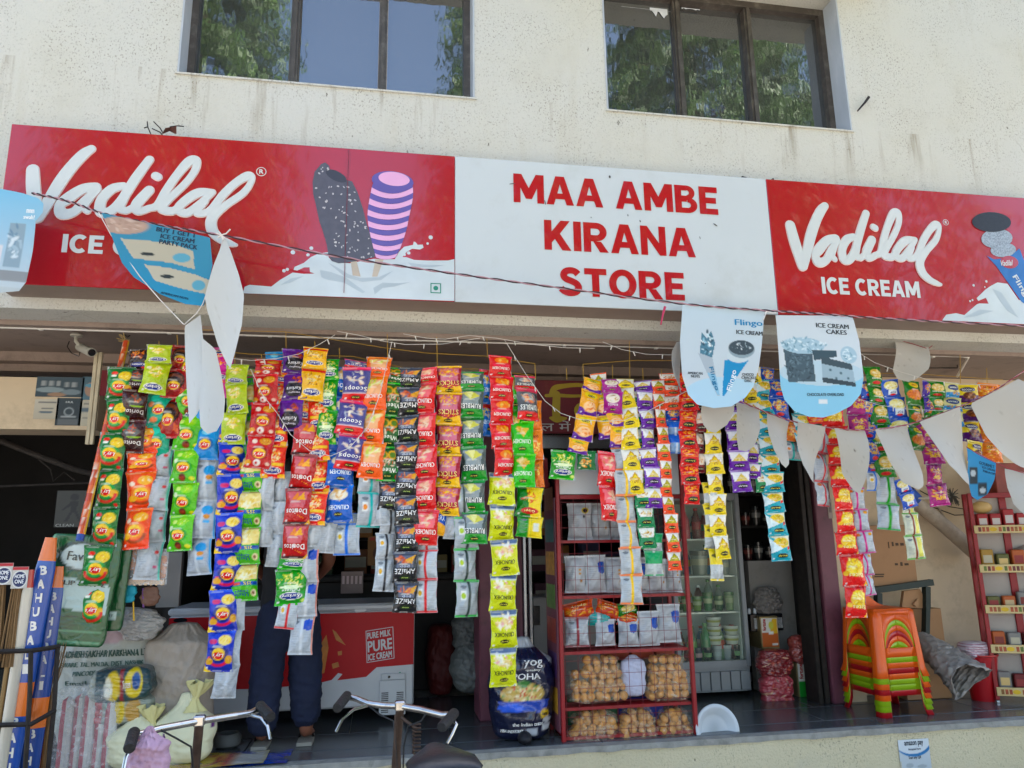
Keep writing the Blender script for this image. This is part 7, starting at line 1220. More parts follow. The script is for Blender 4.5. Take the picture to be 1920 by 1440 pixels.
for lab, a, b, Y, hx, hx2 in (('oil tin with orange label on the ledge by the fridge', (1424, 1156), (1463, 1216), 5.80, '#b5571c', '#d8a82a'), ('oil tin with green label on the floor before the partition', (1492, 1240), (1536, 1314), 5.70, '#1f8a2c', '#d8c82a')):
    A = P(*a, Y); B = P(*b, Y); t = thing('oil_tin', lab, 'tin', ((A.x+B.x)/2, Y+.1, B.z)); s = MB(); s.bbox((A.x, Y, B.z), (B.x, Y+.2, A.z), .006); s.build('can', mat('tin_gold', '#a89468', .35, metal=.7, var=.1), t)
    w_, h_ = B.x-A.x, A.z-B.z
    art('label', None, None, Vector((A.x+w_*.06, 0, A.z-h_*.06)), Vector((B.x-w_*.06, 0, B.z+h_*.06)), Y-.002, [('bg','#d6d3cb',hx),('r',0,0,1,.5,hx),('r',0,.5,1,1,'#d3d0c6'),('p',[(.5,.5),(1,.45),(1,1),(.7,1)],hx2),('e',.6,.75,.16,.14,'#c9c04a'),('r',.42,.44,.72,.54,'#e4e2da'),('r',.6,.06,.95,.12,'#d8d8d0')], parent=t)
    s = MB(); lay_text(s, 'fortune', (A.x+w_*.3, Y-.0042, B.z+h_*.56), (0, 0, 1), (-1, 0, 0), h_*.36, w_*.2, bold=.04, res=2); s.build('lettering', M_signtxt, t, smooth=False)
M_rp = print_mat('red_bundle', rough=.25, spec=.5, bump=.8, bscale=22, coat=.5)
for lab, a, b, sd, hx in (('red packets bundled in clear film, upper left by the fridge', (1418, 1218), (1486, 1268), 83, '#7a2a2e'), ('red packets bundled in clear film on the floor by the fridge', (1424, 1262), (1488, 1322), 84, '#a8424c'), ('red plastic bag hanging over the green oil tin', (1478, 1190), (1542, 1244), 85, '#93443f')):
    c, r_ = sackbox(a, b, 5.66 if sd != 85 else 5.72, .07); t = blob('red_bundle', lab, 'bundle', c, r_, [('bg',hx,hx),('chips',.5,.5,.45,.45,['#c05a4a','#8a2028','#b8908a','#d0a080'],26,.12)], e=(.6, .55), seed=sd, noise=.04, folds=.03, m=M_rp)
s = MB(); a, b = P(1494, 872, 5.62), P(1538, 1116, 5.62); s.prism([(a.x, a.z), (P(1515, 872, 5.62).x, a.z), (P(1537, 1114, 5.62).x, b.z), (P(1520, 1114, 5.62).x, b.z)], 5.62, 5.65); tag(s.build('hanging_plank', mat('bare_plank', '#8f8168', .8, var=.2, vscale=14, stretch=(5, 5, .5)), smooth=False), 'bare wooden plank hanging upright beside the shutter', 'plank')
jb = thing('shutter_jamb', 'mauve door jamb with dark shutter guide by the stools', 'jamb', (3.4, 5.45, FLOOR)); s = MB(); s.bbox((3.33, 5.40, FLOOR), (3.47, 5.628, 2.995), .008); s.build('jamb', M_mauve, jb); s = MB(); s.box((3.471, 5.43, FLOOR), (3.619, 5.627, 2.995)); s.build('return_wall', M_beige, jb, smooth=False)
for x, w in ((3.225, .035), (3.275, .04)): s = MB(); s.bbox((x, 5.42, FLOOR), (x+w, 5.60, 2.995), .004); s.build('guide', M_rust, jb)
art('notice', 'small pale notice pasted on the mauve jamb', 'notice', P(1550, 935, 5.398), P(1562, 972, 5.398), 5.396, [('bg','#9a8a80','#94847a'),('r',.2,.3,.8,.8,'#6a5a54')], thick=.0015)
# ================================================================== RIGHT END: stools, sack, bin, cartons, bench, pipe, spice rack
def stool_mesh(hx):
    H, bt, tp = .44, .203, .174; s = MB(); rot = lambda k, x, y: ((x, y), (-y, x), (-x, -y), (y, -x))[k]
    def wall(k, s_, t):
        w = bt+(tp-bt)*t; x = (2*s_-1)*w; y = -w; q = rot(k, x, y); rc = w-.035; ax, ay = abs(q[0]), abs(q[1])
        if ax > rc and ay > rc: f = .035/max(math.hypot(ax-rc, ay-rc), 1e-6); q = (math.copysign(rc+(ax-rc)*f, q[0]), math.copysign(rc+(ay-rc)*f, q[1]))
        fl = 1+(.06 if t < .07 else 0); return (q[0]*fl, q[1]*fl, t*H)
    n = 26; leg = .17
    for k in range(4):
        def stripq(f0, f1, sa, sb, m_):
            for i in range(m_):
                a, b = sa+(sb-sa)*i/m_, sa+(sb-sa)*(i+1)/m_; s.add([wall(k, a, f0(a)), wall(k, b, f0(b)), wall(k, b, f1(b)), wall(k, a, f1(a))], [(0, 1, 2, 3)])
        for sa, sb in ((0, leg), (1-leg, 1)):
            for j in range(8): stripq(lambda u: j/8, lambda u: (j+1)/8, sa, sb, 7)
        stripq(lambda u: .30, lambda u: .44, leg, 1-leg, 6)
        ar = lambda u: .44+.42*math.sqrt(max(0, 1-((u-.5)/(.5-leg))**2)); stripq(ar, lambda u: .94, leg, 1-leg, n); stripq(lambda u: .94, lambda u: 1.0, leg, 1-leg, 4)
    e = tp; c = [(x*e*.96, y*e*.96, H-.003) for x, y in ((-1, -1), (1, -1), (1, 1), (-1, 1))]; d = [(x*e*.86, y*e*.86, H+.012) for x, y in ((-1, -1), (1, -1), (1, 1), (-1, 1))]
    s.add(c+d, [(0, 1, 5, 4), (1, 2, 6, 5), (2, 3, 7, 6), (3, 0, 4, 7), (4, 5, 6, 7)])
    me = s.mesh('stool_'+hx[1:], mat('stool_plastic_'+hx[1:], hx, .3, var=.04, spec=.5, sss=0), smooth=True)
    import bmesh; bm = bmesh.new(); bm.from_mesh(me); bmesh.ops.remove_doubles(bm, verts=bm.verts, dist=.0009); bmesh.ops.recalc_face_normals(bm, faces=bm.faces); bm.to_mesh(me); bm.free(); me.set_sharp_from_angle(angle=R(40)); return me
ORA, GRE, REDS = '#d9560c', '#86a80f', '#a31018'; sm = {h: stool_mesh(h) for h in (ORA, GRE, REDS)}; sb = Vector((3.575, 5.13, FLOOR+.001))
order = [(REDS, 'red plastic stool at the bottom of the stack'), (GRE, 'lime stool second from the bottom of the stack'), (GRE, 'lime stool third from the bottom of the stack'), (ORA, 'orange stool fourth from the bottom of the stack'), (REDS, 'red stool in the upper half of the stack'), (ORA, 'orange stool third from the top of the stack'), (GRE, 'lime stool directly under the top stool'), (ORA, 'orange stool on top of the stack')]
for i, (h, lab) in enumerate(order):
    top = i == len(order)-1; t = thing('plastic_stool', lab, 'stool', sb+Vector((0, 0, i*.036)), 'stacked plastic stools'); o = bpy.data.objects.new('shell', sm[h]); COL.objects.link(o); o.parent = t; o.rotation_euler = (0, 0, R(4)+random.uniform(-.012, .012)); md = o.modifiers.new('thick', 'SOLIDIFY'); md.thickness = .006; md.offset = -1
    if top:
        s = MB(); pts = [(-.125, 0), (-.12, .05), (-.09, .085), (-.05, .095), (-.01, .085), (.03, .05), (.07, .02), (.125, 0)]; p0 = WL[t.name]+Vector((0, .09, .452)); s.prism([(p0.x+x, p0.z+z) for x, z in pts], p0.y, p0.y+.02); s.build('back_hump', MATS['stool_plastic_'+ORA[1:]], t)
        s = MB(); q = WL[t.name]; s.lathe((0, 0, 0), [(.0, .0), (.013, .0005), (.013, .002), (.0, .0025)], 14); s.xform(Matrix.Translation((q.x+.095, q.y-.139, q.z+.40)) @ Euler((R(100), 0, 0)).to_matrix().to_4x4()); s.build('maker_badge', mat('badge_blue', '#2a3a6a', .4), t)
# gray crumpled plastic sack roll with an open mouth
ax0, ax1 = P(1722, 1196, 5.26), P(1818, 1276, 4.90); dv = (ax1-ax0); L = dv.length; dv.normalize(); e1 = dv.cross(Vector((0, 0, 1))).normalized(); e2 = dv.cross(e1); s = MB(); n_, k_ = 40, 30; V = []; F = []; rr = np.random.RandomState(8); ph = rr.uniform(0, 6.28, 12)
for inner in (0, 1):
    for i in range(k_):
        t = i/(k_-1) if not inner else 1-i/(k_-1)*.5; rad = (.075+.115*t**.8)*(1-.03*inner)
        for j in range(n_):
            a = 2*math.pi*j/n_; q = rad*(1+.05*math.sin(3*a+ph[0]+5*t))+crumple(a*1.2, t*5, ph, .018)*(.4+t); V.append(ax0+dv*(L*t+.03*math.sin(2*a+ph[1])*t)+e1*q*math.cos(a)+e2*q*.8*math.sin(a))
for i in range(2*k_-1):
    for j in range(n_): F.append((i*n_+j, i*n_+(j+1) % n_, (i+1)*n_+(j+1) % n_, (i+1)*n_+j))
s.add(V, F); tag(s.build('plastic_sack', mat('grey_plastic_sheet', '#7d7670', .35, var=.15, vscale=9, dirt='#a8a096', dirt_amt=.5, dscale=6, bump=.4, bscale=30), smooth=True), 'crumpled gray plastic sack lying open beside the stools', 'sack')
bn = thing('red_bin', 'red plastic bin holding a pink folded towel', 'bin', Zp(1846, 1318, FLOOR)); s = MB(); q = Zp(1846, 1312, FLOOR); hb = P(1820, 1225, q.y).z-FLOOR; s.lathe((q.x, q.y, FLOOR), [(.085, 0), (.125, hb), (.132, hb), (.132, hb-.012), (.119, hb-.02), (.08, .02), (.0, .02)], 28); s.build('bin', mat('bin_red', '#a8121c', .3, var=.04), bn)
q2 = P(1828, 1216, q.y-.03); tw_ = blob('folded_towel', 'pink and white striped towel folded in the red bin', 'towel', q2+Vector((.01, .02, -.01)), (.11, .09, .062), [('bg','#c9b8bd','#c4b2b8')]+[('r',0,.15+.14*k,1,.19+.14*k,'#a8707c') for k in range(6)], e=(.6, .6), seed=90, noise=.04, folds=.03, m=M_yb)
M_card = mat('cardboard', '#9c7450', .8, var=.08, vscale=3, dirt='#7d5a3c', dirt_amt=.3, dscale=5); M_ink = mat('carton_ink', '#4a3828', .8)
ct = thing('carton', 'big brown carton with printed handling marks on the bench', 'carton', P(1680, 1098, 5.35)); A = P(1626, 985, 5.36); B = P(1722, 1098, 5.36); s = MB(); s.bbox((A.x, 5.36, B.z), (B.x, 5.60, A.z), .004); s.build('box', M_card, ct)
for x0, y0, x1, y1 in ((1665,1016,1668,1028),(1672,1016,1676,1024),(1679,1018,1685,1023),(1688,1018,1695,1023),(1678,1056,1684,1060),(1688,1054,1693,1061),(1696,1056,1704,1060),(1640,1076,1658,1078),(1640,1080,1657,1082)): s = MB(); rect(s, (x0, y0), (x1, y1), 5.357, .002); s.build('printed_mark', M_ink, ct, smooth=False)
ct = thing('carton', 'brown carton standing on the floor behind the gray sack', 'carton', P(1725, 1300, 5.3)); A = P(1682, 1143, 5.38); B = P(1772, 1200, 5.38); s = MB(); s.bbox((A.x, 5.38, FLOOR+.002), (B.x, 5.60, A.z), .004); s.build('box', M_card, ct)
for lab, pts in (('crumpled brown cardboard scrap on the floor carton', [(1688,1138),(1692,1108),(1722,1104),(1732,1128),(1726,1140)]), ('small folded cardboard scrap by the bench', [(1706,1132),(1714,1122),(1718,1130),(1712,1138)])):
    s = MB(); s.prism([(P(x, y, 5.36).x, P(x, y, 5.36).z) for x, y in pts], 5.34 if len(pts) == 5 else 5.32, 5.37 if len(pts) == 5 else 5.335); tag(s.build('cardboard_scrap', M_card, smooth=False), lab, 'cardboard')
bnx = thing('bench', 'dark green wooden bench under the big carton', 'bench', P(1700, 1200, 5.3)); M_bg = mat('bench_green', '#1f2a24', .6, var=.2)
for a, b, w in (((1636, 1108), (1751, 1092), .045), ((1741, 1100), (1741, 1140), .04), ((1650, 1112), (1652, 1200), .04), ((1741, 1140), (1739, 1220), .035)):
    A = P(*a, 5.30); B = P(*b, 5.30); d = (B-A).normalized(); nn_ = Vector((-d.z, 0, d.x))*w/2; s = MB(); s.add([A+nn_, B+nn_, B-nn_, A-nn_]+[q+Vector((0, .05, 0)) for q in (A+nn_, B+nn_, B-nn_, A-nn_)], [(0, 1, 2, 3), (7, 6, 5, 4), (0, 4, 5, 1), (1, 5, 6, 2), (2, 6, 7, 3), (3, 7, 4, 0)]); s.build('rail', M_bg, bnx, smooth=False)
s = MB(); s.bbox((P(1632, 1110, 5.36).x, 5.352, P(1640, 1099, 5.36).z-.022), (P(1724, 1110, 5.36).x, 5.61, P(1640, 1099, 5.36).z-.001), .003); s.build('seat', M_bg, bnx)
M_pipe = mat('painted_pipe', '#a89a88', .6, var=.12, vscale=12, dirt='#6d6156', dirt_amt=.5, dscale=14, bump=.3, bscale=60); dp = thing('drain_pipe', 'thick pale drain pipe slanting down at the right end', 'pipe', P(1770, 1000, 5.5)); s = MB(); s.tube([P(1698, 925, 5.52), P(1712, 938, 5.52), P(1770, 985, 5.52), P(1832, 1040, 5.52)], [.04, .055, .058, .06], 18); s.build('pipe', M_pipe, dp)
s = MB(); s.tube([P(1700, 924, 5.515), P(1716, 940, 5.515)], .066, 18); s.build('blue_cloth_wrap', mat('blue_wrap', '#12499c', .6, var=.15, vscale=20), dp)
s = MB(); s.tube([P(1720, 935, 5.46), P(1790, 930, 5.46)], .012, 10); mp_ = thing('mop', 'old mop with pale handle and gray fringe above the drain pipe', 'mop', P(1785, 940, 5.45)); s.build('handle', mat('pale_handle', '#b8ac98', .6), mp_); s = MB()
for k in range(70): q = P(1785, 928, 5.45); s.tube([q, q+Vector((random.uniform(-.05, .05), random.uniform(-.03, .03), random.uniform(-.09, .06)))], .003, 4)
s.build('fringe', mat('mop_grey', '#5e5850', .9), mp_)['kind'] = 'stuff'
for lab, pts in (('thin stick leaning behind the drain pipe', [(1755,945),(1782,988)]), ('cable sagging on the right end wall', [(1725,920),(1780,950),(1830,958)]), ('second cable on the right end wall', [(1720,940),(1790,966),(1830,964)])):
    s = MB(); s.tube([P(x, y, 5.60) for x, y in pts], .008 if 'stick' in lab else .004, 6); tag(s.build('stick' if 'stick' in lab else 'cable', M_pipe if 'stick' in lab else M_rust), lab, 'stick' if 'stick' in lab else 'cable')
# ---- spice rack at the right edge
sr = thing('spice_rack', 'red spice rack with picture-strip shelf edges at the right edge', 'rack', Zp(1868, 1318, FLOOR)); base = Vector(Zp(1868, 1318, FLOOR)); yawr = R(-24); RM = Matrix.Translation(base) @ Euler((0, 0, yawr)).to_matrix().to_4x4(); SW, SD, SH = .62, .15, P(1815, 925, base.y).z-FLOOR
def sbx(name, a, b, m, bev=.003): s = MB(); s.bbox(a, b, bev); s.xform(RM); return s.build(name, m, sr)
for x in (0, SW): 
    for y in (0, SD-.03): sbx('post', (x, y, .02), (x+.03, y+.03, SH), M_rred)
sbx('back', (.031, SD-.012, .05), (SW-.001, SD-.004, SH-.02), mat('rack_back_white', '#a39a92', .5, var=.1, vscale=5))
sbx('cross_bar', (.25, SD-.03, .05), (.30, SD-.0125, SH-.03), M_rred); sbx('top_bar', (.031, 0, SH-.04), (SW-.001, .03, SH-.001), M_rred)
s = MB(); s.lathe((.015, .015, -.0), [(.0, 0), (.016, .003), (.016, .016), (.0, .019)], 10); s.xform(RM); s.build('foot', M_steel, sr)
shz = []
for k, y in enumerate((993, 1066, 1142, 1216, 1296)):
    lp = P(1822+k*11, y, base.y); z = lp.z-FLOOR; shz.append(z); sbx('shelf', (.031, .02, z-.012), (SW-.001, SD-.013, z-.004), M_rred)
    s = MB(); s.bbox((.012, -.012, z-.03), (SW+.02, -.002, z+.03), .002); s.xform(RM); ed = s.build('shelf_edge', mat('shelf_edge_cream', '#c4ad78', .5, var=.04), sr)
    rr = np.random.RandomState(k); x = .04
    while x < SW-.06:
        if abs((x % .24)-.12) < .022: s = MB(); disc(s, (x+.02, z), .026, .016, -.0135, n=14); s.xform(RM); s.build('brand_oval', mat('oval_yellow', '#d0a818', .5), ed, smooth=False); x += .058
        else: s = MB(); s.box((x, -.0135, z-.017), (x+.019, -.0125, z+.017)); s.xform(RM); s.build('packet_picture', mat('pic%d' % rr.randint(6), ('#7a3a24', '#8a5a2a', '#5a6a2a', '#a04a2a', '#3a4a5a', '#6a2a2a')[rr.randint(6)], .5, var=.3, vscale=60), ed, smooth=False); x += .027
def sgood(name, lab, cat, x, z, w, d, h, hx, hx2): s = MB(); s.bbox((x, .04, z), (x+w, .04+min(d, .07), z+h), .006, col=hx); s.box((x+w*.15, .0385, z+h*.3), (x+w*.85, .0395, z+h*.7), col=hx2); s.xform(RM); return tag(s.build(name, print_mat('matt_print', rough=.5), colors=True), lab, cat, 'goods in the spice rack')
for i in range(4): sgood('spice_box', 'red and silver spice box, '+('first', 'second', 'third', 'fourth')[i]+' from left on the spice rack top shelf', 'box', .06+i*.09, shz[0], .075, .1, .12+.03*(i == 2), '#9a1c22', '#c0b8b4')
for i, k in ((0, 1), (1, 2)):
    s = MB(); s.ball((.40+.06*i, .12, shz[k]+.085), .1, sc=(1.2, .8, .82), n=18, k=12, noise=.06); s.xform(RM); tag(s.build('spice_bag', mat('brown_bag%d' % i, ('#8a8078', '#6b4c30')[i], .3, var=.25, vscale=20, bump=.5, bscale=30), smooth=True), ('silver-brown bag on the second spice rack shelf', 'brown clear bag on the third spice rack shelf')[i], 'bag')
rr = np.random.RandomState(6)
for k in (1, 2, 3, 4):
    for i in range(5):
        if k < 3 and i in (3, 4): continue
        sgood('spice_packet', '%s spice packet, number %s from the left on %s' % (('dark red', 'ochre', 'olive', 'orange', 'gray')[(k+i) % 5], ('one', 'two', 'three', 'four', 'five')[i], ('', 'the second spice rack shelf', 'the third spice rack shelf', 'the fourth spice rack shelf', 'the bottom spice rack shelf')[k]), 'packet', .05+i*.105, shz[k]-.003, .085, .05, rr.uniform(.09, .15), ('#6a1a1c', '#a07a2a', '#5a5a2a', '#a8501c', '#7a7672')[(k+i) % 5], ('#b8a078', '#7a2a20', '#b0a890', '#d0b070', '#8a2a28')[(k*2+i) % 5])
s = MB(); s.ball((.13, .14, shz[0]+.17), .07, sc=(1.1, .6, .7), n=16, k=10); s.xform(RM); tag(s.build('yellow_bag', mat('pale_yellow_bag', '#c8a86a', .4), smooth=True), 'pale yellow bag behind the spice boxes on the top shelf', 'bag')
s = MB(); A = P(1862, 868, 5.25); B = P(1930, 935, 5.25); s.bbox((A.x, 5.25, B.z), (B.x, 5.45, A.z), .006); tag(s.build('red_carton', mat('red_brown_carton', '#7d2f20', .6, var=.25, vscale=12)), 'red-brown printed carton above the spice rack', 'carton')
art('sticker', 'torn white and blue payment sticker on the plinth', 'sticker', P(1683, 1388, 4.694), P(1747, 1441, 4.694), 4.693, [('bg','#b9c0c4','#aeb6ba'),('e',.5,.95,.62,.52,'#1c6aa0'),('e',.46,1.02,.62,.5,'#c6ccd0'),('e',.3,.15,.12,.08,'#98a0a4'),('e',.7,.1,.16,.06,'#98a0a4'),('r',0,.0,.04,.3,'#b5ae90')], thick=.0012, nu=40, nv=40)
st = MB(); 
for txt, cx, cy, w, h in (('amazon pay', 1714, 1397, 36, 9), ('Accepted here', 1715, 1406, 24, 4.5), ('Scan any QR', 1716, 1422, 24, 6)):
    v = P(cx-w/2, cy+h/2, 4.693); K_ = PXM*4.693/YS; st = MB(); lay_text(st, txt, (v.x, 4.6915, v.z), (1, 0, 0), (0, 0, 1), w*K_, h*K_, bold=.02, res=2); st.build('lettering', mat('sticker_ink', '#1d2a38', .6), bpy.data.objects['sticker'], smooth=False)
# ================================================================== BUNTING
M_flag = print_mat('flag_card', rough=.55, spec=.35, translucent=.22)
def flag(label, poly, Y, ops, texts=(), bend=.02, seed=1, nv=30, nu=22, group='bunting flags on the strings', tilt=0.0):
    pts = [P(x, y, Y) for x, y in poly]; X = [p.x for p in pts]; Zc = [p.z for p in pts]; x0, x1, z0, z1 = min(X), max(X), min(Zc), max(Zc)
    def span(z):
        xs = []
        for i in range(len(pts)):
            a, b = pts[i], pts[(i+1) % len(pts)]
            if (a.z-z)*(b.z-z) <= 0 and abs(a.z-b.z) > 1e-9: xs.append(a.x+(b.x-a.x)*(z-a.z)/(b.z-a.z))
        return (min(xs), max(xs)) if xs else ((x0+x1)/2,)*2
    ph = seed*1.7; fy = lambda u, v: Y+bend*math.sin(u*3.0+ph)*(1.15-v)+bend*.5*math.sin(v*5+u*2+ph)+tilt*(u-.5)
    mb = MB(); UVs = []
    for j in range(nv):
        z = z1-(z1-z0)*(j+.002)/(nv-1+.004); a, b = span(z)
        for i in range(nu): x = a+(b-a)*i/(nu-1); UVs.append(((x-x0)/(x1-x0), (z-z0)/(z1-z0)))
    SOFT[0] = nu; c = paint(ops, np.array(UVs), seed); SOFT[0] = NU
    for side in (0, 1):
        k = len(mb.v); mb.v += [(x0+(x1-x0)*u, fy(u, v)+.0007*side, z0+(z1-z0)*v) for u, v in UVs]; F = [(j*nu+i, (j+1)*nu+i, (j+1)*nu+i+1, j*nu+i+1) for j in range(nv-1) for i in range(nu-1)]
        mb.f += [tuple(q+k for q in (f if not side else f[::-1])) for f in F]; mb.mi += [0]*len(F); mb.c += [tuple(q) if not side else lin('#b9bab6') for q in c]
    for (t, cx, cy, w, h, hx, ang) in texts:
        tv, tf = glyphs(t, 0.0, 0.0, 1.0, 2); tw = tv[:, 0].max(); co, si = math.cos(ang), math.sin(ang); asp = (x1-x0)/(z1-z0)
        for kx in (-.003, .003):
            VV = []
            for a, b in tv:
                dx, dz = (a/tw-.5)*w*(x1-x0), (b-.5)*h*(z1-z0); X_, Z_ = dx*co-dz*si, dx*si+dz*co; u, v = cx+X_/(x1-x0)+kx, cy+Z_/(z1-z0); VV.append((x0+(x1-x0)*u, fy(u, v)-.0016-.0003*(kx > 0), z0+(z1-z0)*v))
            mb.add(VV, tf, 0, hx)
    return tag(mb.build('bunting_flag', M_flag, smooth=True, colors=True), label, 'flag', group)
BL = '#2fa6d8'
flag('pale blue tub-shaped flag with ice-cream tubs at the left edge', [(-60,352),(0,354),(40,362),(72,372),(82,382),(80,398),(66,414),(60,470),(50,530),(38,548),(0,553),(-60,550)], 3.98, [('bg','#7fbfe0','#c3cdd2'),('r',0,.12,1,.22,'#8f9498'),('r',.1,.15,.42,.55,'#c9d4dc'),('r',.36,.14,.56,.46,'#d6d6da'),('e',.44,.26,.06,.07,'#c08a9a'),('r',.6,.25,.8,.68,'#8fa6b4'),('chips',.7,.5,.1,.16,['#d8e4ea','#6f8fa6','#a8c0cc'],24,.07),('r',0,0,1,.06,'#b9c4c8')], (('mmm', .84, .80, .1, .035, '#f2f6f8', 0), ('swah!', .83, .745, .14, .04, '#f2f6f8', 0)), seed=2, nu=80, nv=90)
flag('blue tilted flag offering party packs before the left sign', [(192,401),(394,446),(397,494),(378,569),(347,567),(300,550),(250,519),(228,492),(208,439)], 3.99, [('bg','#3f8aa8','#2f8fb8'),('e',.2,.87,.22,.10,'#b59a8c'),('chips',.2,.87,.18,.07,['#c4a898','#a08474','#d0bcb0'],24,.05),('p',[(.18,.72),(.62,.70),(.82,.62),(.84,.42),(.62,.48),(.3,.5)],'#b9b5a4'),('p',[(.40,.44),(.62,.42),(.85,.36),(.98,.3),(.96,.14),(.7,.2),(.5,.26)],'#bdb9a8'),('e',.72,.54,.08,.05,'#5fa6c0'),('e',.88,.24,.06,.06,'#5fa6c0'),('e',.42,.56,.06,.02,'#2a3438'),('e',.60,.32,.06,.02,'#2a3438')], (('BUY 1 GET 1', .66, .82, .34, .05, '#1d3a54', -.12), ('ICE CREAM', .68, .75, .30, .05, '#1d3a54', -.12), ('PARTY PACK', .69, .685, .34, .05, '#1d3a54', -.12), ('AMERICAN NUTS', .68, .1, .24, .025, '#16405a', -.18)), bend=.03, seed=3, nu=90, nv=90)
WH = [('bg','#c9cccb','#cdd1d1'),('chips',.5,.5,.6,.6,['#c2c5c3','#c7cac7','#d0d3d1'],30,.05)]
flag('blank white pointed flag hanging from the knot before the left sign', [(422,444),(432,470),(448,515),(459,556),(455,610),(440,660),(430,688),(424,682),(405,642),(387,580),(383,555),(400,500)], 4.0, WH, seed=4, bend=.03)
flag('blank white folded flag, left one of the lower pair', [(345,610),(375,589),(380,630),(386,690),(383,750),(375,778),(357,795),(352,735),(347,660)], 4.1, WH, seed=5, bend=.03)
flag('blank white rounded flag, right one of the lower pair', [(377,632),(405,656),(414,700),(420,748),(417,785),(405,812),(392,815),(380,805),(376,760),(378,690)], 4.08, WH, seed=6, bend=.03)
ICE = [('bg','#c3d6e2','#c9d2da'),('e',.5,.1,.5,.2,'#b4d6ea'),('p',[(.2,.52),(.36,.50),(.42,.12),(.39,.12)],'#aebcc8'),('p',[(.22,.52),(.25,.72),(.31,.66),(.36,.74),(.40,.62),(.36,.48)],'#4f7f96'),('chips',.31,.62,.07,.11,['#d6ecf4','#2f4f62','#8fc4dc','#eaf4f8'],26,.035),('p',[(.29,.34),(.39,.32),(.42,.13),(.39,.13)],'#8fc0dc'),('p',[(.50,.46),(.74,.50),(.78,.47),(.47,.12),(.45,.12)],'#1f8fc6'),('e',.66,.50,.13,.06,'#c9d8e0'),('e',.70,.57,.15,.085,'#8ea4b0'),('e',.70,.585,.145,.07,'#3f4f5a'),('chips',.70,.585,.11,.05,['#a8bcc6','#5f727e','#d0dce2'],18,.022)]
flag('white flag with two printed ice-cream cones under the sign', [(1279,568),(1433,582),(1428,650),(1424,690),(1416,723),(1401,744),(1374,761),(1339,765),(1307,759),(1289,740),(1279,705),(1275,640)], 4.03, ICE, (('Flingo', .80, .82, .32, .075, '#1b86bc', 0), ('ICE CREAM', .80, .73, .3, .04, '#3a4248', -.04), ('AMERICAN', .15, .325, .17, .025, '#4a5258', 0), ('NUTS', .15, .295, .1, .025, '#4a5258', 0), ('CHOCO', .76, .33, .13, .025, '#4a5258', 0), ('CRACKLE', .77, .30, .17, .025, '#4a5258', 0), ('DISC', .76, .27, .08, .025, '#4a5258', 0), ('Flingo', .36, .28, .26, .05, '#2a7aa6', -1.35), ('Flingo', .575, .27, .24, .06, '#e4f0f6', 1.05-3.1416+.2+3.1416)), seed=7, bend=.015, nu=110, nv=130)
CAKE = [('bg','#cfdae2','#d2dde5'),('p',[(0,.42),(.5,.3),(1,.45),(1,0),(0,0)],'#8fcbe8'),('e',.5,.42,.5,.12,'#bcd4e2'),('p',[(.06,.64),(.40,.62),(.42,.34),(.10,.33)],'#4a5f6c'),('chips',.24,.48,.16,.14,['#33444f','#5f7886','#3a4d58','#6c8694'],90,.03),('e',.30,.68,.26,.08,'#a8c6d6'),('chips',.32,.69,.28,.07,['#cfe4ee','#7fa6ba','#e0eef4','#6a90a4'],60,.035),('p',[(.40,.64),(.70,.64),(.70,.58),(.42,.54)],'#3f5662'),('p',[(.50,.58),(.86,.50),(.88,.30),(.50,.34)],'#9fb8c6'),('p',[(.50,.58),(.86,.51),(.86,.45),(.50,.51)],'#43555f'),('p',[(.50,.38),(.88,.33),(.88,.29),(.50,.33)],'#3a4a54'),('e',.84,.60,.10,.085,'#a8c6d6'),('chips',.84,.60,.08,.06,['#d8eaf2','#7fa6ba','#eaf4f8'],24,.035),('e',.60,.45,.016,.013,'#54707e'),('e',.72,.42,.016,.013,'#54707e'),('e',.66,.37,.014,.012,'#54707e'),('e',.8,.37,.014,.012,'#54707e'),('r',.44,.13,.54,.17,'#e2e8ec')]
flag('white to blue flag with a printed chocolate cake under the sign', [(1454,591),(1598,591),(1602,601),(1611,640),(1616,709),(1611,740),(1595,761),(1570,775),(1547,782),(1520,780),(1493,769),(1474,748),(1466,723),(1458,640)], 4.05, CAKE, (('ICE CREAM', .69, .885, .4, .045, '#3a4248', -.02), ('CAKES', .73, .825, .25, .045, '#3a4248', -.02), ('CHOCOLATE OVERLOAD', .52, .215, .42, .028, '#3a5666', 0)), seed=8, bend=.015, nu=110, nv=130)
GR = [('bg','#b7b4ae','#c3c1bb'),('chips',.5,.6,.5,.5,['#b0ada6','#b8b5af','#a8a59e','#c6c4be'],120,.022)]
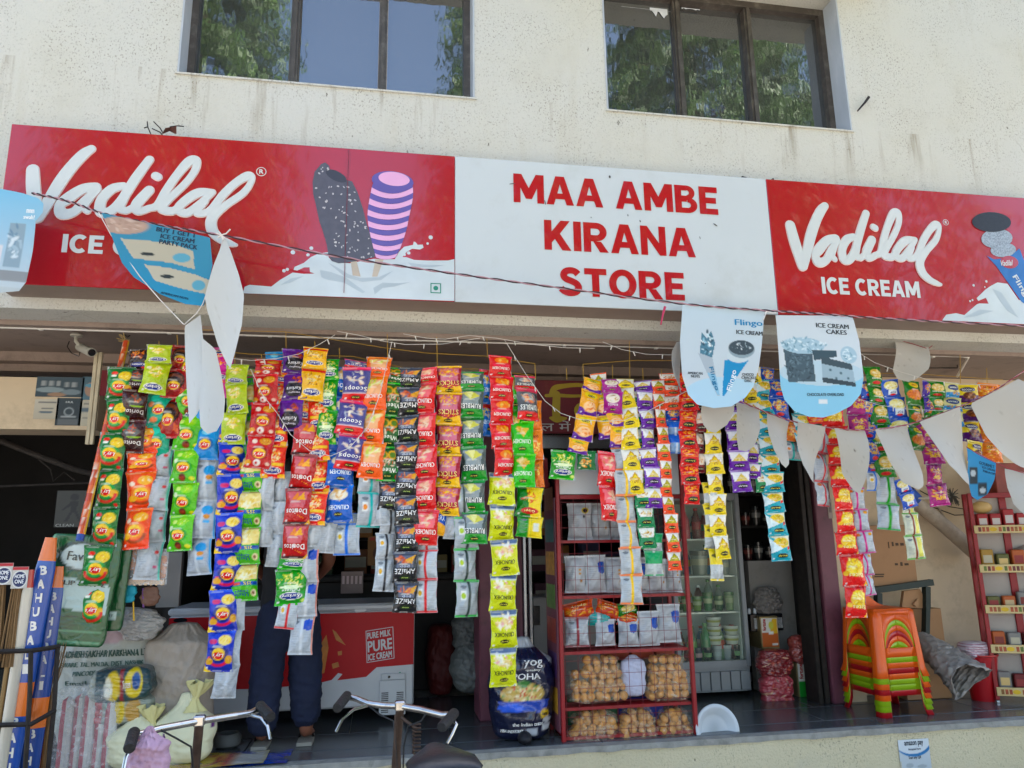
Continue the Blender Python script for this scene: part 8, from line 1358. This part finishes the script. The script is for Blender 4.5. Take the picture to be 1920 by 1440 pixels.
for i, (lab, poly, Y) in enumerate((('blank pale flag peeking out left of the cone flag', [(1258,660),(1268,640),(1278,640),(1286,735),(1268,733),(1255,705)], 4.12), ('blank round flag end below the cone flag', [(1315,742),(1374,742),(1374,770),(1368,795),(1350,809),(1335,808),(1322,795),(1316,770)], 4.16), ('narrow blank flag right below the cone flag', [(1383,752),(1424,765),(1420,800),(1412,838),(1404,845),(1394,843),(1386,815),(1382,790)], 4.30), ('blank pointed flag over the teal noodle strip', [(1438,775),(1482,790),(1478,830),(1470,872),(1463,879),(1456,872),(1444,845),(1438,815)], 4.30), ('blank flag below the middle of the cake flag', [(1493,792),(1547,800),(1543,828),(1530,882),(1521,906),(1514,898),(1501,872),(1495,838)], 4.30), ('blank flag with a dark stain over the magenta seams', [(1563,803),(1623,806),(1627,828),(1624,905),(1620,925),(1612,919),(1587,886),(1570,828)], 4.30), ('blank dirty flag over the blue popcorn strip', [(1638,805),(1705,794),(1714,828),(1725,890),(1724,913),(1714,919),(1687,905),(1663,865)], 4.30), ('blank flag over the purple snack strip', [(1723,791),(1799,763),(1810,807),(1824,885),(1820,909),(1805,902),(1770,873),(1739,817)], 4.29), ('big blank speckled flag at the right edge', [(1820,757),(1907,711),(1945,730),(1948,880),(1920,872),(1885,848),(1853,817),(1832,778)], 4.27), ('blank rounded flag under the soffit right of the cake flag', [(1680,637),(1739,652),(1735,694),(1724,709),(1714,712),(1697,707),(1685,692)], 4.50), ('blank flag corner at the right edge below the blue flag', [(1891,878),(1940,890),(1940,985),(1920,972),(1900,945),(1892,915)], 4.30))):
    flag(lab, poly, Y, GR+([('p',[(.5,.72),(.54,.7),(.62,.58),(.58,.6)],'#4a4540')] if 'stain' in lab else []), seed=10+i, bend=.04, tilt=random.uniform(-.06, .06))
flag('blue folded flag with two black tubs at the far right', [(1812,838),(1866,867),(1862,900),(1855,927),(1840,937),(1828,930),(1816,890)], 4.32, [('bg','#2f8cc0','#2a86b8'),('r',.08,.3,.35,.62,'#24343e'),('e',.2,.5,.09,.06,'#b0bcc4'),('r',.36,.08,.62,.32,'#24343e'),('e',.5,.18,.09,.05,'#b0bcc4')], (('GOURMET', .66, .66, .5, .06, '#143a54', -.3), ('ICE CREAM', .7, .58, .4, .04, '#143a54', -.3), ('TUBS & CUPS', .7, .51, .4, .04, '#143a54', -.3)), seed=30, nu=36, nv=36)
# ---- ropes and strings
M_rp1 = mat('rope_pink', '#a8808a', .7); M_rp2 = mat('rope_dark', '#3c2a30', .7)
def rope(label, pts, Y, r_=.0042, turns=60, mats=(M_rp1, M_rp2)):
    base_ = [P(x, y, Y) for x, y in pts]; seg = []
    for i in range(len(base_)-1):
        p0, p1, p2, p3 = base_[max(i-1, 0)], base_[i], base_[i+1], base_[min(i+2, len(base_)-1)]
        for t in np.linspace(0, 1, 40)[:-1]: seg.append(.5*((2*p1)+(-p0+p2)*t+(2*p0-5*p1+4*p2-p3)*t*t+(-p0+3*p1-3*p2+p3)*t**3))
    seg.append(base_[-1]); t_ = thing('bunting_rope', label, 'rope', base_[0]); n = len(seg)
    for k in range(2):
        s = MB(); s.tube([q+Vector((0, math.cos(i*.55+math.pi*k)*r_, math.sin(i*.55+math.pi*k)*r_)) for i, q in enumerate(seg)], r_*.95, 5); s.build('strand', mats[k], t_)
rope('twisted dark and pink rope strung across the front of the sign', [(60,362),(130,378),(200,402),(300,422),(414,441),(640,482),(852,513),(1060,541),(1275,569),(1433,582),(1530,588),(1640,596),(1780,604),(1935,612)], 4.02)
rope('lower red and white bunting string under the soffit at the right', [(1378,748),(1440,774),(1495,792),(1560,803),(1625,806),(1705,795),(1800,762),(1860,735),(1940,682)], 4.30, .003, mats=(M_redcloth, M_rp1))
for lab, pts, Y in (('thin pale string from the party-pack flag down to the white flags', [(185,398),(208,440),(235,480),(262,518),(300,562),(344,608)], 4.0), ('thin pale string from the knot to the lower white flags', [(420,440),(405,500),(380,570),(368,588),(345,609)], 4.03), ('red string stub hanging over the blue flag', [(1812,838),(1840,855),(1868,868),(1895,880),(1930,890)], 4.29), ('red string over the small round flag', [(1676,635),(1712,645),(1740,654),(1748,648)], 4.49)):
    s = MB(); s.tube([P(x, y, Y) for x, y in pts], .0026, 5); tag(s.build('string', M_redcloth if 'red' in lab else M_cord), lab, 'string')
kn = thing('rope_knot', 'white knot on the rope before the left script logo', 'knot', P(414, 441, 4.0))
for pts in ([(405,437),(414,441),(424,438),(432,430)], [(408,446),(415,441),(422,447)], [(410,434),(416,442),(419,450)]): s = MB(); s.tube([P(x, y, 3.995) for x, y in pts], .004, 5); s.build('loop', M_cord, kn)
for lab, x, y in (('pink ribbon tied to the rope under the shop name', 1247, 575), ('white tie on the rope right of the cone flag', 1437, 584)):
    s = MB(); s.tube([P(x, y, 4.0), P(x-4, y+14, 4.0), P(x-8, y+34, 4.0)] if 'pink' in lab else [P(x-6, y+16, 4.0), P(x, y, 4.0), P(x+10, y+3, 4.0), P(x+18, y+2, 4.0)], [.008, .006, .004] if 'pink' in lab else .004, 6); tag(s.build('ribbon', mat('pink_ribbon', '#b02850', .6) if 'pink' in lab else M_cord), lab, 'ribbon')
# ---- white cord of little lamps (unlit) looping under the soffit
def lamps(label, pts, Y, every=1):
    t_ = thing('string_lights', label, 'string lights', P(*pts[0], Y)); s = MB(); s.tube([P(x, y, Y) for x, y in pts], .0019, 5); s.build('cord', M_cord, t_)
    for i in range(len(pts)-1):
        n_ = max(1, int(math.hypot(pts[i+1][0]-pts[i][0], pts[i+1][1]-pts[i][1])/38))
        for k in range(n_):
            f = (k+.5)/n_; q = P(pts[i][0]+(pts[i+1][0]-pts[i][0])*f, pts[i][1]+(pts[i+1][1]-pts[i][1])*f, Y); d = Vector((random.uniform(-.012, .012), random.uniform(-.01, .01), -.028)); s = MB(); s.tube([q, q+d], [.0036, .0028], 6); s.build('lamp', M_white, t_)
lamps('unlit white lamp cord rising over the red chips at the left', [(436,672),(470,676),(520,672),(560,664),(600,645),(628,628)], 4.50); lamps('unlit white lamp cord sagging above the scoop and black strips', [(632,621),(670,628),(720,640),(760,646),(830,645),(900,634)], 4.52)
lamps('unlit white lamp cord above the red corn chips', [(756,626),(800,634),(835,636),(880,629),(930,634),(1000,646),(1060,652),(1115,653)], 4.53); lamps('unlit white lamp cord slanting down across the dark red board', [(945,636),(985,700),(1022,752),(1052,775),(1085,786)], 4.54)
lamps('unlit white lamp cord above the mix packets', [(1130,641),(1165,655),(1210,664),(1275,666)], 4.50); lamps('thin lamp cord swinging across the mix packets to the cone flag', [(1085,786),(1130,790),(1170,788),(1220,768),(1290,732)], 4.50); lamps('thin lamp cord looping over crimson, orange and scoop strips', [(470,692),(492,740),(520,775),(545,815),(580,845),(620,855),(655,840),(690,800),(712,740),(735,640)], 4.50)
lamps('lamp cord running right under the soffit from the cake flag', [(1600,655),(1640,680),(1690,698),(1740,712),(1800,720),(1870,722)], 4.50); lamps('lower lamp cord across the snack packets at the right', [(1600,745),(1650,760),(1700,767),(1760,770),(1820,764)], 4.50)
# ================================================================== BICYCLES in front
M_chrome = mat('worn_chrome', '#b0aeaa', .22, metal=1, var=.1, vscale=20, dirt='#6a5040', dirt_amt=.6, dscale=18); M_grip = mat('black_rubber', '#17181a', .55, bump=.4, bscale=120); M_rustbr = mat('rusty_steel', '#4a3a30', .6, metal=.5, var=.3, vscale=25); M_bframe = mat('bike_black', '#141414', .4)
def bike(label, stem, bars, grips, levers, seat, heading, mats_=M_chrome):
    st_ = P(*stem); hd = Vector((heading[0], heading[1], 0)).normalized(); sd_ = Vector((hd.y, -hd.x, 0)); root = Vector((st_.x, st_.y, 0))-hd*.45; t = thing('bicycle', label, 'bicycle', root)
    hb = st_-hd*.0; s = MB(); s.tube([P(*q) for q in bars], .0125, 12); s.build('handlebar', M_chrome, t)
    for a, b in grips: A, B = P(*a), P(*b); s = MB(); s.tube([A, A+(B-A)*.06, A+(B-A)*.94, B], [.016, .019, .019, .017], 14); g_ = s.build('grip', M_grip, t)
    for pts in levers: s = MB(); s.tube([P(*q) for q in pts], [.007]+[.006]*(len(pts)-1), 8); s.build('brake_lever', M_chrome, t)
    low = Vector((st_.x, st_.y, .78))+hd*.08; s = MB(); s.tube([st_+Vector((0, 0, .012)), st_+Vector((0, 0, -.02)), low+Vector((0, 0, .08)), low], [.017, .016, .016, .02], 12); s.build('stem', M_rustbr, t)
    s = MB(); s.bbox(st_-Vector((.02, .018, .02)), st_+Vector((.02, .018, .016)), .005); s.build('clamp', M_chrome, t)
    fw_ = Vector((st_.x, st_.y, .34))+hd*.26; rw = fw_-hd*1.12; bb = Vector((fw_.x, fw_.y, .30))-hd*.62; sp_ = Vector((st_.x, st_.y, .84))-hd*.58
    s = MB(); s.tube([low, low+Vector((0, 0, -.12))+hd*.03], .022, 10); s.tube([low-Vector((0, 0, .01)), sp_], .016, 8); s.tube([low-Vector((0, 0, .1)), bb], .017, 8); s.tube([sp_, bb], .016, 8); s.tube([bb+sd_*.03, rw+sd_*.06], .011, 6); s.tube([bb-sd_*.03, rw-sd_*.06], .011, 6); s.tube([sp_+sd_*.02, rw+sd_*.06], .009, 6); s.tube([sp_-sd_*.02, rw-sd_*.06], .009, 6); s.build('frame', M_bframe, t)
    for q in (-1, 1): s = MB(); s.tube([low+Vector((0, 0, -.11))+hd*.02+sd_*.02*q, low+Vector((0, 0, -.2))+hd*.06+sd_*.05*q, fw_+sd_*.055*q], .011, 8); s.build('fork_leg', M_bframe, t)
    for c in (fw_, rw):
        for nm, rad, rr2, m in (('tyre', .325, .02, M_grip), ('rim', .298, .012, M_chrome)): s = MB(); s.tube([c+hd*rad*math.cos(a)+Vector((0, 0, rad*math.sin(a))) for a in np.linspace(0, 2*math.pi, 41)], rr2, 8, cap=False); s.build(nm, m, t)
        s = MB()
        for k in range(18): a = k*math.pi/9; s.tube([c, c+hd*.29*math.cos(a)+Vector((0, 0, .29*math.sin(a)))], .0015, 3)
        s.build('spokes', M_chrome, t)['kind'] = 'stuff'
    if seat:
        sc = Vector(seat); s = MB(); V = []; F = []; prof = [(-.15, .10, .0), (-.13, .118, .03), (-.06, .115, .045), (.02, .07, .045), (.09, .035, .038), (.14, .02, .02)]
        for (f, w, h) in prof:
            for k in range(9): a = math.pi*k/8; V.append(sc+hd*f+sd_*w*math.cos(a)+Vector((0, 0, h*math.sin(a)*.6+h*.4)))
            V.append(sc+hd*f+sd_*-w*.8+Vector((0, 0, -.03))); V.append(sc+hd*f+sd_*w*.8+Vector((0, 0, -.03)))
        for i in range(len(prof)-1):
            for k in range(11): F.append((i*11+k, i*11+(k+1) % 11, (i+1)*11+(k+1) % 11, (i+1)*11+k))
        F += [tuple(range(10, -1, -1)), tuple(range(55, 66))]; s.add(V, F); s.build('saddle', mat('saddle_vinyl', '#1c2026', .35, var=.1, bump=.15, bscale=50), t, smooth=True)
        s = MB(); s.tube([sc-Vector((0, 0, .03)), sp_], .013, 8); s.build('seat_post', M_rustbr, t)
    else:
        s = MB(); s.tube([sp_, sp_+Vector((0, 0, .06))], .013, 8); s.build('seat_post', M_rustbr, t)
    return t
bike('bicycle with pink cloth bag on its bright handlebar, lower left', (374, 1350, 3.0), [(258,1378,2.86),(270,1375,2.87),(300,1366,2.91),(374,1352,3.0),(430,1343,3.08),(470,1337,3.13),(484,1330,3.17)], [((252,1371,2.86),(242,1404,2.76)), ((487,1322,3.18),(508,1345,3.06))], [[(262,1390,2.84),(245,1402,2.80),(236,1420,2.78),(230,1448,2.76)], [(472,1341,3.12),(490,1346,3.09),(502,1362,3.06),(507,1386,3.04)]], None, (-.25, .97))
bk = bike('bicycle with black saddle nearest the camera, lower middle', (750, 1322, 3.1), [(650,1306,3.22),(668,1310,3.2),(690,1319,3.17),(720,1323,3.13),(750,1324,3.1),(790,1331,3.05),(830,1341,3.0),(842,1340,2.98)], [((652,1303,3.22),(632,1328,3.1)), ((853,1336,2.99),(828,1364,2.87))], [[(690,1322,3.17),(664,1330,3.15),(642,1348,3.12),(630,1372,3.1)], [(850,1350,2.96),(856,1358,2.94),(848,1376,2.92),(838,1394,2.9)]], tuple(P(822, 1428, 2.62)), (-.10, .99))
s = MB(); c = P(781, 1385, 3.02); s.tube([c+Vector((.014*math.cos(a*2*math.pi), .014*math.sin(a*2*math.pi), .05-.013*a)) for a in np.linspace(0, 8, 90)], .0032, 5); s.build('spring', M_rustbr, bk)
s = MB(); s.tube([P(752, 1345, 3.08), P(775, 1362, 3.05), P(781, 1366, 3.03)], .006, 6); s.build('spring_arm', M_rustbr, bk)
s = MB(); s.tube([P(741, 1340, 3.06), P(740, 1390, 3.04), P(743, 1440, 3.02)], .003, 5); s.build('brake_rod', M_rustbr, bk)
for pts, bb in (([(690,1322,3.16),(712,1340,3.13),(738,1352,3.08),(742,1400,3.06),(744,1440,3.05)], bk), ([(800,1336,3.03),(790,1352,3.03),(765,1362,3.05),(757,1400,3.06),(756,1440,3.06)], bk), ([(300,1368,2.9),(330,1384,2.92),(358,1400,2.96),(362,1440,2.98)], bpy.data.objects['bicycle'])):
    s = MB(); s.tube([P(*q) for q in pts], .0035, 6); s.build('brake_cable', M_grip, bb)
c = P(277, 1418, 2.86); pk = blob('cloth_pouch', 'small pink cloth pouch tied to the left handlebar', 'pouch', c, (.072, .06, .095), [('bg','#a88a9e','#b394a8'),('chips',.5,.5,.5,.5,['#a08296','#b89cb0','#937688'],20,.12)], e=(.9, .7), seed=99, noise=.05, folds=.035, neck=(.7, .3), m=M_yb)
s = MB(); s.tube([P(277, 1396, 2.86), P(280, 1380, 2.875), P(286, 1366, 2.885), P(276, 1372, 2.87), P(274, 1392, 2.86)], .005, 6); s.build('tie', mat('tie_cord', '#9a8a84', .8), pk)
